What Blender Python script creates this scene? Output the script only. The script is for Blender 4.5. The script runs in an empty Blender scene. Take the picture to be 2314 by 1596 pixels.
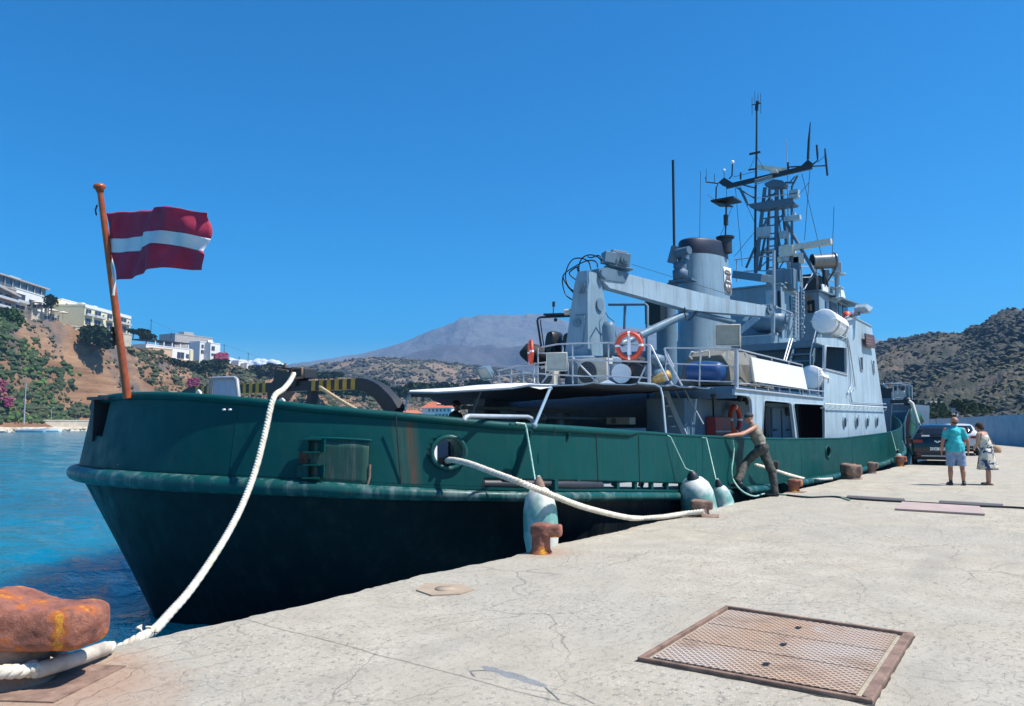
import bpy, bmesh, math, random
from math import sin, cos, pi, radians, atan2, sqrt, tan, hypot
from mathutils import Vector, Matrix, noise, geometry
random.seed(7)
C = bpy.context.scene.collection
scene = bpy.context.scene
# ------------------------------------------------------------------ camera
F = 1735.; CX = 1157.; CY = 798.; HZ = 952.; EYE = 1.65; OFF = 5.83; AZ = radians(37.1)
PITCH = math.atan((HZ - CY) / F)
cam_d = bpy.data.cameras.new("camera"); cam = bpy.data.objects.new("camera", cam_d); C.objects.link(cam)
cam.location = (0, -OFF, EYE)
cam.rotation_euler = (pi / 2 + PITCH, 0, AZ - pi / 2)
cam_d.sensor_width = 36; cam_d.lens = 36 * F / 2314.; cam_d.clip_start = .1; cam_d.clip_end = 20000
scene.camera = cam
scene.render.resolution_x = 1024; scene.render.resolution_y = 706
# ------------------------------------------------------------------ world and sun
SE = radians(59); SV = Vector((.603, -.798)); SV.rotate(Matrix.Rotation(radians(-14), 2))
SUN = Vector((SV.x * cos(SE), SV.y * cos(SE), sin(SE)))
w = bpy.data.worlds.new("World"); scene.world = w; w.use_nodes = True
nt = w.node_tree; nt.nodes.clear()
sky = nt.nodes.new('ShaderNodeTexSky'); sky.sky_type = 'NISHITA'; sky.sun_disc = False
sky.sun_elevation = SE; sky.sun_rotation = atan2(SUN.x, SUN.y); sky.altitude = 300
sky.air_density = 1.0; sky.dust_density = .25; sky.ozone_density = 4.5
hs = nt.nodes.new('ShaderNodeHueSaturation'); hs.inputs['Saturation'].default_value = 1.98; hs.inputs['Hue'].default_value = .4985
bg = nt.nodes.new('ShaderNodeBackground'); bg.inputs[1].default_value = .112
out = nt.nodes.new('ShaderNodeOutputWorld')
nt.links.new(sky.outputs[0], hs.inputs['Color']); nt.links.new(hs.outputs[0], bg.inputs[0]); nt.links.new(bg.outputs[0], out.inputs[0])
sl = bpy.data.lights.new("sun", 'SUN'); sl.energy = 5.0; sl.angle = radians(.5); sl.color = (1, .95, .88)
so = bpy.data.objects.new("sun", sl); C.objects.link(so); so.rotation_euler = SUN.to_track_quat('Z', 'Y').to_euler()
vs = scene.view_settings; vs.view_transform = 'Standard'; vs.look = 'None'; vs.exposure = 0.55; vs.gamma = 1
# ------------------------------------------------------------------ measuring the place: rays met with real planes
def ray(x, y):
    a = (x - CX) / F; b = (CY - y) / F
    f = cos(PITCH) - b * sin(PITCH); up = sin(PITCH) + b * cos(PITCH)
    return (f * cos(AZ) + a * sin(AZ), f * sin(AZ) - a * cos(AZ), up)
def pv(x, y, v): d = ray(x, y); t = (v + OFF) / d[1]; return Vector((d[0] * t, v, EYE + d[2] * t))
def pu(x, y, u): d = ray(x, y); t = u / d[0]; return Vector((u, d[1] * t - OFF, EYE + d[2] * t))
def pz(x, y, z): d = ray(x, y); t = (z - EYE) / d[2]; return Vector((d[0] * t, d[1] * t - OFF, z))
def pd(x, y, dist): d = ray(x, y); h = hypot(d[0], d[1]); return Vector((d[0] * dist / h, d[1] * dist / h - OFF, EYE + d[2] * dist / h))
def az(x): d = ray(x, HZ); return atan2(d[1], d[0])
KD = 2314 / 3065.
def ZR(x0, y0, k): return lambda a, b: ((x0 + a / k) * KD, (y0 + b / k) * KD)
# ------------------------------------------------------------------ mesh builder
def frame(d):
    d = Vector(d).normalized(); u = Vector((0, 0, 1)) if abs(d.z) < .95 else Vector((1, 0, 0))
    a = d.cross(u).normalized(); return a, a.cross(d).normalized(), d
class MB:
    def __init__(s): s.v = []; s.f = []; s.sm = []; s.mi = []; s.m = 0
    def add(s, vs, fs, smooth=False):
        o = len(s.v); s.v += [tuple(p) for p in vs]
        for f in fs: s.f.append([i + o for i in f]); s.sm.append(smooth); s.mi.append(s.m)
        return s
    def box(s, c, d, R=None):
        c = Vector(c); x, y, z = d[0] / 2, d[1] / 2, d[2] / 2
        vs = [Vector((a * x, b * y, e * z)) for a in (-1, 1) for b in (-1, 1) for e in (-1, 1)]
        if R is not None: vs = [R @ p for p in vs]
        return s.add([p + c for p in vs], [(0, 1, 3, 2), (4, 6, 7, 5), (0, 4, 5, 1), (2, 3, 7, 6), (0, 2, 6, 4), (1, 5, 7, 3)])
    def bb(s, a, b): return s.box([(a[i] + b[i]) / 2 for i in range(3)], [abs(b[i] - a[i]) for i in range(3)])
    def beam(s, p, q, w, h):
        p, q = Vector(p), Vector(q); a, b, d = frame(q - p); vs = []
        for e in (p, q):
            for i, j in ((-1, -1), (1, -1), (1, 1), (-1, 1)): vs.append(e + a * i * w / 2 + b * j * h / 2)
        return s.add(vs, [(3, 2, 1, 0), (4, 5, 6, 7), (0, 1, 5, 4), (1, 2, 6, 5), (2, 3, 7, 6), (3, 0, 4, 7)])
    def cyl(s, p, q, r, r2=None, n=12, cap=True, smooth=True):
        p, q = Vector(p), Vector(q); r2 = r if r2 is None else r2; a, b, d = frame(q - p); vs = []
        for e, R in ((p, r), (q, r2)):
            for i in range(n): t = 2 * pi * i / n; vs.append(e + a * cos(t) * R + b * sin(t) * R)
        s.add(vs, [(i, (i + 1) % n, n + (i + 1) % n, n + i) for i in range(n)], smooth)
        if cap: s.add(vs[:n], [list(range(n))[::-1]]); s.add(vs[n:], [list(range(n))])
        return s
    def tube(s, pts, r, n=8, closed=False, cap=True):
        P = [Vector(p) for p in pts]; N = len(P); vs = []; pa = None
        R = r if isinstance(r, (list, tuple)) else [r] * N
        for i in range(N):
            t = (P[(i + 1) % N] - P[i - 1]) if closed else (P[min(i + 1, N - 1)] - P[max(i - 1, 0)])
            t = t.normalized() if t.length > 1e-9 else Vector((0, 0, 1))
            if pa is None: pa = frame(t)[0]
            pa = (pa - t * pa.dot(t)); pa = pa.normalized() if pa.length > 1e-6 else frame(t)[0]
            b = t.cross(pa)
            for k in range(n): g = 2 * pi * k / n; vs.append(P[i] + pa * cos(g) * R[i] + b * sin(g) * R[i])
        fs = []
        for i in range(N if closed else N - 1):
            j = (i + 1) % N
            for k in range(n): l = (k + 1) % n; fs.append((i * n + k, i * n + l, j * n + l, j * n + k))
        s.add(vs, fs, True)
        if cap and not closed: s.add(vs[:n], [list(range(n))[::-1]]); s.add(vs[-n:], [list(range(n))])
        return s
    def lathe(s, prof, o=(0, 0, 0), ax=(0, 0, 1), n=20, cap=True):
        o = Vector(o); a, b, d = frame(ax); vs = []
        for r, h in prof:
            for k in range(n): g = 2 * pi * k / n; vs.append(o + d * h + (a * cos(g) + b * sin(g)) * max(r, 1e-4))
        fs = [(i * n + k, i * n + (k + 1) % n, (i + 1) * n + (k + 1) % n, (i + 1) * n + k) for i in range(len(prof) - 1) for k in range(n)]
        s.add(vs, fs, True)
        if cap: s.add(vs[:n], [list(range(n))[::-1]]); s.add(vs[-n:], [list(range(n))])
        return s
    def ball(s, c, r, n=12, m=8, R=None):
        r = (r, r, r) if not isinstance(r, (tuple, list)) else r; c = Vector(c); vs = []
        for i in range(m + 1):
            a = -pi / 2 + pi * i / m
            for k in range(n):
                g = 2 * pi * k / n; p = Vector((cos(a) * cos(g) * r[0], cos(a) * sin(g) * r[1], sin(a) * r[2]))
                if R is not None: p = R @ p
                vs.append(c + p)
        return s.add(vs, [(i * n + k, i * n + (k + 1) % n, (i + 1) * n + (k + 1) % n, (i + 1) * n + k) for i in range(m) for k in range(n)], True)
    def prism(s, poly, ex, holes=()):
        loops = [[Vector(p) for p in poly]] + [[Vector(p) for p in h] for h in holes]; ex = Vector(ex)
        flat = [p for l in loops for p in l]; N = len(flat)
        tr = geometry.tessellate_polygon(loops)
        fs = [tuple(t) for t in tr] + [tuple(N + i for i in t[::-1]) for t in tr]
        o = 0
        for l in loops:
            n = len(l)
            for i in range(n): j = (i + 1) % n; fs.append((o + i, o + j, N + o + j, N + o + i))
            o += n
        s.add(flat + [p + ex for p in flat], fs); return s
    def quad(s, a, b, c, d): return s.add([a, b, c, d], [(0, 1, 2, 3)])
    def grid(s, P, smooth=True, wrap=False):
        n = len(P[0]); vs = [p for r in P for p in r]
        return s.add(vs, [(i * n + k, i * n + (k + 1) % n, (i + 1) * n + (k + 1) % n, (i + 1) * n + k) for i in range(len(P) - 1) for k in range(n if wrap else n - 1)], smooth)
    def build(s, name, mat, parent=None, bevel=0, loc=None, fix=True):
        me = bpy.data.meshes.new(name); v = s.v
        if loc is not None: v = [tuple(Vector(p) - Vector(loc)) for p in v]
        me.from_pydata(v, [], s.f)
        for m in (mat if isinstance(mat, (list, tuple)) else [mat]): me.materials.append(m)
        me.polygons.foreach_set('use_smooth', s.sm); me.polygons.foreach_set('material_index', s.mi)
        if fix:
            b = bmesh.new(); b.from_mesh(me); bmesh.ops.recalc_face_normals(b, faces=b.faces); b.to_mesh(me); b.free()
        me.update()
        o = bpy.data.objects.new(name, me); C.objects.link(o)
        if loc is not None: o.location = loc
        if parent: o.parent = parent
        if bevel:
            m = o.modifiers.new('bevel', 'BEVEL'); m.width = bevel; m.segments = 2; m.limit_method = 'ANGLE'; m.angle_limit = radians(40)
        return o
def tag(o, label=None, cat=None, group=None, kind=None):
    if label: o['label'] = label
    if cat: o['category'] = cat
    if group: o['group'] = group
    if kind: o['kind'] = kind
    return o
def empty(name, loc=(0, 0, 0), label=None, cat=None, group=None, rz=0):
    o = bpy.data.objects.new(name, None); C.objects.link(o); o.location = loc; o.rotation_euler = (0, 0, rz); o.empty_display_size = .2
    return tag(o, label, cat, group)
def kids(o): return [c for c in bpy.data.objects if c.parent == o]
def copy_tree(o, parent=None):
    c = o.copy(); C.objects.link(c); c.parent = parent
    for ch in kids(o): copy_tree(ch, c)
    return c
def spline(pts, n=8):
    P = [Vector(p) for p in pts]; P = [P[0] * 2 - P[1]] + P + [P[-1] * 2 - P[-2]]; o = []
    for i in range(1, len(P) - 2):
        for k in range(n):
            t = k / n; a, b, c, d = P[i - 1:i + 3]
            o.append(.5 * ((2 * b) + (c - a) * t + (2 * a - 5 * b + 4 * c - d) * t * t + (3 * b - a - 3 * c + d) * t ** 3))
    o.append(P[-2]); return o
def lerpt(T, x):
    if x <= T[0][0]: return T[0][1]
    for (a, b), (c, d) in zip(T, T[1:]):
        if x <= c: return b + (d - b) * (x - a) / (c - a)
    return T[-1][1]
def fbm(p, o=4, h=.6): return noise.fractal(Vector(p), h, 2.1, o)
# ------------------------------------------------------------------ materials
class NT:
    def __init__(s, name):
        s.m = bpy.data.materials.new(name); s.m.use_nodes = True; s.t = s.m.node_tree; s.p = s.t.nodes['Principled BSDF']; s.co = s.N('ShaderNodeTexCoord').outputs['Object']
    def N(s, k, **kw):
        n = s.t.nodes.new(k)
        for a, b in kw.items():
            if hasattr(n, a): setattr(n, a, b)
        return n
    def L(s, a, b): s.t.links.new(a, b)
    def mapv(s, sc=(1, 1, 1), co=None, loc=(0, 0, 0), rot=(0, 0, 0)):
        n = s.N('ShaderNodeMapping'); n.inputs['Scale'].default_value = sc; n.inputs['Location'].default_value = loc; n.inputs['Rotation'].default_value = rot; s.L(co or s.co, n.inputs[0]); return n.outputs[0]
    def noise(s, scale, det=4, rough=.55, co=None, dist=0):
        n = s.N('ShaderNodeTexNoise'); n.inputs['Scale'].default_value = scale; n.inputs['Detail'].default_value = det; n.inputs['Roughness'].default_value = rough; n.inputs['Distortion'].default_value = dist
        s.L(co or s.co, n.inputs['Vector']); return n.outputs[0]
    def vor(s, scale, feat='F1', co=None, out=0):
        n = s.N('ShaderNodeTexVoronoi'); n.feature = feat; n.inputs['Scale'].default_value = scale; s.L(co or s.co, n.inputs['Vector']); return n.outputs[out]
    def ramp(s, src, stops, interp='LINEAR'):
        n = s.N('ShaderNodeValToRGB'); r = n.color_ramp; r.interpolation = interp
        while len(r.elements) < len(stops): r.elements.new(.5)
        for e, (p, c) in zip(r.elements, stops): e.position = p; e.color = (c, c, c, 1) if not isinstance(c, (tuple, list)) else (*c[:3], 1)
        s.L(src, n.inputs[0]); return n.outputs[0]
    def mix(s, f, a, b, mode='MIX'):
        n = s.N('ShaderNodeMix'); n.data_type = 'RGBA'; n.blend_type = mode
        for i, x in ((0, f), (6, a), (7, b)):
            if isinstance(x, (int, float)): n.inputs[i].default_value = x if i == 0 else (x, x, x, 1)
            elif isinstance(x, (tuple, list)): n.inputs[i].default_value = (*x[:3], 1)
            else: s.L(x, n.inputs[i])
        return n.outputs[2]
    def math(s, op, a, b=0, clamp=False):
        n = s.N('ShaderNodeMath'); n.operation = op; n.use_clamp = clamp
        for i, x in enumerate((a, b)):
            if isinstance(x, (int, float)): n.inputs[i].default_value = x
            else: s.L(x, n.inputs[i])
        return n.outputs[0]
    def xyz(s, co=None): n = s.N('ShaderNodeSeparateXYZ'); s.L(co or s.co, n.inputs[0]); return n.outputs
    def col(s, c): 
        if isinstance(c, (tuple, list)): s.p.inputs['Base Color'].default_value = (*c[:3], 1)
        else: s.L(c, s.p.inputs['Base Color'])
    def rough(s, r):
        if isinstance(r, (int, float)): s.p.inputs['Roughness'].default_value = r
        else: s.L(r, s.p.inputs['Roughness'])
    def bump(s, h, st=.3, d=.02):
        n = s.N('ShaderNodeBump'); n.inputs['Strength'].default_value = st; n.inputs['Distance'].default_value = d; s.L(h, n.inputs['Height']); s.L(n.outputs[0], s.p.inputs['Normal'])
def plain(name, c, rough=.6, metal=0, var=.12, scale=6, bump=0):
    n = NT(name); k = n.noise(scale, 4); a = tuple(x * (1 - var) for x in c); b = tuple(min(1, x * (1 + var)) for x in c)
    n.col(n.ramp(k, [(.3, a), (.7, b)])); n.rough(rough); n.p.inputs['Metallic'].default_value = metal
    if bump: n.bump(n.noise(scale * 6, 3), bump, .01)
    return n.m
def painted(name, c, streak=.35, rust=.0, rough=.42, scale=1.6, rustc=(.16, .055, .025), dirt=(.12, .11, .09)):
    """Weathered ship paint: soft patches, vertical run-off streaks, specks of rust."""
    n = NT(name); big = n.noise(.7, 3); st = n.noise(scale, 5, .65, n.mapv((3.2, 3.2, .22)))
    base = n.ramp(big, [(.3, tuple(x * .86 for x in c)), (.7, tuple(min(1, x * 1.12) for x in c))])
    c1 = n.mix(n.math('MULTIPLY', n.ramp(st, [(.5, 0), (.72, 1)]), streak), base, dirt)
    c1 = n.mix(n.math('MULTIPLY', n.ramp(n.noise(scale * 1.3, 4, .6, n.mapv((4, 4, .3), loc=(9, 3, 1))), [(.56, 0), (.75, 1)]), streak * .7), c1, tuple(min(1, x * 1.7 + .04) for x in c))
    if rust:
        r = n.ramp(n.noise(scale * 2.3, 6, .7, n.mapv((2.2, 2.2, .5), loc=(4, 4, 4))), [(.62, 0), (.72, 1)])
        c1 = n.mix(n.math('MULTIPLY', r, rust), c1, rustc)
    n.col(c1); n.rough(n.ramp(n.noise(3), [(.3, rough - .08), (.7, rough + .15)]))
    fr = n.ramp(n.math('ABSOLUTE', n.math('SUBTRACT', n.math('FRACT', n.math('MULTIPLY', n.xyz()[0], 1.55)), .5)), [(.0, 0), (.06, .5), (.5, 1)])
    n.bump(n.math('ADD', n.noise(1.1, 4), n.math('MULTIPLY', fr, .2)), .5, .05); n.p.inputs['Specular IOR Level'].default_value = .3; return n.m
M = {}
M['green'] = painted('green_hull_paint', (.0004, .062, .06), .18, .2, .5, dirt=(.03, .065, .06))
M['green'].node_tree.nodes['Principled BSDF'].inputs['Specular IOR Level'].default_value = .18
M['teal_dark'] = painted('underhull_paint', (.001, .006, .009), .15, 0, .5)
M['rail'] = painted('rub_rail_paint', (.005, .07, .066), .5, .7, .36, dirt=(.3, .36, .34), rustc=(.2, .07, .04))  # pale streaks paint highlights as well as worn white patches
M['navy'] = painted('navy_grey_shaded', (.125, .205, .27), .3, .04, .45)  # ship paint darkened to put shade on the aft faces
M['navy_lit'] = painted('side_wall_sunlit', (.35, .46, .53), .45, .14, .42)  # same ship paint lightened to put sunlight on the side walls
M['grey_metal'] = plain('grey_rail_metal', (.38, .42, .46), .4, .2)
M['dark'] = plain('dark_metal', (.02, .024, .03), .5)
M['black'] = plain('black_paint', (.008, .009, .012), .45)
M['navyblack'] = plain('funnel_cap_paint', (.015, .022, .045), .5)
M['mast'] = painted('mast_shaded', (.085, .14, .195), .2, .05, .5)  # ship paint darkened again, painting shade onto the mast
M['house'] = painted('deckhouse_midtone', (.2, .3, .375), .35, .06, .45)  # same ship paint, between the shade-darkened and sun-lightened tones
M['white'] = plain('white_paint', (.84, .85, .85), .35, 0, .05)
M['offwhite'] = plain('aged_white', (.6, .58, .5), .5, 0, .15)
M['cream'] = plain('cream', (.55, .5, .4), .6, 0, .15)
M['glass'] = plain('dark_glass', (.015, .02, .028), .08, 0, .1)
M['canvas_dark'] = plain('dark_canvas', (.05, .06, .07), .85)
M['wood_red'] = plain('varnished_pole', (.36, .075, .022), .3, 0, .3, 9)
M['orange'] = plain('orange_ring', (.62, .075, .03), .5, 0, .15, 20)
M['red'] = plain('red_paint', (.26, .035, .035), .45)
M['yellow'] = plain('hazard_yellow', (.5, .3, .035), .5, 0, .25)
M['deck'] = plain('deck_paint', (.3, .34, .36), .7, 0, .2)
M['rubber'] = plain('rubber', (.012, .012, .013), .7)
M['blue'] = plain('blue_barrel', (.008, .06, .2), .45)
M['cloth_grey'] = plain('grey_cloth', (.15, .16, .16), .9, 0, .25, 3, .3)
n = NT('rusty_iron')
k = n.noise(4.2, 6, .6); c1 = n.ramp(k, [(.28, (.1, .04, .03)), (.42, (.26, .09, .055)), (.5, (.36, .14, .09)), (.57, (.5, .13, .03)), (.63, (.78, .36, .02)), (.69, (.42, .13, .04)), (.8, (.2, .08, .05))])
n.col(n.mix(n.ramp(n.noise(14, 4), [(.54, 0), (.7, .6)]), c1, (.12, .055, .04))); n.rough(.72); n.bump(n.noise(22, 6, .75), 1.0, .025); M['rust'] = n.m
n = NT('dull_rust')
k = n.noise(6, 6, .65); n.col(n.ramp(k, [(.3, (.12, .075, .055)), (.55, (.26, .165, .12)), (.75, (.38, .26, .19))])); n.rough(.85); n.bump(n.noise(20, 5, .7), .5, .01); M['rust2'] = n.m
n = NT('mooring_rope_fibre'); n.col(n.ramp(n.noise(9, 5), [(.3, (.5, .44, .33)), (.7, (.74, .7, .6))])); n.rough(.9); n.bump(n.noise(90, 3), .5, .004); M['rope'] = n.m
n = NT('thin_green_line'); n.col(n.ramp(n.noise(30, 3), [(.4, (.2, .42, .36)), (.6, (.4, .55, .45))])); n.rough(.85); M['line'] = n.m
n = NT('skin'); n.col((.5, .26, .17)); n.rough(.5); n.p.inputs['Subsurface Weight'].default_value = .1; n.p.inputs['Subsurface Radius'].default_value = (.02, .01, .005); M['skin'] = n.m
# ================================================================== QUAY
WZ = -1.45
n = NT('quay_concrete')
X = n.xyz()
wob = n.noise(1.2, 4); wv = n.N('ShaderNodeVectorMath'); wv.operation = 'ADD'; n.L(n.co, wv.inputs[0])
nc = n.N('ShaderNodeTexNoise'); nc.inputs['Scale'].default_value = 1.7; nc.inputs['Detail'].default_value = 5; n.L(n.co, nc.inputs['Vector'])
sc = n.N('ShaderNodeVectorMath'); sc.operation = 'SCALE'; sc.inputs[3].default_value = .55; n.L(nc.outputs['Color'], sc.inputs[0]); n.L(sc.outputs[0], wv.inputs[1])
cr = n.math('MAXIMUM', n.ramp(n.vor(.62, 'DISTANCE_TO_EDGE', n.mapv((1, 1.5, 0), wv.outputs[0], rot=(0, 0, .3))), [(0, 1), (.012, 0)]),
            n.math('MULTIPLY', n.ramp(n.vor(1.5, 'DISTANCE_TO_EDGE', n.mapv((.7, 1.2, 0), wv.outputs[0], rot=(0, 0, -.5))), [(0, 1), (.011, 0)]), .6))
cr = n.math('MULTIPLY', cr, n.ramp(n.noise(.5, 4), [(.42, 0.05), (.6, 1)]))
fine = n.noise(38, 5, .75); mid = n.noise(2.2, 5, .6); big = n.noise(.22, 4)
agg = n.vor(26, 'F1')
base = n.mix(n.ramp(mid, [(.3, 0), (.7, 1)]), (.35, .305, .225), (.51, .455, .35))
base = n.mix(n.ramp(big, [(.4, 0), (.62, .55)]), base, (.37, .345, .285))
warm = n.ramp(X[1], [(.0, 0), (1, 0)])
base = n.mix(n.math('MULTIPLY', n.ramp(n.noise(.8, 3), [(.5, 0), (.75, 1)]), .35), base, (.42, .35, .25))
expo = n.ramp(n.noise(.55, 4, .6, n.mapv(loc=(3, 7, 0))), [(.4, 0), (.56, 1)])
pit = n.ramp(n.noise(17, 4, .8), [(.36, 1), (.45, 0)])
base = n.mix(n.math('MULTIPLY', n.math('MULTIPLY', pit, n.math('ADD', n.math('MULTIPLY', expo, .8), .2)), .8), base, (.17, .16, .135))
base = n.mix(n.math('MULTIPLY', n.ramp(n.noise(.9, 5, .65, n.mapv((.35, 1.6, 1), loc=(5, 2, 0), rot=(0, 0, .15))), [(.52, 0), (.66, 1)]), .32), base, (.26, .24, .2))
base = n.mix(n.math('MULTIPLY', n.ramp(agg, [(.16, 1), (.3, 0)]), n.math('MULTIPLY', expo, .45)), base, (.66, .62, .56))
base = n.mix(n.ramp(fine, [(.35, .35), (.55, 0)]), base, (.28, .26, .23))
base = n.mix(n.math('MULTIPLY', cr, .5), base, (.13, .115, .095))
# expansion joints (saw cuts with their own place on the slab)
def stripe(coord, at, wd, noisek=.08):
    return n.ramp(n.math('ABSOLUTE', n.math('SUBTRACT', n.math('ADD', coord, n.math('MULTIPLY', mid, noisek)), at)), [(0, 1), (wd, 0)])
jt = stripe(X[0], 3.95, .016)
for a in (22.5, 27.4, 33, 39, 46): jt = n.math('MAXIMUM', jt, n.math('MULTIPLY', stripe(X[0], a, .03), .7))
base = n.mix(n.math('MULTIPLY', jt, .75), base, (.12, .105, .09))
# rust bloom round the nearest bollard, damp stain
def blob(cx, cy, r0, r1, k=.5):
    vm = n.N('ShaderNodeVectorMath'); vm.operation = 'DISTANCE'; n.L(n.co, vm.inputs[0]); vm.inputs[1].default_value = (cx, cy, 0)
    return n.ramp(n.math('ADD', n.math('MULTIPLY', vm.outputs['Value'], .1), n.math('MULTIPLY', n.math('SUBTRACT', nc.outputs[0], .5), k * .2)), [(r0 * .1, 1), (r1 * .1, 0)])
BL = [(2.1, -.62, .5, .95, .55), (8.1, -.2, .15, .5, .5), (12.9, -.2, .15, .5, .5), (18.3, -.05, .1, .4, .5), (24.2, .2, .2, .6, .4)]
for bx, by, r0, r1, kk in BL: base = n.mix(n.math('MULTIPLY', blob(bx, by, r0, r1), kk), base, (.34, .17, .095))
_k = lambda a, b: pz((1250 + a / 3.085) * 2314 / 3065., (1700 + b / 3.085) * 2314 / 3065., 0)
_a, _b = _k(590, 905), _k(1200, 1100); _d = (_b - _a); _L = _d.length; _d.normalize(); _c = (_a + _b) / 2
_s = n.math('ADD', n.math('MULTIPLY', n.math('SUBTRACT', X[0], _c.x), _d.x / (_L * .5)), n.math('MULTIPLY', n.math('SUBTRACT', X[1], _c.y), _d.y / (_L * .5)))
_t = n.math('ADD', n.math('MULTIPLY', n.math('SUBTRACT', X[0], _c.x), -_d.y / .05), n.math('MULTIPLY', n.math('SUBTRACT', X[1], _c.y), _d.x / .05))
_e = n.math('ADD', n.math('ADD', n.math('MULTIPLY', _s, _s), n.math('MULTIPLY', _t, _t)), n.math('MULTIPLY', n.math('SUBTRACT', n.noise(9, 5, .7), .5), 3.2))
base = n.mix(n.math('MULTIPLY', n.ramp(_e, [(.75, 1), (1.0, 0)]), .75), base, (.17, .19, .21))
n.col(base); n.rough(.9)
hgt = n.math('SUBTRACT', n.math('ADD', n.math('MULTIPLY', fine, .6), n.math('MULTIPLY', mid, .5)), n.math('ADD', n.math('MULTIPLY', cr, .5), n.math('MULTIPLY', pit, .5)))
n.bump(hgt, .55, .02); M['concrete'] = n.m
# the deck of the quay: a ragged edge over the water, its face below
P = []; us = [-6 + i * .06 for i in range(620)] + [31.2 + i * .8 for i in range(80)] + [100, 160, 260, 420]
def edge(u): return min(max(0,u-62)*.6,40) + .03 + .10 * fbm((u * .35, 0, 3), 3) + .035 * fbm((u * 3, 1, 0), 3) + .02 * fbm((u * 14, 5, 0), 2)
mb = MB(); rows = []
for u in us:
    e = edge(u); r = []
    for dv, z in ((.06, -3.4), (.03, -1.2), (.0, -.25), (.01, -.05), (-.025, -.006), (-.12, .0)): r.append((u, e + dv + (.02 * fbm((u * 2, z * 3, 0), 2) if z < -.2 else 0), z))
    r += [(u, -4, 0), (u, -20, 0), (u, -60, 0), (u, -160, 0)]; rows.append(r)
mb.grid(rows, False); tag(mb.build('quay', M['concrete']), kind='structure')
# ================================================================== WATER
n = NT('sea_water')
n.col(n.ramp(n.noise(.06, 3, .5, n.mapv((1, 1, 1))), [(.35, (.0, .15, .25)), (.7, (.0, .22, .33))])); n.col(n.mix(n.ramp(n.noise(.55, 6, .7, n.mapv((.6, 1.3, 1), rot=(0, 0, .6))), [(.7, 0), (.76, .8)]), n.p.inputs['Base Color'].links[0].from_socket, (.7, .78, .8))); n.rough(.1); n.p.subsurface_method = 'BURLEY'; n.p.inputs['Subsurface Weight'].default_value = 1; n.p.inputs['Subsurface Radius'].default_value = (.6, 1, 1); n.p.inputs['Subsurface Scale'].default_value = 5; n.p.inputs['IOR'].default_value = 1.45
n.p.inputs['Specular IOR Level'].default_value = .6
h1 = n.noise(1.1, 6, .62, n.mapv((1, .55, 1), rot=(0, 0, .5))); h2 = n.noise(.18, 3, .5)
hh = n.math('ADD', h1, n.math('MULTIPLY', h2, 1.5))
n.bump(hh, 1.0, .45); M['water'] = n.m
mb = MB(); rows = []
for i in range(150):
    d = 3 * (1.045 ** i); row = []
    for k in range(160):
        a = radians(-5 + 105 * k / 159); x, y = d * cos(a), d * sin(a) - OFF
        amp = .16 / (1 + d / 120)
        row.append((x, y, WZ + amp * (fbm((x * .32, y * .55, 1), 4) * 1.0 + .5 * fbm((x * 1.3, y * 1.6, 4), 2))))
    rows.append(row)
mb.grid(rows); tag(mb.build('sea', M['water'], fix=False), kind='structure')
mb = MB(); mb.quad((-400, -OFF, WZ - .25), (3000, -OFF, WZ - .25), (3000, 2600, WZ - .25), (-400, 2600, WZ - .25)); tag(mb.build('deep_water', M['water']), kind='structure')
# ================================================================== HILLS
def hill(name, cols, mat, n_az, n_r, rough_amp, nscale, back=1.25, seed=0, prof=None, steps=0):
    """Terrain loft: cols = list of (D-x, shore distance, shore z, ridge distance, ridge z)."""
    mb = MB(); rows = []
    x0, x1 = cols[0][0], cols[-1][0]
    T = [[(c[0], c[k]) for c in cols] for k in range(1, 5)]
    G = []
    for i in range(n_az):
        x = x0 + (x1 - x0) * i / (n_az - 1); a = az(x); ds, zs, dr, zr = [lerpt(t, x) for t in T]; row = []
        for k in range(n_r + 6):
            t = k / (n_r - 1)
            if t <= 1:
                q = prof(t, x) if prof else t; d = ds + (dr - ds) * t; z = zs + (zr - zs) * q
            else: d = dr * (1 + (back - 1) * (t - 1) * n_r / 6); z = zr - (zr - zs) * min(1, (t - 1) * n_r / 6) ** 1.5
            px, py = d * cos(a), d * sin(a)
            e = min(1, t * 5) * (1 if t < .93 else .35)
            z += e * rough_amp * fbm((px * nscale + seed, py * nscale, z * nscale * .7), 6, .75)
            row.append((px, py - OFF, z))
        G.append(row)
    mb.grid(G); o = mb.build(name, mat, fix=False); tag(o, kind='structure'); return G, T
def ztop(x, y, d): return pd(x, y, d).z
# --- materials
def land(name, soil, soil2, veg, vs, strata=0, cover=(.45, .6), mottle=8):
    n = NT(name); X = n.xyz(); k = n.noise(vs, 6, .62)
    s1 = n.ramp(n.noise(vs * 2.2, 5, .6), [(.3, soil), (.7, soil2)])
    if strata:
        b = n.noise(1, 5, .65, n.mapv((.02, .02, strata)))
        s1 = n.mix(n.ramp(b, [(.4, .0), (.62, .75)]), s1, tuple(c * .42 for c in soil))
        s1 = n.mix(n.ramp(n.noise(.045, 5, .6), [(.5, 0), (.62, .8)]), s1, (.1, .09, .085))
    g = n.math('MULTIPLY', n.ramp(k, [(cover[0], 0), (cover[1], 1)]), n.ramp(n.noise(vs * mottle, 4, .7), [(.35, .25), (.55, 1)]))
    n.col(n.mix(g, s1, n.ramp(n.noise(vs * 12, 4), [(.3, tuple(c * .6 for c in veg)), (.7, tuple(c * 1.35 for c in veg))]))); n.rough(.95)
    n.bump(n.noise(vs * 6, 6, .7), .8, 1.5 / vs * .03); return n.m
M['cliff'] = land('cliff_earth', (.24, .12, .055), (.34, .21, .12), (.07, .1, .035), .03, .35, (.62, .72))
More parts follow.
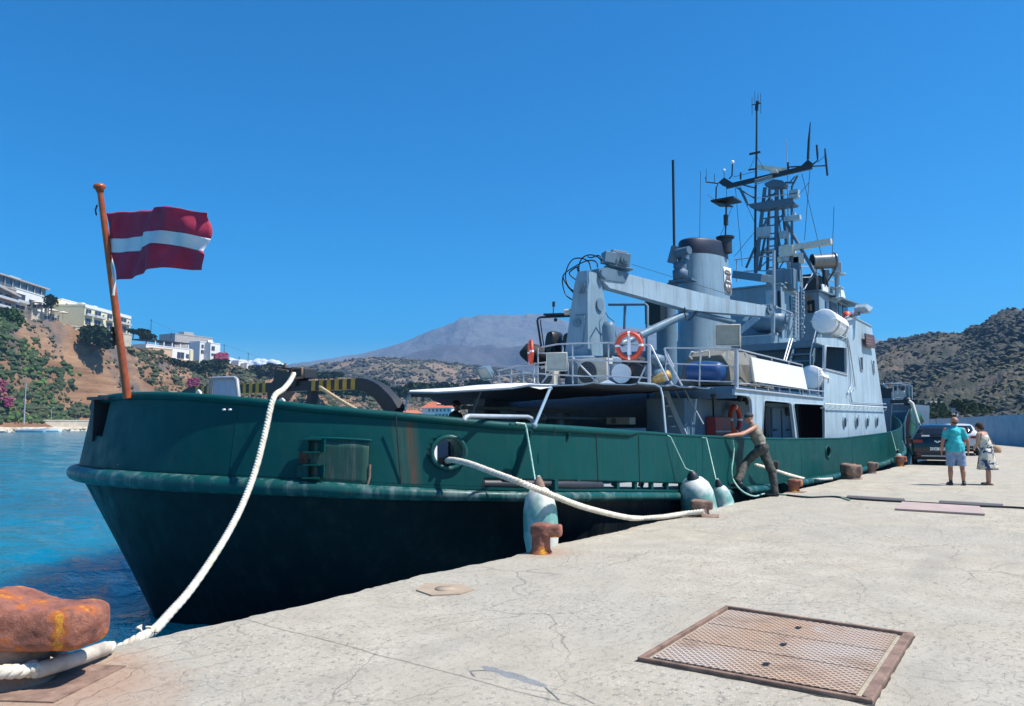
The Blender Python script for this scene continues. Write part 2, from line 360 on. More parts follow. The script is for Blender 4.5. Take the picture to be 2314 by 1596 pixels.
M['scrubhill'] = land('scrub_hill', (.24, .15, .1), (.32, .22, .15), (.055, .07, .04), .008, 0, (.3, .5), 9)
M['righthill'] = land('dry_hillside', (.09, .074, .06), (.15, .115, .085), (.035, .045, .028), .014, 0, (.32, .52), 8)
M['mountain'] = land('bare_mountain', (.115, .125, .125), (.16, .165, .16), (.08, .1, .1), .0016, 0, (.4, .65))
M['lowland'] = land('dry_lowland', (.4, .25, .12), (.5, .36, .2), (.08, .11, .04), .02, 0, (.42, .56))
# --- left headland (cliff)
LR = [(-700, 655), (-200, 704), (0, 726), (60, 732), (150, 749), (225, 762), (300, 782), (330, 796), (420, 818), (480, 826), (540, 832), (600, 836), (660, 836), (720, 842), (780, 856), (860, 872), (940, 890), (1020, 908), (1160, 925)]
LD = [(-700, 250), (0, 300), (150, 330), (300, 362), (420, 395), (540, 440), (660, 490), (800, 540), (1160, 620)]
cols = []
for i in range(-14, 24):
    x = i * 50; d = lerpt(LD, x); sd = d - lerpt([(-700, 60), (0, 42), (300, 52), (500, 90), (700, 130), (1160, 150)], x)
    cols.append((x, sd, WZ - .3, d, ztop(x, lerpt(LR, x), d)))
def cliffprof(t, x):
    s = lerpt([(0, 1), (330, .9), (450, .3), (600, 0)], x)
    a = 0 if t < .18 else (t - .18) / .82; return s * (lerpt([(0, .02), (.2, .1), (.3, .2), (.72, .82), (.85, .93), (1, 1)], t)) + (1 - s) * lerpt([(0, .03), (.12, .06), (1, 1)], t)
CG, CT = hill('cliff_headland', cols, M['cliff'], 420, 60, 5.5, .035, 1.5, 3, cliffprof)
# --- mid scrub hills
MR = [(520, 850), (600, 842), (660, 828), (720, 818), (790, 808), (860, 803), (905, 807), (960, 818), (1040, 829), (1110, 831), (1200, 838), (1400, 842), (1700, 850), (2000, 850), (2100, 860)]
cols = [(x, 600, WZ, 1000, ztop(x, lerpt(MR, x), 1000)) for x in range(520, 2101, 40)]
MG, MT = hill('scrub_hill', cols, M['scrubhill'], 260, 60, 16, .006, 1.3, 11)
# --- right hill
RR = [(1800, 820), (1900, 800), (1960, 782), (2005, 768), (2060, 759), (2110, 753), (2150, 746), (2180, 747), (2215, 748), (2236, 736), (2262, 717), (2285, 706), (2314, 712), (2400, 700), (2600, 690), (2900, 720)]
cols = [(x, lerpt([(1800, 260), (2060, 190), (2314, 150), (2900, 120)], x), -.5, lerpt([(1800, 520), (2060, 470), (2314, 400), (2900, 330)], x), 0) for x in range(1800, 2901, 25)]
cols = [(a, b, c, d, ztop(a, lerpt(RR, a), d)) for a, b, c, d, e in cols]
RG, RT = hill('dry_hillside', cols, M['righthill'], 360, 90, 9, .016, 1.3, 5)
# --- far mountain, haze-blue spur
FR = [(480, 842), (560, 838), (620, 828), (660, 814), (700, 812), (760, 808), (830, 800), (880, 786), (930, 765), (980, 747), (1030, 732), (1080, 723), (1115, 719), (1150, 716), (1190, 720), (1230, 724), (1300, 733), (1400, 742), (1500, 750), (1650, 752), (1800, 758), (1960, 762), (2000, 768), (2100, 800), (2200, 850)]
cols = [(x, 2000, WZ, 3000, ztop(x, lerpt(FR, x), 3000)) for x in range(480, 2201, 30)]
FG, FT = hill('far_mountain', cols, M['mountain'], 300, 70, 50, .0022, 1.2, 2)
SR = [(760, 830), (840, 818), (900, 800), (950, 788), (1000, 779), (1050, 783), (1110, 792), (1180, 790), (1260, 800), (1400, 810)]
cols = [(x, 1500, WZ, 2100, ztop(x, lerpt(SR, x), 2100)) for x in range(760, 1401, 30)]
M['spur'] = land('spur_rock', (.06, .065, .07), (.09, .09, .095), (.04, .05, .05), .003, 0, (.4, .65))
hill('mountain_spur', cols, M['spur'], 140, 40, 40, .003, 1.2, 8)
# ================================================================== THE SHIP
z5 = ZR(550, 1000, 2.8925); z6 = ZR(1150, 1050, 2.456); zA = ZR(1220, 1100, 5.03); zB = ZR(1550, 880, 5.142); zC = ZR(1950, 950, 6.383)
zD = ZR(2150, 750, 5.32); zE = ZR(2350, 700, 5.32); zF = ZR(2100, 250, 5.32); zG = ZR(2150, 500, 5.32); z1 = ZR(1600, 700, 2.4545); z3 = ZR(2000, 700, 2.4557)
zM = ZR(2000, 250, 2.66); zH = ZR(400, 900, 4.256); zQ = ZR(2100, 1150, 3.99); zR = ZR(1950, 1280, 5.32); zS = ZR(2600, 1100, 3.989); zT = ZR(2550, 850, 3.547)
zL = ZR(0, 750, 5.32); zN = ZR(0, 1050, 5.32); zW = ZR(150, 500, 2.1273)
def ell(x, y, uc=10.8, A=5.0, B=5.5, v0=6.1):
    d = ray(x, y); a = (d[0] / A) ** 2 + (d[1] / B) ** 2; cy = v0 + OFF
    b = -2 * (d[0] * uc / A ** 2 + d[1] * cy / B ** 2); c = (uc / A) ** 2 + (cy / B) ** 2 - 1; D = max(b * b - 4 * a * c, 0)
    t = (-b - sqrt(D)) / 2 / a; return Vector((d[0] * t, d[1] * t - OFF, EYE + d[2] * t))
def pp(x, y, p0, p1):
    """ray met with the upright plane through two plan points"""
    d = ray(x, y); ex, ey = p1[0] - p0[0], p1[1] - p0[1]; nx, ny = -ey, ex
    t = ((p0[0]) * nx + (p0[1] + OFF) * ny) / (d[0] * nx + d[1] * ny); return Vector((d[0] * t, d[1] * t - OFF, EYE + d[2] * t))
MID = 6.1
TOPZ = [(5.8, 2.1), (6.1, 2.03), (6.8, 1.88), (7.4, 1.8), (8.1, 1.72), (8.8, 1.645), (10.8, 1.545), (13.8, 1.41), (17, 1.3), (20.5, 1.21), (25.7, 1.13), (33.8, 1.24), (40, 1.42), (48, 2.0), (56, 3.0)]
RUBZ = [(5.8, .79), (6.2, .77), (6.8, .74), (7.4, .68), (8.1, .63), (8.8, .58), (10.8, .45), (13.8, .22), (17, .08), (20, -.0), (26, -.04), (33.8, .1), (40, .22), (48, .7), (56, 1.5)]
def zt(u): return lerpt(TOPZ, u) - (.06 if u < 12 else .03)
def zr(u): return lerpt(RUBZ, u)
def near_v(u):
    if u > 30: return .6 + 5.5 * min(1, ((u - 30) / 25.5)) ** 2
    if u >= 10.8: return .6
    return MID - 5.5 * sqrt(max(0, 1 - ((10.8 - u) / 5.0) ** 2))
# stations (near side only, bow -> stern tip); each: rail point, waterline point, inset of bulwark top
ST = []
u = 55.5
while u > 30: ST.append((u, near_v(u), 0)); u -= .7
while u > 25: ST.append((u, .6, 0)); u -= .5
while u > 23.4: ST.append((u, .6, 0)); u -= .045
while u > 10.8: ST.append((u, .6, 0)); u -= .2
NS = len(ST); th = 0.
while th < pi / 2:
    uu = 10.8 - 5 * sin(th); vv = MID - 5.5 * cos(th); ST.append((uu, vv, th)); th += .0075 if (7.7 < uu < 8.6 or vv > 4.4) else .02
ST.append((5.8, MID, pi / 2))
def wl(u, v, th):
    if th == 0: return (u if u < 30 else u - (u - 30) * .12, min(MID, v + .35 + max(0, (u - 30) * .06)))
    c, s = cos(th), sin(th)
    return (14.5 - 8.0 * s ** (1.15) - 3.7 * (1 - s ** .8), MID - 5.0 * c ** 1.7)
def topin(th): return .2 * (sin(th) ** 1.5)
FULL = [(u, v, th, 1) for u, v, th in ST] + [(u, v, th, -1) for u, v, th in ST[::-1][1:]]
def mir(v, s): return v if s == 1 else 2 * MID - v
def nrm(th): return (-sin(th), -cos(th))
ship = empty('navy_ship', (28, MID, WZ), 'long grey navy ship with green hull and lattice mast moored stern first beside the quay', 'ship')
SHIP_O = Vector((28, MID, WZ))
def sp(mb, name, mat, parent=None, bevel=0, label=None):
    o = mb.build(name, mat, None, bevel, loc=SHIP_O); o.location = (0, 0, 0); o.parent = parent or ship
    if label: o['label'] = label
    return o
def islands(mb):
    par = list(range(len(mb.v)))
    def fd(x):
        while par[x] != x: par[x] = par[par[x]]; x = par[x]
        return x
    key = {}
    for i, p in enumerate(mb.v):
        k = tuple(round(c, 4) for c in p)
        if k in key: par[fd(i)] = fd(key[k])
        else: key[k] = i
    for f in mb.f:
        for j in f[1:]: par[fd(j)] = fd(f[0])
    G = {}
    for fi, f in enumerate(mb.f): G.setdefault(fd(f[0]), []).append(fi)
    return list(G.values())
def sps(mb, name, mat, parent=None, bevel=0):
    # every loose piece its own part
    for g in islands(mb):
        m_ = MB(); mp = {}
        for fi in g:
            f = []
            for j in mb.f[fi]:
                if j not in mp: mp[j] = len(m_.v); m_.v.append(mb.v[j])
                f.append(mp[j])
            m_.f.append(f); m_.sm.append(mb.sm[fi]); m_.mi.append(mb.mi[fi])
        sp(m_, name, mat, parent, bevel)
# hull below the rail
mb = MB(); rows = []
for u, v, th, s in FULL:
    wu, wv = wl(u, v, th); r = []; zr_ = zr(u)
    for f in (0, .1, .25, .45, .65, .85, 1.0, 1.25):
        z = zr_ + (WZ - zr_) * f; q = min(f, 1.1) ** 1.05
        r.append((u + (wu - u) * q, mir(v + (wv - v) * q, s), z))
    rows.append(r)
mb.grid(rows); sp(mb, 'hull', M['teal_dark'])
# bulwark plating with its openings left open
def hole(u, v, z):
    if abs(v - .6) < .5 and 8.75 < u < 16.6 and False: return True
    p = FL1; 
    if ((u - p[0]) / .19) ** 2 + ((z - p[2]) / .21) ** 2 < 1 and v < 3: return True
    if ((u - FL2[0]) / .23) ** 2 + ((z - FL2[2]) / .17) ** 2 < 1 and v < 2: return True
    if PT[0] < v < PT[1] and u < 8 and PT[2] < z < PT[3]: return True
    return False
FL1 = ell(*z6(470, 750)); FL2 = pv(*zQ(1500, 810), .6)
a_ = ell(200, 940); b_ = ell(238, 940); PT = (b_.y + .3, 7.35, ell(225, 985).z, ell(225, 903).z)
SLOT = [ell(1087, 1100).x, pv(1545, 1100, .6).x]
def brow(u, v, th, s, ks):
    z0 = zr(u) + .1; z1_ = zt(u); slot = SLOT[0] < u < SLOT[1] and s == 1
    zs = zr(u) + .235 if slot else z0; o = []
    for k in range(ks + 1):
        t = k / ks; z = zs + (z1_ - zs) * t; tt = (z - z0) / (z1_ - z0); n_ = nrm(th); i = topin(th) * tt
        o.append((u - n_[0] * i, mir(v - n_[1] * i, s), z))
    return o
_m = M['green'].copy(); _m.name = 'bulwark_paint'; M['green_b'] = _m; _t = _m.node_tree; _p = _t.nodes['Principled BSDF']; _l = _p.inputs['Base Color'].links[0].from_socket
_n = NT('tmp'); _n.m = _m; _n.t = _t; _n.p = _p; _n.co = _n.N('ShaderNodeTexCoord').outputs['Object']; _X = _n.xyz()[0]
ua, ub = ell(898, 1000).x - SHIP_O.x, ell(958, 1000).x - SHIP_O.x
_w = _n.math('MULTIPLY', _n.math('SUBTRACT', _X, ua), 1 / (ub - ua)); _w = _n.math('ADD', _w, _n.math('MULTIPLY', _n.math('SUBTRACT', _n.noise(2.5, 3, .5, _n.mapv((3, 3, .2))), .5), .25))
_k = _n.ramp(_w, [(0, 0), (.05, .45), (.4, .55), (.62, .9), (.75, .55), (1, 0)]); _s = _n.ramp(_n.noise(5, 4, .6, _n.mapv((4, 4, .15))), [(.3, .5), (.6, 1)])
_n.col(_n.mix(_n.math('MULTIPLY', _k, _s), _l, _n.ramp(_w, [(.45, (.06, .1, .075)), (.62, (.13, .06, .035)), (.8, (.1, .08, .05))])))
KS = 26; rows = [brow(*st, KS) for st in FULL]; mb = MB()
vs = [p for r in rows for p in r]; fs = []
for i in range(len(rows) - 1):
    for k in range(KS):
        q = [i * (KS + 1) + k, i * (KS + 1) + k + 1, (i + 1) * (KS + 1) + k + 1, (i + 1) * (KS + 1) + k]
        c = sum((Vector(vs[j]) for j in q), Vector()) / 4
        if not hole(c.x, c.y, c.z): fs.append(q)
mb.add(vs, fs, True); bul = sp(mb, 'bulwark', M['green_b'])
m = bul.modifiers.new('thick', 'SOLIDIFY'); m.thickness = .03; m.offset = -1 if False else 0
# cap rail along the top, thicker aft than forward
mb = MB(); pts = [Vector(rows[i][-1]) for i in range(0, len(rows), 2)]
mb.tube(pts, [(.065 if p.x < 12.1 else .03) for p in pts], 10); sp(mb, 'cap_rail', M['green'], bul)
# rub rail in lengths
def railpts(a, b, s=1):
    P_ = []
    for u, v, th in ST[::2]:
        if a <= u <= b: n_ = nrm(th); P_.append(Vector((u + n_[0] * .08, mir(v + n_[1] * .08, s), zr(u))))
    return P_
full_r = railpts(5.7, 16.35) + [Vector((p.x, 2 * MID - p.y, p.z)) for p in railpts(5.7, 16.35)[::-1][1:]]
mb = MB(); mb.tube(full_r, [.074 + .055 * max(0, (8.5 - p.x) / 2.7) for p in full_r], 14)
mb.tube(railpts(16.9, 19.2), .1, 12)
mb.tube(railpts(19.6, 50), .1, 12); sp(mb, 'rub_rail', M['rail'])
# thin ledge over the rail
mb = MB(); rr = []
for u, v, th, s in FULL[::2]:
    n_ = nrm(th); rr.append([(u + n_[0] * e, mir(v + n_[1] * e, s), zr(u) + h) for e, h in ((-.25, .12), (.07, .12), (.07, .085), (-.25, .085))])
mb.grid(rr, False); sp(mb, 'rail_ledge', M['green'])
# weather deck
mb = MB(); rr = []
for u, v, th in ST[::3]:
    z = zr(u) + .13; rr.append([(u, v + .05, z), (u, MID, z + .08), (u, 2 * MID - v - .05, z)])
mb.grid(rr); sp(mb, 'main_deck', M['deck'])
# stanchions in the freeing slot, frames, pipe
mb = MB()
for u in [9.6 + .62 * i for i in range(12)]: mb.box((u, .63, zr(u) + .18), (.09, .06, .16))
sps(mb, 'slot_stanchion', M['green'])
mb = MB(); mb.tube([(SLOT[0] + .05, near_v(SLOT[0]), zr(8.6) + .16), (9.2, near_v(9.2), zr(9.2) + .17), (10.2, .62, zr(10.2) + .17), (10.9, .62, zr(10.9) + .17)], .07, 10); sp(mb, 'slot_pipe', M['dark'])
mb = MB()
for u in range(9, 30): mb.beam((u, .66, zt(u) - .05), (u, 1.0, zr(u) + .15), .03, .1)
sps(mb, 'bulwark_bracket', M['green'])
# fairleads
def oval(c, ru, rz, r, nn, mat, v=None):
    m_ = MB(); P_ = []
    for i in range(36):
        t = 2 * pi * i / 36; du = cos(t) * ru; z = c[2] + sin(t) * rz; P_.append(Vector((c[0] + du, near_v(c[0] + du) - .02, z)))
    m_.tube(P_, r, 10, closed=True)
    inner = [p + Vector((.02, .2, 0)) for p in P_]; inner = [Vector((c[0], near_v(c[0]) + .18, c[2])) + (q - Vector((c[0], near_v(c[0]) + .18, c[2]))) * .9 for q in inner]
    m_.grid([P_, inner], True, wrap=True); return sp(m_, nn, mat, bul)
oval(FL1, .2, .22, .035, 'fairlead', M['rail']); oval(FL2, .25, .18, .03, 'fairlead', M['green'])
mb = MB(); q = ell(*z6(470, 810)); mb.beam(q + Vector((-.02, .12, -.02)), q + Vector((.16, .12, .0)), .1, .12); mb.ball(pv(*zQ(1508, 893), .62), (.05, .04, .06)); sp(mb, 'fairlead_roller', M['dark'], bul)
mb = MB(); mb.bb((7.5, 2.35, .6), (8.9, 2.6, 1.55)); sp(mb, 'fairlead_bright_box', M['white'], bevel=.02)  # added white box, makes the fairlead hole look sunlit inside
# seams, hatch, hinges, small fittings
def bp(x, y, off=.0):
    p = ell(x, y) if x < 1130 else pv(x, y, .6); uu = min(max(p.x, 5.81), 10.8); t_ = math.asin((10.8 - uu) / 5); n_ = nrm(t_)
    return Vector((p.x + n_[0] * off, p.y + n_[1] * off, p.z)), Vector((n_[0], n_[1], 0))
mb = MB()
for xt, xb, y0, y1 in ((z5(1835, 0)[0], z5(1880, 0)[0], 935, 1095), (1345, 1350, 978, 1095), (1441, 1444, 985, 1098), (z6(1245, 0)[0], z6(1245, 0)[0], 965, 985)):
    P_ = [bp(xt + (xb - xt) * t, y0 + (y1 - y0) * t, .018)[0] for t in (0, .25, .5, .75, 1)]
    mb.tube(P_, .009, 5)
for uu_ in [6.25, 14.6, 21.5, 27.0]:
    if uu_ > 33: continue
    P_ = []
    for t in (0.02, .3, .6, .9):
        vv_ = near_v(uu_); th_ = math.asin(max(0, min(1, (10.8 - uu_) / 5))) if uu_ < 10.8 else 0; n_ = nrm(th_); z0_ = zr(uu_) + (.25 if SLOT[0] < uu_ < SLOT[1] else .12); i_ = topin(th_) * t; P_.append(Vector((uu_ - n_[0] * (i_ - .016), vv_ - n_[1] * (i_ - .016), z0_ + (zt(uu_) - z0_) * t)))
    mw = MB(); mw.tube(P_, .004, 5); sp(mw, 'weld_seam', M['green'], bul)
sps(mb, 'weld_seam', M['dark'], bul)
def plate(mb, P2, off, th_):
    P_ = [bp(x, y, off)[0] for x, y in P2]; nn = bp(*P2[0])[1]; mb.prism(P_, nn * th_)
mb = MB(); hx = [z5(*p) for p in ((1110, 905), (1360, 905), (1600, 925), (1612, 1130), (1590, 1330), (1350, 1315), (1110, 1300), (1105, 1100))]
vs = []
for r in range(7):
    row = []
    for c in range(9):
        a = [z5(1110, 910), z5(1605, 930), z5(1590, 1325), z5(1108, 1295)]; s_, t_ = c / 8, r / 6
        x = (a[0][0] * (1 - s_) + a[1][0] * s_) * (1 - t_) + (a[3][0] * (1 - s_) + a[2][0] * s_) * t_; y = (a[0][1] * (1 - s_) + a[1][1] * s_) * (1 - t_) + (a[3][1] * (1 - s_) + a[2][1] * s_) * t_
        row.append(bp(x, y, .045)[0])
    vs.append(row)
mb.grid(vs); hp = sp(mb, 'hatch_plate', painted('hatch_paint', (.02, .075, .06), .9, .9, .5, 3.4, rustc=(.1, .05, .03), dirt=(.12, .12, .1))); m = hp.modifiers.new('t', 'SOLIDIFY'); m.thickness = .045; m.offset = 0
mb = MB()
for pl_ in (((985, 1235), (1095, 1240), (1150, 1300), (1120, 1325), (975, 1318)), ((1000, 1000), (1085, 1005), (1085, 1150), (1000, 1160))):
    P_ = [bp(*z5(*p), .022)[0] for p in pl_]; mb.prism(P_, bp(*z5(*pl_[0]))[1] * .006)
sps(mb, 'rust_patch', plain('rust_bleed', (.07, .035, .025), .8, 0, .5, 9), bul)
mb = MB(); mb.tube([bp(*z5(*p), .06)[0] for p in ((1095, 915), (1110, 900), (1350, 905), (1600, 920), (1625, 925))], .022, 6); sp(mb, 'hatch_drip_bar', M['green'], hp)
mb = MB(); mb.tube([bp(*z5(*p), .06)[0] for p in ((1612, 1130), (1610, 1230), (1585, 1330))], .02, 6); sp(mb, 'hatch_stop', M['rust2'], hp)
for (x, y) in ((1130, 965), (1125, 1185)):
    c, nn = bp(*z5(x, y), .09); tg = Vector((-nn.y, nn.x, 0)); R = Matrix((tg, nn, Vector((0, 0, 1)))).transposed()
    mb = MB(); s_ = .115
    for a, b in (((-s_, -s_ * .75), (s_, -s_ * .75)), ((s_, -s_ * .75), (s_, s_ * .75)), ((s_, s_ * .75), (-s_, s_ * .75)), ((-s_, s_ * .75), (-s_, -s_ * .75))):
        mb.beam(c + tg * a[0] + Vector((0, 0, a[1])), c + tg * b[0] + Vector((0, 0, b[1])), .16, .022)
    q, _ = bp(*z5(x - 75, y), .05); mb.box(q, (.16, .1, .16), R); sp(mb, 'hatch_hinge', M['green'], hp)
mb = MB()
for x in (350, 402): c, nn = bp(*z5(x, 655), .03); mb.cyl(c, c - nn * .05, .014, n=8)
sps(mb, 'drain_spout', M['white'], bul)
# stern opening: dark recess box behind the hole with a frame
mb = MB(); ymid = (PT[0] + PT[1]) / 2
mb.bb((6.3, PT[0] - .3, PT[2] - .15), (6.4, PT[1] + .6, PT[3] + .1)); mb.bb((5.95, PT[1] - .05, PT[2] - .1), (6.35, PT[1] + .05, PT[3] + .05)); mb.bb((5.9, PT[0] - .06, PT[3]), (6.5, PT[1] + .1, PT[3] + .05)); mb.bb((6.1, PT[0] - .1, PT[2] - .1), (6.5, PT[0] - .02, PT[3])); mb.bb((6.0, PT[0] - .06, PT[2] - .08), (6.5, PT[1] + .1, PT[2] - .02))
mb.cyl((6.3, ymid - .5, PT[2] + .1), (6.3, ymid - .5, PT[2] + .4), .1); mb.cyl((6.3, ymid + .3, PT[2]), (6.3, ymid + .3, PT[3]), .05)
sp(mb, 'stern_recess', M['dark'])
# ------------------------------------------------------------------ superstructure
NV = .95
mb = MB()
W_ = [z3(*p) for p in ((490, 1138), (1145, 1210), (1150, 995), (1150, 822), (1090, 800), (1090, 762), (1305, 772), (1312, 612), (1340, 600), (1495, 682), (1608, 1470), (1612, 1530), (490, 1535), (490, 1515), (625, 1512), (618, 1300), (612, 1225), (595, 1197), (570, 1190), (490, 1184))]
H2 = [z3(*p) for p in ((712, 1224), (885, 1240), (905, 1252), (935, 1505), (692, 1505), (703, 1240))]
H3 = [z3(*p) for p in ((928, 1246), (1130, 1256), (1148, 1270), (1152, 1505), (955, 1505), (920, 1258))]
H4 = [z3(*p) for p in ((1160, 826), (1308, 838), (1314, 1028), (1156, 992))]
mb.prism([pv(x, y, NV) for x, y in W_], (0, .07, 0), [[pv(x, y, NV) for x, y in h] for h in (H2, H3, H4)])
wall = sp(mb, 'side_wall', M['navy_lit'])
def edge_trim(loop, r, nn, mat, v=NV - .01, par=None, closed=True):
    m_ = MB(); m_.tube([pv(x, y, v) for x, y in loop], r, 6, closed=closed); return sp(m_, nn, mat, par or wall)
edge_trim(H2, .018, 'doorway_trim', M['navy_lit']); edge_trim(H3, .018, 'doorway_trim', M['navy_lit']); edge_trim(H4, .014, 'window_trim', M['grey_metal'])
mb = MB(); mb.tube([pv(*z3(*p), NV - .02) for p in ((1145, 1210), (490, 1138))], .03, 6); mb.tube([pv(*z3(*p), NV - .01) for p in ((1312, 612), (1340, 600), (1495, 682))], .03, 6)
mb.tube([pv(*z3(*p), NV - .01) for p in ((1150, 997), (1314, 1040))], .025, 6); sps(mb, 'wall_top_rail', M['grey_metal'], wall)
for cx, cy in ((1290, 1385), (1379, 1385), (1456, 1385), (1527, 1381)):
    c = pv(*z3(cx, cy), NV); mb = MB(); mb.cyl(c + Vector((0, .01, 0)), c + Vector((0, -.05, 0)), .185, .18, 20); po = sp(mb, 'porthole_rim', M['navy_lit'], wall)
    mb = MB(); mb.cyl(c + Vector((0, 0, 0)), c + Vector((0, -.056, 0)), .16, n=20); o = sp(mb, 'porthole_glass', M['black'], wall)
    mb = MB(); mb.tube([c + Vector((-.24 * cos(t), -.06, .24 * sin(t) + .03)) for t in [pi * k / 8 for k in range(9)]], .012, 5); sp(mb, 'porthole_eyebrow', M['navy_lit'], wall)
for a, b in (((1405, 905), (1432, 1005)), ((1498, 930), (1518, 1025))):
    P_ = [pv(*z3(*p), NV - .02) for p in ((a[0], a[1]), (b[0] - 6, a[1] + 3), (b[0], b[1]), (a[0] + 10, b[1] - 4))]
    mb = MB(); mb.prism(P_, (0, -.015, 0)); mb2 = MB(); mb2.tube(P_, .03, 6, closed=True); f_ = sp(mb2, 'window_frame', M['navy_lit'], wall); sp(mb, 'window_pane', M['black'], wall)
mb = MB(); A_, B_ = pv(*z3(1150, 1250), NV - .12), pv(*z3(1604, 1276), NV - .12); mb.tube([A_, B_], .02, 6)
for i in range(15): p = A_.lerp(B_, i / 14); mb.tube([p, p + Vector((0, .03, -.12)), p + Vector((0, .13, -.13))], .012, 5)
sp(mb, 'grab_rail', M['white'], wall)
mb = MB()
for L_ in (((1288, 762), (1312, 775), (1325, 850), (1340, 1100), (1322, 1165), (1322, 1185)), ((1255, 748), (1300, 765), (1325, 790), (1372, 1100), (1368, 1130), (1345, 1165), (1350, 1230), (1380, 1240), (1600, 1252))):
    mb.tube(spline([pv(*z3(*p), NV - .05) for p in L_], 4), .022, 6)
sp(mb, 'wall_pipe', M['grey_metal'], wall)
mb = MB(); mb.prism([pv(*z3(*p), NV - .1) for p in ((1440, 733), (1504, 748), (1518, 845), (1450, 828))], (0, -.05, 0)); nb = sp(mb, 'name_board', plain('brown_board', (.1, .05, .05), .5))
mb = MB()
for yy in (765, 785, 805): mb.beam(pv(*z3(1456, yy), NV - .155), pv(*z3(1500, yy + 8), NV - .155), .01, .05)
sps(mb, 'board_lettering', plain('board_letter', (.2, .12, .1)), nb)
# front wall and forecastle bulk, hidden sides closed
mb = MB(); Wf = 33.8
mb.bb((28.6, NV + .5, 0.1), (34, 2 * MID - NV - .5, 2.5)); mb.bb((28.6, NV + .3, 4.3), (33.5, 2 * MID - NV - .3, 4.55)); mb.bb((29.5, NV + .35, 2.5), (33.3, 2 * MID - NV - .4, 4.3))
sp(mb, 'forward_deckhouse', M['navy'])
# upper deck slab with aft fascia
mb = MB(); mb.bb((18.05, NV + .08, 2.32), (24, 3.3, 2.5)); mb.bb((24, NV + .08, 2.32), (28.5, 2 * MID - NV, 2.5)); mb.bb((18.02, NV + .09, 2.2), (18.08, 3.3, 2.49)); sp(mb, 'upper_deck', M['navy'])
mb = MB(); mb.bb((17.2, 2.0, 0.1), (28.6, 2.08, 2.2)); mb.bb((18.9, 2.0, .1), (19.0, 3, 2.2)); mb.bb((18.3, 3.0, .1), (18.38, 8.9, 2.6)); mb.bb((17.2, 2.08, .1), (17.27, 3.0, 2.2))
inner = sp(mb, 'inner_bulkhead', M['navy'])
# door behind the second opening
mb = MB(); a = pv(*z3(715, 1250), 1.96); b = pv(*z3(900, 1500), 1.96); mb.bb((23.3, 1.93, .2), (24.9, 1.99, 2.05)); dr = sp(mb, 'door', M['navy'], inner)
mb = MB(); mb.bb((23.35, 1.9, 1.35), (23.65, 1.93, 1.42)); mb.bb((24.5, 1.9, 1.35), (24.85, 1.93, 1.4)); mb.cyl((24.6, 1.93, 1.95), (24.6, 1.84, 1.95), .14); mb.tube([(24.1, 1.92, .2), (24.1, 1.92, 2.0)], .025); mb.tube([(25.4, 1.9, .2), (25.4, 1.9, 2.1)], .05); mb.bb((22.6, 1.9, .2), (22.9, 2.0, 2.1)); sps(mb, 'door_clip', M['dark'], inner)
mb = MB(); mb.bb((26.1, 1.9, .1), (28.55, 1.99, 2.15)); mb.bb((28.5, NV + .1, .1), (28.58, 2, 2.3)); sp(mb, 'recess_dark_panel', M['black'], inner)  # black panels paint in the darkness of the recess behind the opening
mb = MB()
for zx, zy in ((120, 150), (430, 160), (520, 195)): c = pv(*zQ(zx + 30, zy + 50), 1.6); mb.cyl(c, c + Vector((0, 0, .16)), .05, .08, 10)
sps(mb, 'deck_lamp', M['dark'], inner)
# crane platform and the shaded house under it
PZ = 2.62
mb = MB(); mb.bb((18.0, 3.35, PZ - .12), (25.0, 2 * MID - 3.35, PZ)); sp(mb, 'crane_platform', M['navy'], bevel=.01)
mb = MB(); mb.bb((18.2, 3.5, .1), (24, 8.6, PZ - .13)); mb.prism([(16.9, 8.3, .1), (16.9, 8.8, .1), (16.9, 8.3, 2.3), (16.9, 7.9, 2.3)], (1.4, 0, 0)); sp(mb, 'aft_house', plain('shaded_house_grey', (.09, .12, .16), .6))  # house colour darkened for the shade below platform and awning
# clutter in the shade of the awning
mb = MB(); mb.bb((10.6, 2.5, .4), (16.2, 3.2, 1.5)); mb.bb((16.3, 2.6, .4), (17.0, 3.0, 1.42)); sp(mb, 'deck_locker', M['navy'], bevel=.02)
mb = MB()
for k in range(7): x = 13.2 + k * .6; mb.cyl((x, 4.2 + .3 * sin(k * 2), .5), (x, 4.2 + .3 * sin(k * 2), 1.5 + .25 * sin(k * 5)), .12 + .04 * cos(k)); mb.bb((x, 5.2, 1.5), (x + .35, 5.4, 1.8 + .2 * cos(k * 3)))
mb.tube([(12.5, 3.9, 1.75), (17.5, 3.9, 1.7)], .03); mb.tube([(12.6, 5.1, 1.95), (17.5, 5.1, 1.9)], .04); mb.bb((13, 5.8, .5), (17.5, 6.4, 1.7)); mb.ball((14.0, 3.9, 1.72), .09)
sp(mb, 'towing_winch', plain('winch_grey', (.17, .2, .23), .6, .2))
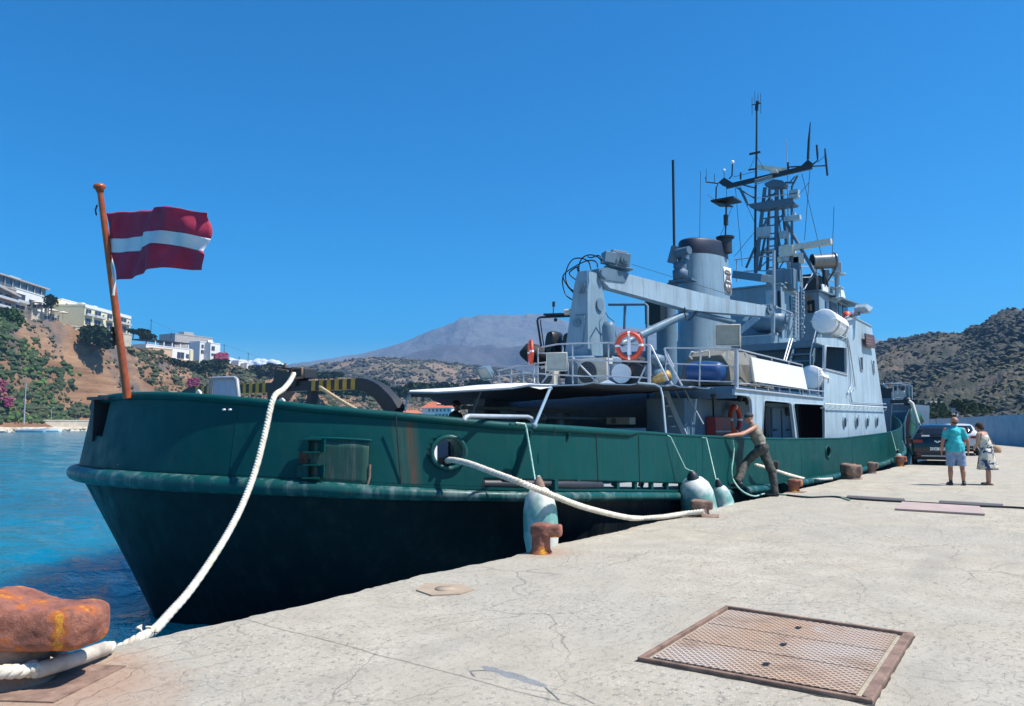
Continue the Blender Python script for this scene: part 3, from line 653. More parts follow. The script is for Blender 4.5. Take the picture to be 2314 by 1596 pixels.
# platform rails
def rails(nn, segs, r=.022, mat='grey_metal', fn=None, par=None):
    m_ = MB()
    for L_ in segs: m_.tube([fn(*p) for p in L_], r, 6)
    return sp(m_, nn, M[mat], par)
f18 = lambda a, b: pu(*zB(a, b), 17.98)
rails('platform_rail', [((360, 822), (600, 776), (830, 765), (1390, 752), (2020, 786)), ((245, 1075), (850, 1010), (1400, 1030), (2020, 1046)), ((100, 1215), (900, 1262), (1400, 1270), (2020, 1290)),
    ((840, 765), (845, 1385)), ((1395, 752), (1395, 1385)), ((310, 832), (310, 1375)), ((85, 1092), (88, 1395)), ((0, 1108), (240, 1086)), ((-100, 1140), (-100, 1380)), ((-290, 1200), (-280, 1380)), ((-290, 1180), (0, 1108)), ((-280, 1270), (100, 1215)),
    ((850, 985), (1225, 1365)), ((530, 1160), (370, 1370)), ((1960, 1130), (1850, 1370)), ((590, 780), (690, 770), (690, 900)), ((330, 905), (520, 925)), ((250, 1060), (250, 1370), (330, 1375))], .024, fn=f18)
rails('platform_post', [((2022, 785), (2022, 1385))], .05, fn=f18)
rails('ladder_rail', [((2022, 786), (2050, 800), (2314, 1335)), ((2260, 850), (2290, 832), (2420, 832)), ((2260, 850), (2400, 1130))], .024, fn=lambda a, b: pu(*zB(a, b), 17.6))
rails('ladder_rail', [((955, 845), (965, 900), (1240, 1400)), ((1070, 1225), (1050, 1245), (962, 1300)), ((1000, 1085), (1070, 1225))], .022, fn=lambda a, b: pu(*z1(a, b), 17.4))
mb = MB(); f = lambda a, b, U: pu(*z1(a, b), U)
mb.beam(f(885, 1150, 17.6), f(1040, 1490, 17.6), .04, .12); mb.beam(f(960, 1150, 17.2), f(1110, 1490, 17.2), .04, .12)
for k in range(6): t = k / 5; mb.beam(f(900 + 130 * t, 1190 + 75 * k, 17.6), f(970 + 110 * t, 1190 + 75 * k, 17.2), .2, .03)
sp(mb, 'ladder', M['navy_lit'])
f = lambda a, b: pu(*zC(a, b), 18.06)
rails('deck_rail', [((240, 600), (275, 585), (700, 590), (1600, 603)), ((240, 600), (330, 780)), ((285, 885), (900, 905), (1600, 935)), ((550, 1200), (900, 1215), (1590, 1240)), ((935, 600), (915, 1320)), ((290, 760), (255, 1160)), ((490, 900), (470, 1180))], .02, fn=f)
rails('corner_post', [((1625, 595), (1625, 1370))], .055, fn=lambda a, b: pv(*zC(a, b), .98))
f = lambda a, b: pv(*z3(a, b), .98)
rails('side_rail', [((510, 850), (520, 852), (985, 965)), ((985, 965), (990, 1195)), ((570, 905), (560, 870)), ((760, 915), (762, 1130)), ((640, 1120), (640, 1155)), ((520, 1100), (640, 1105)), ((640, 1105), (1150, 1160)),
    ((1150, 995), (1105, 990), (1105, 1190)), ((730, 1105), (735, 1160)), ((815, 1120), (818, 1165)), ((890, 1125), (893, 1170)), ((965, 1130), (968, 1180)), ((1035, 1150), (1040, 1185)), ((600, 900), (610, 1085))], .02, fn=f)
# ------------------------------------------------------------------ crane
def lev(u0, u1, v0, v1, z): return [(u0, v0, z), (u1, v0, z), (u1, v1, z), (u0, v1, z)]
mb = MB(); mb.grid([lev(19.3, 20.7, 5.96, 6.8, 3.55), lev(19.3, 20.2, 5.96, 6.42, 5.75), lev(19.36, 20.02, 6.0, 6.34, 6.12)], False, wrap=True); mb.prism(lev(19.36, 20.02, 6.0, 6.34, 6.12), (0, 0, .01))
cr_ = sp(mb, 'crane_column', M['house'], bevel=.02)
mb = MB(); mb.lathe([(.02, 3.55), (.98, 3.55), (1.0, 3.5), (1.0, 3.38), (.72, 3.2), (.72, 2.6), (.02, 2.6)], (19.95, 6.35, 0), n=28); sp(mb, 'crane_pedestal', M['house'], cr_)
P0 = (19.9, 6.15); P1 = (27.6, 3.5); nb_ = Vector((-(P1[1] - P0[1]), P1[0] - P0[0], 0)).normalized()
pb = lambda a, b: pp(a, b, P0, P1)
bo = [z1(*p) for p in ((455, 262), (480, 262), (650, 300), (1350, 478))] + [z3(*p) for p in ((690, 532), (735, 560), (732, 596), (690, 612), (250, 578))] + [z1(*p) for p in ((1100, 562), (525, 405), (455, 330))]
mb = MB(); mb.prism([pb(*p) - nb_ * .17 for p in bo], nb_ * .34); bm_ = sp(mb, 'boom', M['navy_lit'], cr_, bevel=.02)
mb = MB(); mb.prism([pb(*z1(*p)) - nb_ * .2 for p in ((440, 262), (500, 255), (662, 298), (630, 362), (520, 350), (450, 335))], nb_ * .4); c = pb(*z1(470, 300)); mb.cyl(c - nb_ * .3, c + nb_ * .3, .14, n=16)
c = pb(*z3(712, 565)); mb.cyl(c - nb_ * .25, c + nb_ * .25, .17, n=16); mb.cyl(c - nb_ * .28 + Vector((0, 0, .12)), c + nb_ * .2 + Vector((0, 0, .12)), .1, n=12); sps(mb, 'boom_joint', M['navy'], cr_)
mb = MB(); mb.cyl(pb(*z1(770, 750)), pb(*z1(1110, 590)), .13, n=14); mb.cyl(pb(*z1(640, 810)), pb(*z1(775, 748)), .09, n=12); mb.cyl(pb(*z3(200, 585)) , pb(*z3(480, 650)), .1, n=12); mb.beam(pb(*z3(480, 640)), pb(*z3(470, 690)), .1, .3); sp(mb, 'lift_cylinder', M['navy'], cr_)
c = pb(*z1(615, 195)); R = Matrix.Rotation(atan2(P1[1] - P0[1], P1[0] - P0[0]) - .35, 3, 'Z') @ Matrix.Rotation(radians(8), 3, 'Y')
mb = MB(); mb.box(c, (.62, .5, .42), R); mb.box(c + Vector((-.45, .1, .0)), (.35, .4, .34), R); mb.box(c + Vector((0, 0, -.25)), (.8, .5, .06), R); mb.box(c + Vector((0, 0, .23)), (.5, .4, .08), R)
fr = R @ Vector((0, -1, 0))
for dx, rr_ in ((.12, .15), (-.2, .12), (-.5, .09)): q = c + R @ Vector((dx, -.25, -.02)); mb.cyl(q, q + fr * .08, rr_, n=16); mb.cyl(q + fr * .08, q + fr * .12, rr_ * .5, n=10)
sp(mb, 'crane_winch', M['navy'], cr_, bevel=.015)
mb = MB(); g = lambda L_: spline([pu(*z1(*p), 19.5) for p in L_], 6)
for L_ in (((500, 215), (470, 175), (410, 155), (350, 180), (325, 250), (345, 330)), ((415, 262), (395, 205), (340, 180), (280, 190), (240, 250), (228, 330), (262, 400), (322, 440)), ((465, 248), (450, 205), (390, 198), (300, 238), (212, 305), (240, 380), (290, 440), (318, 490)),
    ((345, 335), (300, 335), (255, 290), (300, 250), (330, 240)), ((210, 305), (205, 360), (225, 440), (260, 475), (312, 500)), ((500, 190), (470, 160), (420, 175), (390, 170)), ((380, 330), (330, 300), (312, 245)), ((1105, 540), (1100, 570), (1120, 630), (1150, 620), (1190, 565))):
    mb.tube(g(L_), .02, 6)
mb.m = 0; sps(mb, 'hydraulic_hose', M['black'], cr_)
mb = MB(); mb.tube([pb(*z1(715, 225)) , pb(*z3(700, 525))], .008, 4); sp(mb, 'hoist_wire', M['dark'], cr_)
# panels, grab bars on the column
mb = MB(); mb.tube([Vector((19.27, pu(*z1(*p), 19.27).y, pu(*z1(*p), 19.27).z)) for p in ((300, 600), (365, 595), (370, 620), (352, 830), (290, 845))], .015, 5); c = pu(*z1(310, 655), 19.25); mb.cyl(c, c + Vector((-.03, 0, 0)), .13, n=16); mb.cyl(c, c + Vector((-.06, 0, 0)), .05, n=10)
c = pv(*z1(480, 520), 5.93); mb.cyl(c, c + Vector((0, -.03, 0)), .2, n=20)
for k in range(3): mb.tube([pu(*z1(x_ + k * 18, y_), 19.25) for x_, y_ in ((330, 440), (345, 400), (350, 360))], .03, 6)
sps(mb, 'column_fitting', M['navy'], cr_)
mb = MB(); mb.tube([pv(*z1(*p), 5.7) for p in ((490, 800), (475, 650), (520, 575), (540, 610), (580, 640), (600, 760))], .02, 6); c = pv(*z1(545, 760), 5.4)
mb.lathe([(.02, -.55), (.17, -.55), (.19, -.1), (.2, .3), (.14, .45), (.02, .47)], c, n=14); sp(mb, 'crane_control_post', M['navy'], cr_)
# boom crutch
mb = MB(); f = lambda a, b: pp(*z3(a, b), (29.0, 5.0), (30.2, 3.2))
mb.beam(f(360, 850), f(660, 610), .16, .22); mb.beam(f(480, 830), f(500, 690), .1, .1); mb.beam(f(430, 700), f(435, 640), .05, .05); mb.beam(f(455, 700), f(460, 640), .05, .05); mb.beam(f(590, 600), f(560, 640), .3, .12); sp(mb, 'boom_crutch', M['navy_lit'])
# ------------------------------------------------------------------ funnel
FU = (28.0, 6.0); FA, FB = 1.5, .82
def el(k, z): return [(FU[0] + FA * k * cos(2 * pi * i / 48), FU[1] + FB * k * sin(2 * pi * i / 48), z - .1 * sin(2 * pi * i / 48) * 0 + .02 * cos(2 * pi * i / 48)) for i in range(48)]
mb = MB(); mb.grid([el(1.1, 2.4), el(1.06, 4.5), el(1.0, 7.92)], True, wrap=True); fun = sp(mb, 'funnel', M['house'])
mb = MB(); mb.grid([el(1.0, 7.92), el(1.005, 7.93), el(.975, 8.45), el(.94, 8.52), el(.85, 8.5), el(.8, 8.3), el(.01, 8.3)], True, wrap=True); sp(mb, 'funnel_cap', M['navyblack'], fun)
def onf(a, b, off): return ell(*z3(a, b), FU[0], FA * 1.02 + off, FB * 1.02 + off, FU[1])
def patch(poly, off, nn, mat):
    """patch bent to the funnel: rows between the left and right edges of a traced outline"""
    m_ = MB(); rows_ = []
    for (yl, xl, xr, yr) in poly: rows_.append([onf(xl + (xr - xl) * k / 8, yl + (yr - yl) * k / 8, off) for k in range(9)])
    m_.grid(rows_); o = sp(m_, nn, mat, fun); md = o.modifiers.new('t', 'SOLIDIFY'); md.thickness = .01; return o
patch([(242, 409, 462, 256), (300, 411, 464, 315), (380, 415, 467, 395), (440, 420, 469, 458)], .02, 'emblem_panel', M['white'])
CRST = plain('crest_brown', (.12, .1, .09), .5)
patch([(262, 425, 450, 272), (275, 415, 460, 288), (292, 418, 462, 304), (300, 427, 452, 308)], .035, 'emblem_crown', CRST)
patch([(306, 427, 453, 312), (330, 424, 457, 338), (365, 416, 465, 378), (395, 419, 465, 408), (420, 425, 461, 428), (438, 438, 450, 442)], .035, 'emblem_shield', CRST)
patch([(342, 430, 455, 350), (352, 428, 458, 360)], .045, 'emblem_chief', M['white']); patch([(370, 424, 438, 375), (400, 427, 440, 405)], .045, 'emblem_field', M['offwhite']); patch([(374, 444, 458, 380), (404, 446, 457, 408)], .045, 'emblem_field', M['offwhite']); patch([(280, 422, 455, 290), (284, 423, 455, 294)], .045, 'emblem_stripe', M['offwhite'])
mb = MB(); c = pu(*zM(455, 1290), 28.3); mb.cyl(c + Vector((0, 0, -.3)), c + Vector((0, 0, .28)), .25, n=16); mb.cyl(c + Vector((0, 0, .26)), c + Vector((0, 0, .33)), .33, .36, 16); sp(mb, 'exhaust_stub', M['dark'], fun)
mb = MB(); a = pu(*zM(455, 1250), 28.3); b = pu(*zM(463, 955), 28.3); mb.tube([a, b], .035, 6); q = a.lerp(b, .55); mb.cyl(q + Vector((0, 0, -.2)), q + Vector((0, 0, .2)), .09); mb.prism([b + Vector(p) for p in ((-.45, -.45, .05), (.45, -.45, .05), (.45, .45, .05), (-.45, .45, .05))], (0, 0, .06)); mb.prism([b + Vector(p) for p in ((-.2, -.2, -.15), (.2, -.2, -.15), (.45, .45, .04), (-.45, .45, .04))], (0, 0, .04)); sp(mb, 'flat_panel_aerial', M['dark'], fun)
mb = MB(); mb.tube([pu(*zM(48, 1330), 26), pu(*zM(38, 612), 26)], .05, 8); bp_ = sp(mb, 'black_pole', M['black'])
mb = MB(); c = pu(*zM(95, 1490), 25.9); mb.lathe([(.02, -.32), (.26, -.32), (.28, 0), (.2, .02), (.24, .1), (.24, .3), (.02, .32)], c, n=16); mb.box(c + Vector((0, -.1, -.4)), (.5, .9, .08)); mb.box(c + Vector((0, .3, -.55)), (.3, .3, .25)); mb.cyl(c + Vector((0, 0, .3)), c + Vector((0, 0, .55)), .06)
q = pu(*zM(45, 1365), 25.8); R = Matrix.Rotation(.3, 3, 'X') @ Matrix.Rotation(.6, 3, 'Z'); mb.box(q, (.4, .3, .62), R); mb.cyl(q, q + Vector((-.2, -.7, .05)), .2, .15, 12); mb.box(q + Vector((0, -.45, -.02)), (.4, .14, .4)); sp(mb, 'signal_lamp', M['mast'])
mb = MB(); q = pu(*z1(970, 740), 25.2); mb.cyl((q.x, q.y, 2.5), (q.x, q.y, pu(*z1(970, 510), 25.2).z), .36, n=18); sp(mb, 'vent_trunk', M['navy'])
mb = MB(); c = pu(*z1(900, 585), 24.7); mb.box(c, (.7, .6, .82)); sp(mb, 'vent_grille', M['black'])
rails('pipe_frame', [((545, 520), (815, 518), (828, 530), (826, 960)), ((665, 525), (660, 700))], .055, 'navy', fn=lambda a, b: pu(*z1(a, b), 23.5))
# ------------------------------------------------------------------ mast house, wheelhouse
def cor(x, U): a = AZ - math.atan((x - CX) / F); return U * tan(a) - OFF
def ztp(x, y, U): return pu(x, y, U).z
mb = MB(); v1 = cor(zD(885, 0)[0], 31); mb.bb((31, v1, 2.5), (34.5, 9, ztp(*zD(885, 1335), 31))); h1_ = sp(mb, 'mast_deckhouse', M['house'], bevel=.02)
mb = MB(); v2 = cor(zD(1045, 0)[0], 33); zt2 = ztp(*zD(1045, 540), 33); mb.bb((33, v2, 4.9), (35.4, 9.3, zt2)); mb.bb((32.9, v2 - .06, zt2), (35.5, 9.4, zt2 + .07)); h2_ = sp(mb, 'mast_house', M['house'], bevel=.02)
mb = MB(); a, b = pu(*zD(755, 640), 32.97), pu(*zD(940, 900), 32.97); mb.bb((32.94, b.y, b.z), (33, a.y, a.z)); sp(mb, 'aft_window', plain('pale_panel', (.3, .42, .5), .3), h2_)
mb = MB(); a, b = pu(*zD(945, 650), 32.97), pu(*zD(990, 910), 32.97); mb.bb((32.95, b.y, b.z), (33, a.y, a.z)); sp(mb, 'dark_door', M['black'], h2_)
mb = MB(); a, b = pv(*zD(1140, 720), v2 - .02), pv(*zD(1195, 965), v2 - .02); mb.bb((a.x, v2 - .04, b.z), (b.x, v2, a.z)); sp(mb, 'side_window', M['glass'], h2_)
mb = MB(); mb.tube([pv(*zD(*p), v2 - .06) for p in ((1040, 580), (1230, 660), (1215, 1390))], .04, 6); mb.tube([pv(*zD(*p), v2 - .1) for p in ((1265, 640), (1270, 1380))], .05, 6); mb.tube([pv(*zD(*p), v2 - .1) for p in ((1060, 510), (1300, 600))], .03, 6)
for k in range(12): mb.beam(pv(*zD(1222, 680 + 58 * k), v2 - .1), pv(*zD(1268, 700 + 58 * k), v2 - .1), .03, .03)
sp(mb, 'pipes_and_rungs', M['grey_metal'], h2_)
rails('bridge_ladder_pipes', [((1315, 620), (1325, 1390)), ((1365, 640), (1365, 1100)), ((1300, 560), (1320, 640)), ((1345, 700), (1350, 1380))], .035, 'navy', fn=lambda a, b: pv(*zD(a, b), 4.0))
mb = MB()
for k in range(16): c = pv(*zD(1335 + 18 * sin(k * 3), 620 + 46 * k), 4.0); mb.box(c, (.12 + .05 * sin(k), .12, .05 + .04 * cos(k * 2)))
sps(mb, 'cable_clip', M['grey_metal'])
# tub platform
mb = MB(); c = pu(*zD(815, 1180), 32.2); mb.lathe([(.02, -.25), (.5, -.3), (.85, -.02), (.85, .36), (.8, .36), (.8, 0), (.02, 0)], c, n=30); sp(mb, 'tub_platform', M['navy'])
mb = MB(); mb.tube([pu(*zD(*p), 31.9) for p in ((900, 890), (1180, 1005))], .03); mb.tube([pu(*zD(*p), 31.9) for p in ((1140, 1000), (1115, 1390))], .05); mb.tube([pu(*zD(*p), 31.9) for p in ((900, 1040), (1230, 1050))], .025); mb.tube([pu(*zD(*p), 31.9) for p in ((1040, 1140), (1120, 1340))], .03); mb.tube([pu(*zD(*p), 31.9) for p in ((1250, 990), (1120, 1385))], .025)
mb.tube([pu(*zD(*p), 31.9) for p in ((700, 870), (880, 885))], .03); sp(mb, 'bridge_rail', M['grey_metal'])
mb = MB(); mb.tube([pu(*zD(*p), 29.5) for p in ((885, 0), (882, 1000), (872, 1600))], .06, 8); mb.tube([pu(*zD(*p), 29.5) for p in ((848, 700), (850, 1600))], .03, 8); c = pu(*zD(870, 905), 29.5); mb.box(c, (.14, .3, .1)); mb.box(c + Vector((0, 0, -1.05)), (.14, .3, .1)); sp(mb, 'aerial_mast', M['grey_metal'])
# stairs
mb = MB(); vl, vr = cor(1785, 28), cor(1834, 28)
for k in range(7): z = 2.95 + k * .27; mb.bb((27.2 + .28 * k, vr, z), (27.55 + .28 * k, vl, z + .05)); mb.bb((27.5 + .28 * k, vr, z - .22), (27.52 + .28 * k, vl, z))
mb.beam((27.1, vr, 2.7), (29.2, vr, 4.75), .05, .25); mb.beam((27.1, vl, 2.7), (29.2, vl, 4.75), .05, .25); st_ = sp(mb, 'bridge_stairs', M['navy'])
rails('stair_rail', [((1090, 575), (1075, 590), (1100, 640), (1045, 880), (1045, 960)), ((1080, 578), (1140, 610)), ((915, 770), (865, 935)), ((895, 770), (850, 930))], .022, 'white', fn=lambda a, b: pv(*z3(a, b), 2.0), par=st_)
# wheelhouse
mb = MB(); U = 37.; vw = cor(zD(1655, 0)[0], U); zw = ztp(*zD(1655, 645), U); u2 = pv(*zE(1000, 1150), vw).x
mb.bb((U, vw, 4.5), (u2, 2 * MID - vw, zw)); wh = sp(mb, 'wheelhouse', M['house'], bevel=.02)
mb = MB(); a = Vector((U - .1, vw - .35, zw)); mb.prism([(U - .15, vw - .1, zw), (u2 + .9, vw - .55, zw), (u2 + .9, 8.5, zw), (U - .15, 8.5, zw)], (0, 0, .06)); sp(mb, 'wheelhouse_roof', M['navy'], wh)
def sidebox(nn, p, q, mat, v, th_=.03, par=None):
    a, b = pv(*p, v), pv(*q, v); m_ = MB(); m_.bb((a.x, v - th_, b.z), (b.x, v, a.z)); return sp(m_, nn, mat, par or wh)
sidebox('side_window', zE(632, 1075), zE(672, 1275), M['glass'], vw - .004)
sidebox('side_door', zE(705, 1070), zE(820, 1330), M['navyblack'], vw - .004); sidebox('side_window', zE(838, 1100), zE(885, 1320), M['glass'], vw - .004); sidebox('side_window', zE(905, 1130), zE(985, 1300), M['glass'], vw - .004)
mb = MB(); a, b = pu(*zD(1418, 800), 36.98), pu(*zD(1540, 990), 36.98); mb.bb((36.94, b.y, b.z), (37, a.y, a.z)); wn = sp(mb, 'aft_window', M['glass'], wh)
mb = MB()
for k in range(6): mb.box((36.92, b.y + .12 + .16 * (k % 3) + .05, b.z + .25 + .45 * (k // 3)), (.02, .1, .3 - .05 * (k % 2)))
sps(mb, 'window_item', plain('tan_items', (.3, .2, .12), .7, .3, .3), wn)
mb = MB(); mb.bb((37.2, cor(zD(1620, 0)[0], 37.2), zw + .07), (38.8, cor(zD(1400, 0)[0], 37.2), zw + .9)); sp(mb, 'roof_locker', M['dark'], wh)
# dodger panels round the upper bridge
mb = MB(); f = lambda a, b: pv(*zE(a, b), vw - .05)
mb.prism([f(*p) for p in ((590, 800), (725, 835), (705, 960), (605, 930))], (0, .06, 0)); mb.prism([f(*p) for p in ((890, 890), (935, 905), (970, 1060), (880, 1010))], (0, .06, 0)); sps(mb, 'wind_dodger', M['white'], wh)
mb = MB(); mb.prism([f(*p) for p in ((725, 840), (890, 830), (890, 1010), (760, 960), (710, 940))], (0, .3, 0)); sp(mb, 'wind_dodger', M['navy'], wh)
f = lambda a, b: pv(*zE(a, b), vw + .3)
rails('upper_bridge_rail', [((250, 525), (480, 520)), ((262, 525), (275, 860)), ((245, 640), (245, 860)), ((440, 630), (310, 880)), ((480, 520), (475, 900)), ((530, 530), (640, 690)), ((500, 520), (498, 760)), ((550, 680), (700, 790)), ((510, 635), (700, 630)), ((620, 740), (760, 740)), ((640, 520), (600, 690)), ((680, 560), (690, 800)), ((560, 560), (620, 690)), ((740, 640), (820, 690)), ((745, 750), (830, 800)), ((790, 600), (800, 820)), ((850, 600), (855, 830)), ((600, 600), (605, 800)), ((280, 695), (450, 690)), ((840, 720), (870, 720))], .028, fn=f)
mb = MB(); a, b = pu(*zE(525, 450), 37.6), pu(*zE(700, 430), 38.3); ax = Vector((.55, -.75, .05)).normalized(); c = pu(*zE(610, 440), 38); mb.cyl(c - ax * .55, c + ax * .55, .36, n=24, cap=False); mb.lathe([(.36, -.55), (.39, -.55), (.39, -.48), (.36, -.48)], c, ax, 24, False); mb.lathe([(.36, .48), (.4, .48), (.4, .57), (.02, .57)], c, ax, 24, False); mb.cyl(c - ax * .1, c - ax * .05, .35, n=24); sl_ = sp(mb, 'searchlight_drum', plain('steel_drum', (.2, .21, .21), .35, .5), wh)
mb = MB(); mb.cyl(c + Vector((0, 0, -1.2)), c + Vector((0, 0, -.4)), .08); mb.beam(c + Vector((-.1, .1, -.2)), c + Vector((.3, -.1, -1.2)), .06, .06); mb.beam(c + Vector((.3, -.5, -.3)), c + Vector((.1, 0, -1.2)), .06, .06); mb.ball(c - ax * .55, .12); sp(mb, 'drum_mount', M['dark'], wh)
mb = MB(); c = pu(*zE(820, 545), 39); mb.box(c, (.4, .45, .5), Matrix.Rotation(.3, 3, 'Z')); mb.cyl(c + Vector((0, 0, -.35)), c + Vector((0, 0, -.3)), .42, n=12); mb.cyl(c + Vector((0, .0, -1.6)), c + Vector((0, 0, -.35)), .12); mb.box(c + Vector((0, .5, -.3)), (.3, .3, .5)); mb.box(c + Vector((0, 0, -1.0)), (.6, .5, .06)); mb.box(c + Vector((0, 0, -1.5)), (.6, .6, .06)); sp(mb, 'sensor_head', M['navy_lit'], wh, bevel=.03)
# ------------------------------------------------------------------ mast
MU = 34.5; g = lambda a, b, d=0: pu(*zM(a, b), MU + d)
mb = MB()
for L_, r, d in (([(690, 1560), (770, 830)], .09, 0), ([(790, 1500), (810, 830)], .08, .9), ([(860, 1560), (865, 790)], .1, 0), ([(970, 1560), (900, 800)], .09, .4), ([(620, 1470), (790, 1070)], .06, 0), ([(720, 1490), (800, 1080)], .06, .9), ([(905, 1050), (1185, 1540)], .075, 0), ([(1105, 1595), (1182, 1500)], .05, 0), ([(985, 1560), (985, 900)], .06, 0),
    ([(770, 1230), (730, 1490)], .05, .9), ([(875, 1200), (905, 1400)], .05, 0), ([(570, 830), (640, 970)], .05, 0), ([(545, 830), (690, 915)], .035, 0), ([(600, 810), (700, 835)], .035, 0), ([(1030, 735), (985, 820), (985, 900)], .05, 0), ([(930, 790), (1010, 790)], .045, 0), ([(1010, 740), (970, 785)], .03, 0)):
    mb.tube([g(a, b, d) for a, b in L_], r, 8)
for y in (880, 940, 1000, 1058, 1125, 1190, 1238, 1290, 1345, 1400, 1460, 1520): mb.beam(g(805, y + 8), g(868, y), .05, .05)
for a, b in (((735, 1080), (900, 1060)), ((715, 1240), (935, 1225)), ((705, 1350), (945, 1335)), ((770, 900), (890, 890)), ((730, 1100), (800, 1200)), ((860, 1150), (920, 1060)), ((700, 1400), (790, 1300)), ((870, 1400), (940, 1250)), ((870, 1500), (930, 1400)), ((760, 960), (860, 860)), ((700, 1500), (790, 1410)), ((880, 1060), (900, 1230)), ((760, 1010), (830, 920))): mb.tube([g(*a), g(*b)], .03, 5)
mast = sp(mb, 'lattice_mast', M['mast'])
mb = MB(); mb.beam(g(465, 822), g(1145, 662), .16, .2); mb.prism([g(*p) for p in ((398, 790), (445, 748), (512, 790), (500, 815), (440, 818))], (.12, 0, 0)); mb.prism([g(*p) for p in ((1045, 668), (1112, 605), (1155, 640), (1110, 685))], (.12, 0, 0)); yd = sp(mb, 'yardarm', M['dark'], mast)
mb = MB()
for k in range(4): mb.tube([g(690, 770 + 12 * k, -.2), g(760, 750 + 12 * k, -.25), (g(830, 728 + 10 * k, -.2))], .022, 5)
sps(mb, 'cable_run', M['grey_metal'], mast)
def ant(nn, L_, r, mat='dark', d=0, n_=6): m_ = MB(); m_.tube([g(a, b, d) for a, b in L_], r, n_); return sp(m_, nn, M[mat], mast)
ant('pole_aerial', [(690, 1560), (695, 900), (703, 560), (705, 175)], [.055, .055, .05, .04]); ant('whip_aerial', [(958, 1480), (950, 700), (940, 440)], [.03, .025, .012], 'grey_metal')
mb = MB(); mb.cyl(g(704, 215), g(706, 170), .08); mb.tube([g(665, 172), g(740, 158)], .025); 
for x, y0, y1 in ((668, 110, 250), (690, 65, 160), (715, 80, 165), (737, 80, 240)): mb.tube([g(x, y0), g(x, y1)], .012, 5)
mb.ball(g(712, 150), .09); mb.box(g(690, 555), (.1, .5, .08)); mb.tube([g(688, 590), g(640, 700)], .01, 4); mb.tube([g(712, 590), g(760, 680)], .012, 4); sp(mb, 'masthead_dipoles', M['dark'], mast)
ant('left_bracket_aerial', [(300, 745), (302, 785), (400, 796), (382, 830), (380, 930)], .035); ant('rod_aerial', [(303, 680), (303, 745)], .012); ant('rod_aerial', [(368, 720), (368, 790)], .015); ant('wind_vane', [(445, 690), (446, 755)], .015); ant('bent_aerial', [(512, 630), (508, 735), (485, 760)], .035); ant('stub_aerial', [(577, 710), (577, 765)], .045)
ant('tapered_aerial', [(1113, 605), (1120, 450), (1132, 310)], [.06, .055, .02]); ant('bent_aerial', [(1150, 645), (1190, 615), (1188, 560), (1183, 490)], [.04, .03, .05, .045]); ant('dipole_aerial', [(1248, 518), (1255, 600), (1268, 735)], [.03, .05, .045]); ant('dipole_arm', [(1140, 660), (1256, 655)], .03); ant('short_aerial', [(954, 630), (955, 705)], .05); ant('cross_arm', [(950, 666), (1065, 660)], .035); ant('stub_lamp', [(640, 688), (700, 680)], .04)
mb = MB(); mb.ball(g(512, 628), .09); mb.ball(g(445, 692), .07); mb.ball(g(1130, 665), .07); sps(mb, 'mast_lamp', M['white'], mast)
mb = MB(); mb.prism([g(*p) for p in ((708, 650), (760, 650), (945, 675), (940, 695), (830, 695), (712, 680))], (.15, 0, 0)); mb.prism([g(*p, -.2) for p in ((800, 700), (855, 682), (875, 710), (810, 712))], (.2, 0, 0)); sp(mb, 'radar_bar', M['offwhite'], mast)
mb = MB(); mb.prism([g(*p, -.2) for p in ((765, 795), (835, 762), (905, 770), (935, 800), (920, 822), (800, 828), (768, 815))], (.5, 0, 0)); sp(mb, 'mast_crosstree', M['mast'], mast, bevel=.02)
mb = MB(); mb.prism([g(*p, -.3) for p in ((640, 960), (705, 950), (965, 912), (1008, 950), (1000, 965), (705, 1005), (650, 985))], (.6, 0, 0)); sp(mb, 'mast_platform', M['mast'], mast, bevel=.02)
mb = MB(); mb.tube([g(*p, -.35) for p in ((700, 915), (800, 905), (960, 880))], .02); 
for y in (870, 895): mb.box(g(1005, y), (.3, .4, .22))
mb.box(g(990, 1075), (.3, .7, .22)); mb.cyl(g(1000, 1065), g(1000, 1030), .1); mb.box(g(925, 1205), (.3, .4, .3)); mb.box(g(760, 1185), (.35, .6, .45)); mb.ball(g(935, 1200), .18); mb.cyl(g(935, 1420), g(935, 1290), .22, n=10); sps(mb, 'navigation_lamp', M['navy_lit'], mast, bevel=.02)
mb = MB(); a, b = g(985, 1312), g(1300, 1258); mb.beam(a, b, .3, .24); mb.beam(g(720, 1352, 1), g(870, 1330, 1), .2, .2); mb.box(g(950, 1340), (.5, .6, .5)); sps(mb, 'scanner_bar', M['offwhite'], mast)
mb = MB(); mb.box(g(1040, 1395), (.3, .45, .45)); mb.box(g(920, 1400), (.3, .5, .25)); sp(mb, 'signal_box', M['offwhite'], mast, bevel=.03)
mb = MB()
for L_ in (((535, 830), (590, 1460)), ((560, 830), (700, 1130)), ((1065, 720), (1220, 1370)), ((1130, 670), (1085, 1250)), ((525, 1380), (690, 1180)), ((465, 830), (465, 910)), ((310, 885), (375, 930)), ((520, 960), (400, 1250)), ((1320, 980), (1305, 1390)), ((258, 700), (250, 1250)), ((520, 745), (700, 700)), ((1255, 570), (1190, 630)), ((1120, 790), (1030, 900))): mb.tube([g(*p) for p in L_], .012, 4)
sps(mb, 'wire_stay', M['dark'], mast)
mb = MB(); mb.tube([g(*p) for p in ((525, 1405), (700, 1380), (860, 1376), (960, 1388), (1040, 1420), (1045, 1570))], .03); mb.tube([g(545, 1405), g(545, 1580)], .03); mb.tube([g(950, 1390), g(950, 1560)], .03); mb.tube([g(620, 1490), g(1040, 1500)], .02); mb.tube([g(560, 1500), g(960, 1480)], .02); sp(mb, 'mast_rail', M['grey_metal'], mast)
mb = MB(); c0 = g(620, 1550, -1.5); mb.beam(g(560, 1525, -1.2), g(790, 1555, -1.8), .8, .34); sp(mb, 'mast_foot_tank', M['navy'], mast, bevel=.02)
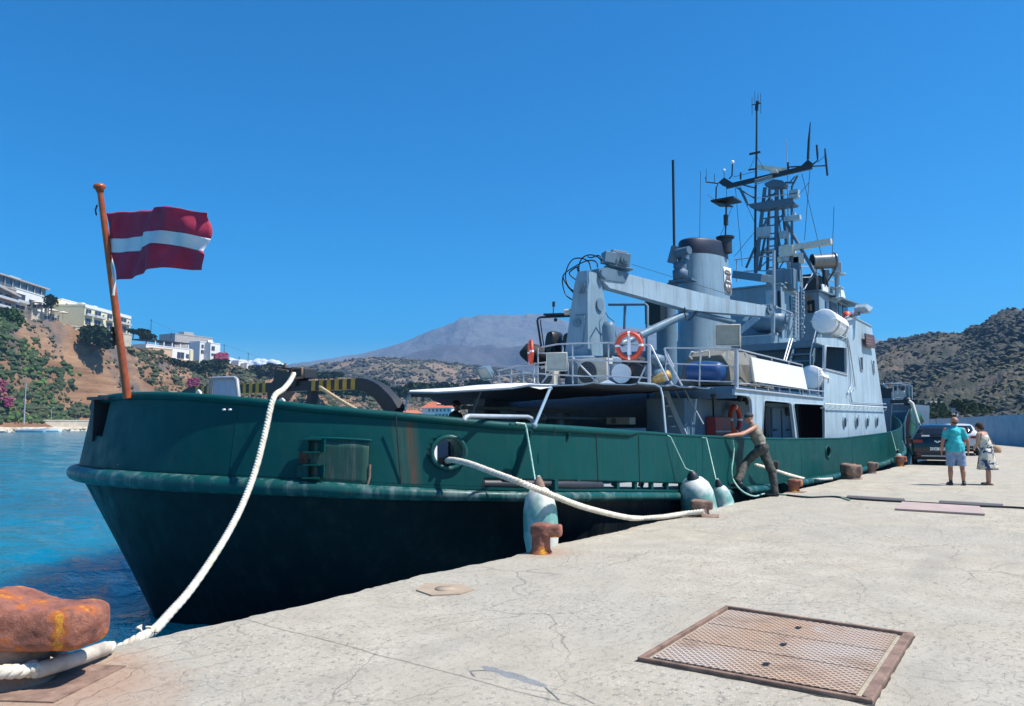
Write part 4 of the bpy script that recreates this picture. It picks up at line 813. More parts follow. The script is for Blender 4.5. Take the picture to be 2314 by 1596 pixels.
mb = MB(); c = g(905, 1570, -.6); mb.box(c, (.6, 1.2, .9)); mb.box(g(960, 1540, -.8), (.3, .3, .7)); mb.box(g(1020, 1480), (.3, .35, 1.1)); mb.cyl(g(985, 1480), g(985, 1570), .16); mb.box(g(895, 1505), (.4, .5, .3)); sps(mb, 'mast_foot_box', M['navy'], mast, bevel=.02)
# ------------------------------------------------------------------ tow beam with hazard stripes
TU = 8.5; f = lambda a, b: pu(*z5(a, b), TU)
arc = [(470, 435), (780, 430), (1120, 430), (1520, 432), (1600, 445), (1690, 490), (1750, 550), (1800, 610), (1845, 690)]
P_ = [f(*p) for p in arc]; far = [Vector((TU, 2 * MID - p.y, p.z)) for p in P_]
core = spline([P_[3], P_[4], P_[5], P_[6], P_[7], P_[8]], 5)
def band(pts, w, mat, nn, par=None, tap=0):
    m_ = MB(); R_ = []
    for i, p in enumerate(pts):
        t = (pts[min(i + 1, len(pts) - 1)] - pts[max(i - 1, 0)]).normalized(); nz = Vector((0, -t.z, t.y)); nz = nz if nz.z > 0 or abs(nz.z) < .3 else -nz; k = w * (1 + tap * i / len(pts))
        if i and R_ and (R_[-1][1] - R_[-1][0]).dot(nz) < 0: nz = -nz
        R_.append([p - nz * k / 2 + Vector((-.09, 0, 0)), p + nz * k / 2 + Vector((-.09, 0, 0)), p + nz * k / 2 + Vector((.09, 0, 0)), p - nz * k / 2 + Vector((.09, 0, 0))])
    m_.grid(R_, False, wrap=True); return sp(m_, nn, mat, par)
beamo = band([far[3], P_[3]], .17, M['dark'], 'tow_beam')
band(core, .19, M['dark'], 'tow_beam_arm', beamo, .5); band([Vector((TU, 2 * MID - p.y, p.z)) for p in core], .19, M['dark'], 'tow_beam_arm', beamo, .5)
mb = MB(); y0, y1 = P_[3].y, far[3].y; n_st = 0; y = y0
step = abs(f(1455, 430).y - f(1385, 430).y)
cl = (f(1125, 430).y, f(775, 430).y)
while y < y1 - .1:
    if not (cl[0] < y + step * .25 < cl[1]): mb.bb((TU - .095, y, P_[3].z - .09), (TU + .095, y + step * .5, P_[3].z + .09))
    y += step
sps(mb, 'hazard_stripe', M['yellow'], beamo)
mb = MB(); c = f(900, 400); mb.prism([f(*p) - Vector((.14, 0, 0)) for p in ((780, 640), (775, 470), (830, 400), (845, 290), (1100, 300), (1100, 385), (1030, 395), (1020, 455), (950, 460), (870, 560), (820, 650))], (.28, 0, 0)); mb.beam(f(1120, 440), f(1115, 640), .14, .15); tb = sp(mb, 'tow_bitt', M['dark'], beamo, bevel=.015)
mb = MB(); mb.tube([f(a, b) - Vector((.17, 0, 0)) for a, b in ((1010, 300), (1095, 300), (1095, 380), (1010, 385))], .025, 6, closed=True); mb.cyl(f(920, 300) - Vector((.1, 0, 0)), f(922, 255) - Vector((.1, 0, 0)), .02); mb.beam(f(890, 310) - Vector((.2, 0, 0)), f(985, 325) - Vector((.2, 0, 0)), .04, .03); sp(mb, 'bitt_frame', M['rust2'], beamo)
for X_ in ((850, 560), (130, 490)):
    mb = MB(); a = pu(*z5(*X_), 7.4 if X_[0] > 500 else 7.0); wd = .14
    L_ = [a + Vector((0, wd * cos(t) * 1.1, -.55 + .55 * sin(t))) for t in [pi * k / 10 for k in range(11)]]; mb.tube([L_[0] - Vector((0, 0, .6))] + L_ + [L_[-1] - Vector((0, 0, .6))], .022, 6); mb.tube([a, a - Vector((0, 0, 1))], .02, 6); sp(mb, 'hose_hanger', M['white'])
# gangway board (grey panel in a dark frame)
G_ = [zH(*p) for p in ((985, 1000), (1310, 990), (1345, 1290), (1000, 1260))]; fpan = lambda p: pu(*p, 7.6)
mb = MB(); mb.prism([fpan(zH(*p)) for p in ((1010, 1010), (1300, 1005), (1330, 1330), (1030, 1330))], (.03, 0, 0)); pn = sp(mb, 'notice_panel', plain('panel_grey', (.42, .48, .6), .5))
mb = MB(); mb.tube([fpan(zH(*p)) for p in ((985, 1330), (980, 1020), (1005, 995), (1290, 985), (1315, 1005), (1350, 1330))], .035, 8); sp(mb, 'panel_frame', plain('frame_grey', (.3, .31, .33), .4), pn)
# awning support tubes and the silver hoop are parts of the ship
f = lambda a, b: pv(*zA(a, b), 1.3)
rails('silver_hoop', [((850, 800), (870, 755), (920, 732), (1800, 745), (1860, 770), (1895, 830), (1905, 930))], .036, 'grey_metal', fn=lambda a, b: pv(*zA(a, b), 1.15))
rails('gunwale_step', [((1540, 858), (1700, 862), (1760, 880))], .02, 'rail', fn=lambda a, b: pv(*zA(a, b), .62))
# flagpole
mb = MB(); pb0 = pv(288, 900, 6.1); pt_ = pv(226, 432, 6.1); mb.tube([pb0, pb0.lerp(pt_, .5), pt_], [.064, .055, .043], 14); fp = sp(mb, 'flagpole', M['wood_red'])
mb = MB(); mb.lathe([(.02, -.03), (.05, -.02), (.06, .02), (.088, .05), (.09, .08), (.06, .11), (.02, .12)], pt_, (pt_ - pb0), 18); sp(mb, 'pole_truck', M['wood_red'], fp)
mb = MB(); q = pb0.lerp(pt_, .3); mb.box(q + Vector((-.07, .07, .0)), (.06, .05, .3)); mb.ball(q + Vector((-.1, .05, .04)), .035); mb.ball(q + Vector((-.1, .05, -.06)), .035); q = pb0.lerp(pt_, .91); mb.tube([q + Vector((-.05, .07, .08)), q + Vector((-.06, .1, 0)), q + Vector((-.05, .08, -.08))], .012); sp(mb, 'halyard_cleat', M['dark'], fp)
# floodlights
def flood(c, aim, w_=.42, h_=.34, nn='floodlight', mat='offwhite', par=None):
    aim = Vector(aim).normalized(); a, b, d = frame(aim); R_ = Matrix((a, b, d)).transposed(); m_ = MB()
    F_ = [c + R_ @ Vector((i * w_ / 2, j * h_ / 2, .08)) for i, j in ((-1, -1), (1, -1), (1, 1), (-1, 1))]; B2 = [c + R_ @ Vector((i * w_ / 3.2, j * h_ / 3.4, -.17)) for i, j in ((-1, -1), (1, -1), (1, 1), (-1, 1))]
    m_.grid([F_, B2], False, wrap=True); m_.add(B2, [(0, 1, 2, 3)]); m_.tube(F_, .018, 6, closed=True)
    m_.tube([c - a * w_ * .56, c - a * w_ * .56 - b * h_ * .75, c + a * w_ * .56 - b * h_ * .75, c + a * w_ * .56], .016, 6); m_.cyl(c - b * h_ * .75, c - b * (h_ * .75 + .25), .025)
    o = sp(m_, nn, M[mat], par); m_ = MB(); m_.add([p - d * .02 for p in F_], [(0, 1, 2, 3)]); sp(m_, 'lamp_glass', plain('lamp_lens', (.25, .3, .28), .15), o); return o
flood(pu(*zB(600, 1040), 17.7), (-.7, -.45, -.15), .56, .5); flood(pu(*zC(1440, 340), 17.8), (-.7, -.45, -.12), .58, .5); flood(pu(*zA(1170, 70), 18.2), (-.6, .1, -.45), .5, .4, mat='navy')
flood(pv(*z3(1425, 555), .7), (.75, -.15, -.75), .6, .3, mat='navy_lit'); mb = MB(); mb.tube([pv(*z3(*p), .8) for p in ((1340, 605), (1400, 590), (1410, 565))], .05); sp(mb, 'lamp_arm', M['dark'])
# ================================================================== THINGS ON AND ROUND THE SHIP
def thing(mb, name, mat, label, cat, group=None, bevel=0, origin=None):
    o = mb.build(name, mat, None, bevel, loc=origin); return tag(o, label, cat, group)
# ---- flag
mb = MB(); FU_ = 5.55; hoist = [pu(*p, FU_) for p in ((240, 482), (262, 630))]; fly = [pu(*p, FU_) for p in ((457, 478), (447, 608))]
def flagpt(s_, t_):
    a = hoist[0].lerp(hoist[1], t_); b = fly[0].lerp(fly[1], t_); p = a.lerp(b, s_)
    wv_ = .13 * sin(s_ * 7.5 + t_ * 1.6 - .6) * min(1, s_ * 2) + .05 * sin(s_ * 15 - t_ * 5) * s_ + .02 * sin(s_ * 30 + t_ * 9)
    p = p + Vector((wv_, wv_ * .3, 0)); p.z += .05 * sin(s_ * 3.1) * (1 if t_ < .5 else .6) - .06 * sin(s_ * 6.2 + .5) * t_ * .5; 
    if s_ > .7: p.z += .06 * (s_ - .7) * 3 * sin(t_ * 9); p.y += .05 * sin(t_ * 14) * (s_ - .7) * 3
    return p
FN, FM = 48, 30
for nm, t0, t1 in ((0, 0, .4), (1, .4, .6), (2, .6, 1)):
    mb.m = 1 if nm == 1 else 0
    mb.grid([[flagpt(i / FN, t0 + (t1 - t0) * k / 12) for k in range(13)] for i in range(FN + 1)])
def clothm(name, c, c2):
    n = NT(name); n.col(n.ramp(n.noise(3, 4), [(.3, c), (.7, c2)])); n.rough(.85)
    n.bump(n.noise(5, 4), .4, .03); return n.m
mred = clothm('carmine_bunting', (.34, .015, .05), (.48, .035, .085)); mwh = clothm('white_bunting', (.6, .58, .62), (.78, .76, .78))
fl = mb.build('flag', [mred, mwh], fix=False); tag(fl, 'carmine red flag with a white band across its middle flying from the stern pole', 'flag')
m = fl.modifiers.new('t', 'SOLIDIFY'); m.thickness = .006
mb = MB(); mb.tube([hoist[0] + Vector((0, .04, .0)), hoist[1] + Vector((0, .04, -.06)), hoist[1] + Vector((0, .06, -.25))], .022, 6); mb.build('hoist_band', M['offwhite'], fl)
# ---- awning
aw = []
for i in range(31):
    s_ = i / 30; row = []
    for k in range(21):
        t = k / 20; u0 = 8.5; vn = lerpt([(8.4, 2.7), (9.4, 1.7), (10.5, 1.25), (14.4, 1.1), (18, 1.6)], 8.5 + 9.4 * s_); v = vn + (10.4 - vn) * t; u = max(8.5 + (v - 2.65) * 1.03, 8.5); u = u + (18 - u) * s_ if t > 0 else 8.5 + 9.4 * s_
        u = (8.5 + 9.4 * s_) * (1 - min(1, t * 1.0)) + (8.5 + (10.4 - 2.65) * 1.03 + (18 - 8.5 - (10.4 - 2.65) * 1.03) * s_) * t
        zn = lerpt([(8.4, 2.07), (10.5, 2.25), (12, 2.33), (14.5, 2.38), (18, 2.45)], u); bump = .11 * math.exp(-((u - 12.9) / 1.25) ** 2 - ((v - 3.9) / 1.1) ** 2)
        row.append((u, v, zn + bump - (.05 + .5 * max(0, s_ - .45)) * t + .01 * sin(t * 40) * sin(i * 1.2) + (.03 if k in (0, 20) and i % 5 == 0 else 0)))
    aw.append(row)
mb = MB(); mb.grid(aw); mb.m = 1; mb.grid([[(p[0], p[1], p[2] - .012) for p in r] for r in aw]); ao = thing(mb, 'awning', [plain('awning_canvas', (.62, .64, .66), .8, 0, .1, 2, .2), plain('awning_shade_sheet', (.05, .06, .075), .9, 0, .15, 2)], 'long pale canvas awning stretched over the aft deck under the crane', 'awning')  # second sheet is darkened to paint shade on the awning's underside
mb = MB(); e0 = [Vector(aw[i][0]) + Vector((0, -.02, -.02)) for i in range(31)]; e1 = spline([Vector(aw[22][0]), pz(1490, 876, 2.38) if False else pv(1478, 868, 1.1), pv(1494, 878, 1.05), pv(1499, 900, 1.0)], 4)
mb.tube([Vector(p) + Vector((0, 0, -.03)) for p in [aw[0][k] for k in range(20, -1, -1)]] + e0, .014, 6); mb.build('awning_frame', M['mast'], ao)
mb = MB(); mb.tube([pv(1440, 866, 1.1), pv(1478, 869, 1.1), pv(1492, 877, 1.0), pv(1497, 895, .9), pv(1505, 988, .65)], .026, 8); mb.build('awning_leg', M['house'], ao)
mb = MB(); mb.tube([pv(1243, 878, 1.1), pv(1208, 962, .75)], .026, 8); mb.ball(pv(1208, 962, .72), .045); mb.ball(pv(1243, 878, 1.1), .04); mb.build('awning_leg', M['house'], ao)
mb = MB(); mb.tube([pv(926, 889, 2.68), pv(920, 900, 2.68), pv(915, 930, 2.68)], .016, 6); mb.build('awning_leg', M['house'], ao)
q = [pv(*zA(1100, 350), 2.9), pv(*zA(955, 730), 2.6)]; mb = MB(); mb.tube(q, .024, 6); mb.build('awning_leg', M['house'], ao)
for tri in (((1840, 290), (2000, 330), (2170, 295)),):
    mb = MB(); mb.prism([pv(*zA(*p), 1.05) for p in tri], (0, .01, 0)); mb.build('awning_flap', M['white'], ao)
mb = MB(); a, b, c = [pu(*zB(*p), 16.2) for p in ((1130, 1425), (1385, 1320), (1610, 1435))]; mb.add([a, b, c, b + Vector((1.2, 0, -.25))], [(0, 1, 2), (0, 1, 3), (2, 1, 3)]); mb.build('awning_peak', M['white'], ao)
# ---- life rings
def ring(c, nrm_, R_, r, label, grp=None, lamp=False):
    a, b, d = frame(nrm_); c = Vector(c)
    T = empty('life_ring', c, label, 'life ring', grp); P = lambda t, k=1, off=0: a * cos(t) * R_ * k + b * sin(t) * R_ * k + d * off
    m_ = MB(); m_.tube([P(2 * pi * i / 32) for i in range(32)], r, 12, closed=True); m_.build('ring', M['orange'], T)
    for q in range(4):
        m_ = MB(); t0 = pi / 2 * q; m_.tube([P(t0 + (i - 1) * .09) for i in range(3)], r * 1.06, 12); m_.build('band', M['white'], T)
    m_ = MB(); m_.tube([P(2 * pi * i / 40, 1 + r / R_ * (1.0 + .5 * abs(sin(2 * (2 * pi * i / 40))))) for i in range(40)], .008, 5, closed=True); m_.build('grab_line', M['orange'], T)
    if lamp:
        m_ = MB(); m_.tube([Vector((0, -.0, .28)), Vector((0, 0, .05)), Vector((0, 0, -.25))], [.02, .05, .06], 10); m_.tube([Vector((-.2, .05, .1)), Vector((.15, 0, .2))], .02, 6); m_.build('marker_lamp', M['white'], T)
    return T
c = pu(*zB(1738, 800), 17.9); ring(c + Vector((-.08, 0, 0)), (-1, -.25, 0), .315, .062, 'orange life ring with white lamp hung on the crane platform rail', 'life rings', True)
c = pu(*zB(228, 900), 17.9); ring(c + Vector((-.1, 0, 0)), (-.66, .75, 0), .3, .06, 'narrow looking orange life ring seen edge on at the left end of the platform rail', 'life rings')
c = pv(*zQ(375, 425), 1.9); ring(c + Vector((0, -.06, 0)), (0, -1, 0), .34, .07, 'orange life ring on the shaded bulkhead beside the red lockers', 'life rings')
# red lockers, extinguisher style boxes
a, b = pv(*zQ(108, 390), 1.85), pv(*zQ(300, 620), 1.85); mb = MB(); mb.bb((a.x, 1.72, .95), (b.x, 1.98, a.z)); o = thing(mb, 'fire_locker', M['red'], 'dark red fire hose locker on the shaded ship bulkhead', 'locker', bevel=.015, origin=((a.x + b.x) / 2, 1.85, .95))
mb = MB(); mb.bb((-(b.x - a.x) / 2 - .01, -.14, .42), ((b.x - a.x) / 2, -.131, .46)); mb.build('locker_strap', M['grey_metal'], o)
# ---- banner
P_ = [pv(*z3(*p), .9) for p in ((605, 905), (990, 985), (1024, 1143), (632, 1085))]; ctr = sum(P_, Vector()) / 4
mb = MB(); mb.prism([p - ctr for p in P_], (0, .03, 0)); bn = mb.build('banner_board', M['white']); bn.location = ctr; tag(bn, 'long blank white board lashed outside the upper deck rail', 'board')
mb = MB(); mb.beam(P_[0] - ctr, P_[3] - ctr, .05, .05); mb.build('board_edge', M['offwhite'], bn)
# ---- covered workboat and blue drum behind the rail
sec = [(0, -.1), (.1, -.25), (.5, -.4), (.75, -.7), (1.1, -1.0), (1.9, -1.03), (2.35, -.55), (2.5, -.3), (2.5, -.1)]
f = lambda a, b, U=18.9: pu(*zC(a, b), U)
o0 = [(520, 1290), (520, 1140), (610, 870), (720, 720), (800, 650), (1100, 622), (1430, 622), (1600, 880), (1620, 1290)]
base = [f(*p) for p in o0]; rowsb = []
for i in range(9):
    t = i / 8; k = [.86, 1, 1.02, 1.0, 1.0, 1.02, 1, .9, .7][i]; r_ = []
    for j, p in enumerate(base):
        cc = sum(base, Vector()) / len(base); z0 = 2.5; q = Vector((18.7 + 3.0 * t, cc.y + (p.y - cc.y) * (k if p.z > 2.7 else 1), z0 + (p.z - z0) * k * (1 + .04 * sin(i * 2 + j))))
        r_.append(q + Vector((.05 * sin(j * 3 + i), .05 * sin(j * 5 + i * 2), 0)))
    rowsb.append(r_)
mb = MB(); mb.grid(rowsb, False); mb.add(rowsb[0], [tuple(range(9))]); mb.add(rowsb[-1], [tuple(range(9))]); cb = thing(mb, 'covered_workboat', plain('olive_grey_tarpaulin', (.16, .16, .14), .8, 0, .2, 3, .5), 'small workboat under a grey brown tarpaulin lashed on the upper deck', 'covered boat')
mb = MB(); g_ = lambda L_: [f(a, b, 18.55) for a, b in L_]; 
for L_ in (((760, 660), (850, 680), (1000, 660), (1080, 635)), ((760, 665), (720, 745), (780, 805)), ((940, 620), (935, 840)), ((1095, 640), (1105, 770))): mb.tube(g_(L_), .022, 5)
mb.build('lashing', M['rope'], cb)
mb = MB(); a, b = f(700, 1080, 18.45), f(1370, 1080, 18.45); mb.lathe([(.02, 0), (.2, 0), (.26, .12), (.28, .4), (.28, (a - b).length - .4), (.26, (a - b).length - .12), (.2, (a - b).length), (.02, (a - b).length)], b + Vector((0, 0, .05)), a - b, 20); thing(mb, 'plastic_drum', M['blue'], 'bright blue plastic drum lying under the tarpaulin', 'drum')
mb = MB(); a, b = f(20, 1220, 18.2), f(330, 1100, 18.2); mb.lathe([(.02, 0), (.07, 0), (.1, .1), (.13, .3), (.13, .5), (.02, .52)], a, b - a, 12); q = a.lerp(b, .55); thing(mb, 'yellow_float', plain('yellow_float', (.5, .32, .1), .5, 0, .3, 9), 'small yellow and white float lying at the deck edge by the ladder', 'float')
# ---- life raft canisters
def raft(c, ax, L_, R_, label, ribs=5):
    T = empty('life_raft', c, label, 'life raft', 'life raft canisters'); ax = Vector(ax).normalized(); m_ = MB(); pr = [(.02, -L_ / 2), (R_ * .55, -L_ / 2 + .005), (R_ * .9, -L_ / 2 + .06)]
    for k in range(ribs): x = -L_ / 2 + .1 + (L_ - .2) * k / (ribs - 1); pr += [(R_, x - .03), (R_ * 1.035, x - .015), (R_ * 1.035, x + .015), (R_, x + .03)]
    pr += [(R_ * .9, L_ / 2 - .06), (R_ * .55, L_ / 2 - .005), (.02, L_ / 2)]; m_.lathe(pr, (0, 0, 0), ax, 28); m_.build('canister', M['white'], T)
    a, b, d = frame(ax); m_ = MB(); m_.prism([(-ax * L_ / 2 * s_ + a * R_ * 1.1 * q) for s_, q in ((1, -1), (1, 1), (-1, 1), (-1, -1))], b * .02); m_.build('seam_flange', M['white'], T)
    m_ = MB()
    for s_ in (-.3, .3): m_.tube([ax * L_ * s_ + a * R_ * 1.05 * cos(t) + Vector((0, 0, -R_ * 1.05 * abs(sin(t)))) for t in [pi * i / 10 for i in range(11)]], .025, 5); m_.beam(ax * L_ * s_ - Vector((0, 0, R_)), ax * L_ * s_ - Vector((0, 0, R_ + .3)), .3, .08)
    m_.build('cradle', M['grey_metal'], T); return T
raft(pv(*z3(1195, 668), 1.25), (1, 0, -.06), 1.75, .4, 'big white life raft canister on the bridge wing above the dark opening')
raft(pv(*z3(1072, 1060), 1.3), (1, 0, -.05), .85, .36, 'ribbed white life raft canister standing behind the right end of the white board', 6)
mb = MB(); c = pv(*z3(1312, 630), 1.1); mb.lathe([(.02, -.3), (.13, -.28), (.16, -.05), (.14, 0), (.16, .05), (.13, .26), (.02, .3)], c, (0.1, 0, 1), 14); mb.tube([c + Vector((0, -.15, .1)), c + Vector((.3, -.2, .3))], .01); thing(mb, 'smoke_float', M['orange'], 'orange marker float clipped at the bridge wing corner beside the raft', 'float')
# ---- air conditioners
def aircon(c, w_, h_, d_, label, rz=0, mat='cream', side=-1):
    T = empty('air_conditioner', c, label, 'air conditioner', 'air conditioner units', rz); m_ = MB(); m_.bb((0, -w_ / 2, 0), (d_, w_ / 2, h_)); m_.build('housing', M[mat], T, .015)
    fr = h_ * .4; m_ = MB(); m_.cyl((-.012, -w_ * .17 * side * -1, h_ * .5), (.0, -w_ * .17 * side * -1, h_ * .5), fr, n=28); fg = m_.build('fan_opening', M['dark'], T)
    m_ = MB(); cy = -w_ * .17 * side * -1
    for k in range(5): m_.tube([Vector((-.02, cy + fr * (k + 1) / 5.2 * cos(t), h_ * .5 + fr * (k + 1) / 5.2 * sin(t))) for t in [2 * pi * i / 20 for i in range(20)]], .004, 4, closed=True)
    m_.build('fan_guard', M['grey_metal'], fg); return T
a, b = pu(*zB(918, 1005), 18.6), pu(*zB(1370, 1392), 18.6); aircon(((18.6), (a.y + b.y) / 2, 2.63), abs(a.y - b.y), a.z - 2.63, .35, 'large cream air conditioner with a dark fan below the crane pedestal', side=1)
a, b = pu(*zB(372, 1110), 18.6), pu(*zB(530, 1385), 18.6); aircon((18.6, (a.y + b.y) / 2, 2.63), abs(a.y - b.y) * 1.3, (a.z - 2.63), .35, 'smaller grey white air conditioner behind the left floodlight', side=1)
a, b = pu(*z1(525, 1343), 16.5), pu(*z1(700, 1395), 16.5); aircon((16.5, (a.y + b.y) / 2, b.z - .02), abs(a.y - b.y), a.z - b.z, .3, 'dim air conditioner on the locker in the shade of the awning', side=1)
# white tank / drum lid, pipes on the platform
mb = MB(); c = pu(*zB(1590, 1225), 18.7); mb.cyl(c, c + Vector((.25, .1, 0)), .27, n=24); thing(mb, 'white_lid', M['white'], 'round white lid standing on edge behind the platform rail', 'lid')
mb = MB(); c = pu(*zB(1440, 1220), 18.9); mb.cyl(c + Vector((0, 0, -.28)), c + Vector((0, 0, .25)), .2, n=16); thing(mb, 'steel_drum', M['navy'], 'blue grey steel drum between the large air conditioner and the white lid', 'drum')
mb = MB(); c = pu(*zB(1860, 1260), 19.2)
mb.box(c, (.6, 1.0, .5)); mb.box(c + Vector((0, -.2, .32)), (.5, .6, .14)); mb.tube([c + Vector((-.3, .5, .1)), c + Vector((-.35, 0, .4)), c + Vector((-.3, -.5, .1))], .03); thing(mb, 'deck_pump', M['dark'], 'dark pump unit in the corner of the crane platform', 'pump', bevel=.02)
mb = MB(); c = pu(*zC(90, 950), 18.9); mb.lathe([(.02, -.5), (.2, -.5), (.22, -.1), (.12, 0), (.25, .1), (.22, .3), (.02, .36)], c, n=14); mb.box(c + Vector((-.2, .1, -.1)), (.2, .2, .3)); thing(mb, 'deck_ventilator', M['navy'], 'squat grey ventilator head on deck between the two ladders', 'ventilator')
# ---- inflatable with outboards on the far side of the platform
rib = empty('inflatable_boat', (21, 7.5, 2.7), 'black inflatable boat with two outboards and a light arch stowed behind the crane', 'inflatable boat')
def rp(m_, nn, mat, par=None, bevel=0): o = m_.build(nn, mat, None, bevel, loc=(21, 7.5, 2.7)); o.location = (0, 0, 0); o.parent = par or rib; return o
RU = 19.9; f = lambda a, b, U=RU: pu(*zB(a, b), U)
mb = MB(); mb.tube([f(60, 930, 20.4), f(130, 900, 20.4), f(250, 930, 20.6), Vector((24, 8.8, 3.6))], [.12, .3, .34, .34], 12); mb.tube([Vector((20.6, 6.7, 3.5)), Vector((24, 6.7, 3.6))], .3, 12); mb.bb((20.5, 6.9, 3.1), (24, 8.6, 3.4)); rp(mb, 'tube_collar', M['rubber'])
mb = MB(); mb.tube([f(365, 840), f(300, 420), f(310, 380), f(350, 360), f(840, 340), f(855, 380), f(850, 700)], .035, 8); mb.tube([f(350, 395), f(350, 460), f(400, 800)], .02, 6); mb.beam(f(435, 325), f(720, 315), .3, .06); mb.tube([f(545, 320), f(548, 210)], .015); mb.cyl(f(550, 200), f(552, 120), .045); mb.ball(f(580, 400), .06); rp(mb, 'light_arch', M['dark'])
mb = MB(); a, b = f(730, 285), f(860, 275); mb.cyl(a, b, .1, n=14); rp(mb, 'horn_speaker', M['cream'])
for cx, w_ in ((478, 210), (735, 180)):
    c = f(cx, 760); k = w_ / 210; m_ = MB()
    pr = [(-.29, -.34), (-.26, 0), (-.2, .28), (-.1, .4), (.1, .42), (.2, .34), (.27, .1), (.3, -.34)]
    R_ = []
    for x, s_ in ((-.02, .55), (.05, .9), (.3, 1), (.55, .95), (.7, .5)): R_.append([c + Vector((x, -p[0] * s_ * k * .9, p[1] * (.6 + .4 * s_) * k)) for p in pr])
    m_.grid(R_); m_.add(R_[0], [tuple(range(8))]); m_.add(R_[-1], [tuple(range(8))]); ob = rp(m_, 'outboard_motor', M['black']); ob.modifiers.new('s', 'SUBSURF').levels = 2; ob.modifiers['s'].render_levels = 2
    cu = bpy.data.curves.new('t', 'FONT'); cu.body = 'FTB'; cu.size = .15; cu.extrude = .004; cu.align_x = 'CENTER'; to = bpy.data.objects.new('t', cu); C.objects.link(to); me = bpy.data.meshes.new_from_object(to.evaluated_get(bpy.context.evaluated_depsgraph_get())); bpy.data.objects.remove(to)
    tx = bpy.data.objects.new('lettering', me); C.objects.link(tx); me.materials.clear(); me.materials.append(M['white']); tx.parent = ob; tx.location = c - Vector((21, 7.5, 2.7)) + Vector((.0, 0, .1)); tx.rotation_euler = (pi / 2, 0, -pi / 2 + .1)
    m_ = MB(); m_.beam(c + Vector((.3, 0, -.3)), c + Vector((.3, 0, -.9)), .16, .22); rp(m_, 'outboard_leg', M['dark'], ob)
# ================================================================== ROPES
def strands(pts, r, turn=.17, n=3):
    """laid rope: n strands twisted round the line"""
    P_ = [Vector(p) for p in pts]; L_ = [0]
    for a, b in zip(P_, P_[1:]): L_.append(L_[-1] + (b - a).length)
    tot = L_[-1]; N_ = max(8, int(tot / (turn / 7))); m_ = MB(); Q = []; j = 0
    for i in range(N_ + 1):
        s_ = tot * i / N_
        while j < len(L_) - 2 and L_[j + 1] < s_: j += 1
        Q.append(P_[j].lerp(P_[j + 1], (s_ - L_[j]) / max(1e-6, L_[j + 1] - L_[j])))
    for k in range(n):
        S_ = []
        for i, p in enumerate(Q):
            t = (Q[min(i + 1, N_)] - Q[max(i - 1, 0)]).normalized(); a, b, d = frame(t); g_ = 2 * pi * (tot * i / N_ / turn + k / n); S_.append(p + (a * cos(g_) + b * sin(g_)) * r * .48)
        m_.tube(S_, r * .6, 6)
    return m_
def pathd(L_, n=10): return spline([pd(x, y, d) for x, y, d in L_], n)
r1 = pathd([(664, 845, 13.2), (655, 862, 12.9), (640, 880, 12.2), (622, 893, 11.3), (612, 920, 11.1), (600, 975, 10.9), (578, 1060, 10.5), (548, 1140, 10.0), (512, 1210, 9.45), (468, 1280, 8.8), (425, 1340, 8.2), (385, 1385, 7.6), (350, 1423, 7.05), (318, 1441, 6.75)], 8)
tail = [Vector((2.95, .16, -.08)), Vector((2.6, .15, -.1)), Vector((2.45, .02, .0))]
o = thing(strands(r1 + tail, .041, .15), 'mooring_rope', M['rope'], 'thick white mooring rope hanging past the dark stern to the big bollard', 'rope', 'mooring ropes')
mb = MB()
for k in range(9): q = pd(332 + 14 * sin(k * 2.3), 1432 + 8 * cos(k * 1.7), 6.9); mb.tube([q, q + Vector((.02 * sin(k), .03 * cos(k * 3), .03)), q + Vector((.06 * sin(k * 2), .05 * cos(k), .03))], .009, 5)
mb.build('splice_tuft', M['rope'], o)
r2 = spline([pv(1005, 1043, 1.6), pv(1022, 1040, 1.3), pv(1060, 1048, .95), pv(1120, 1070, .45), pv(1180, 1092, .02), pv(1235, 1114, -.06), pv(1310, 1143, -.06), pv(1380, 1162, -.06), pv(1425, 1171, -.08)], 8) + [pz(1450, 1172, .06), pz(1500, 1168, .06), pz(1550, 1160, .07), pz(1590, 1156, .1)]
thing(strands(r2, .042, .16), 'mooring_rope', M['rope'], 'white mooring rope running from the round fairlead to the low rusty bollard', 'rope', 'mooring ropes')
r3 = [pv(*zQ(640, 965), .45), pv(*zQ(690, 975), .4), pv(*zQ(850, 1020), .3), pv(*zQ(1050, 1085), .2), pz(*zQ(1250, 1135), .05), pz(*zQ(1400, 1140), .05), pz(*zQ(1560, 1130), .06)]
thing(strands(spline(r3, 8), .04, .2), 'mooring_rope', M['rope'], 'white mooring rope from the hull to the wide double bollard beyond the leaning man', 'rope', 'mooring ropes')
L_ = [(370, 665), (385, 760), (375, 900), (360, 1000), (362, 1090), (380, 1150)]; pz_ = [(450, 1250), (540, 1310), (640, 1340), (760, 1310), (960, 1318), (1300, 1345), (1595, 1340)]
hp_ = spline([pv(*zQ(a, b), .5) for a, b in L_] + [pv(*zQ(450, 1250), .25), pv(*zQ(540, 1312), .12)] + [pz(*zQ(a, b), .02) for a, b in pz_[2:]] + [pz(1920, 1130, .02)], 6)
mb = MB(); mb.tube(hp_, .02, 6); thing(mb, 'green_hose', M['line'], 'thin green hose trailing from the bulwark across the quay', 'hose')
r4 = spline([pu(*z5(1180, 460), 8.4), pu(*z5(1330, 560), 8.0), pu(*z5(1500, 660), 7.8)], 6); thing(strands(r4, .03, .15), 'tow_line', plain('tan_rope', (.55, .42, .24), .9, 0, .2, 30), 'tan rope stretched from the striped tow beam down to the deck', 'rope')
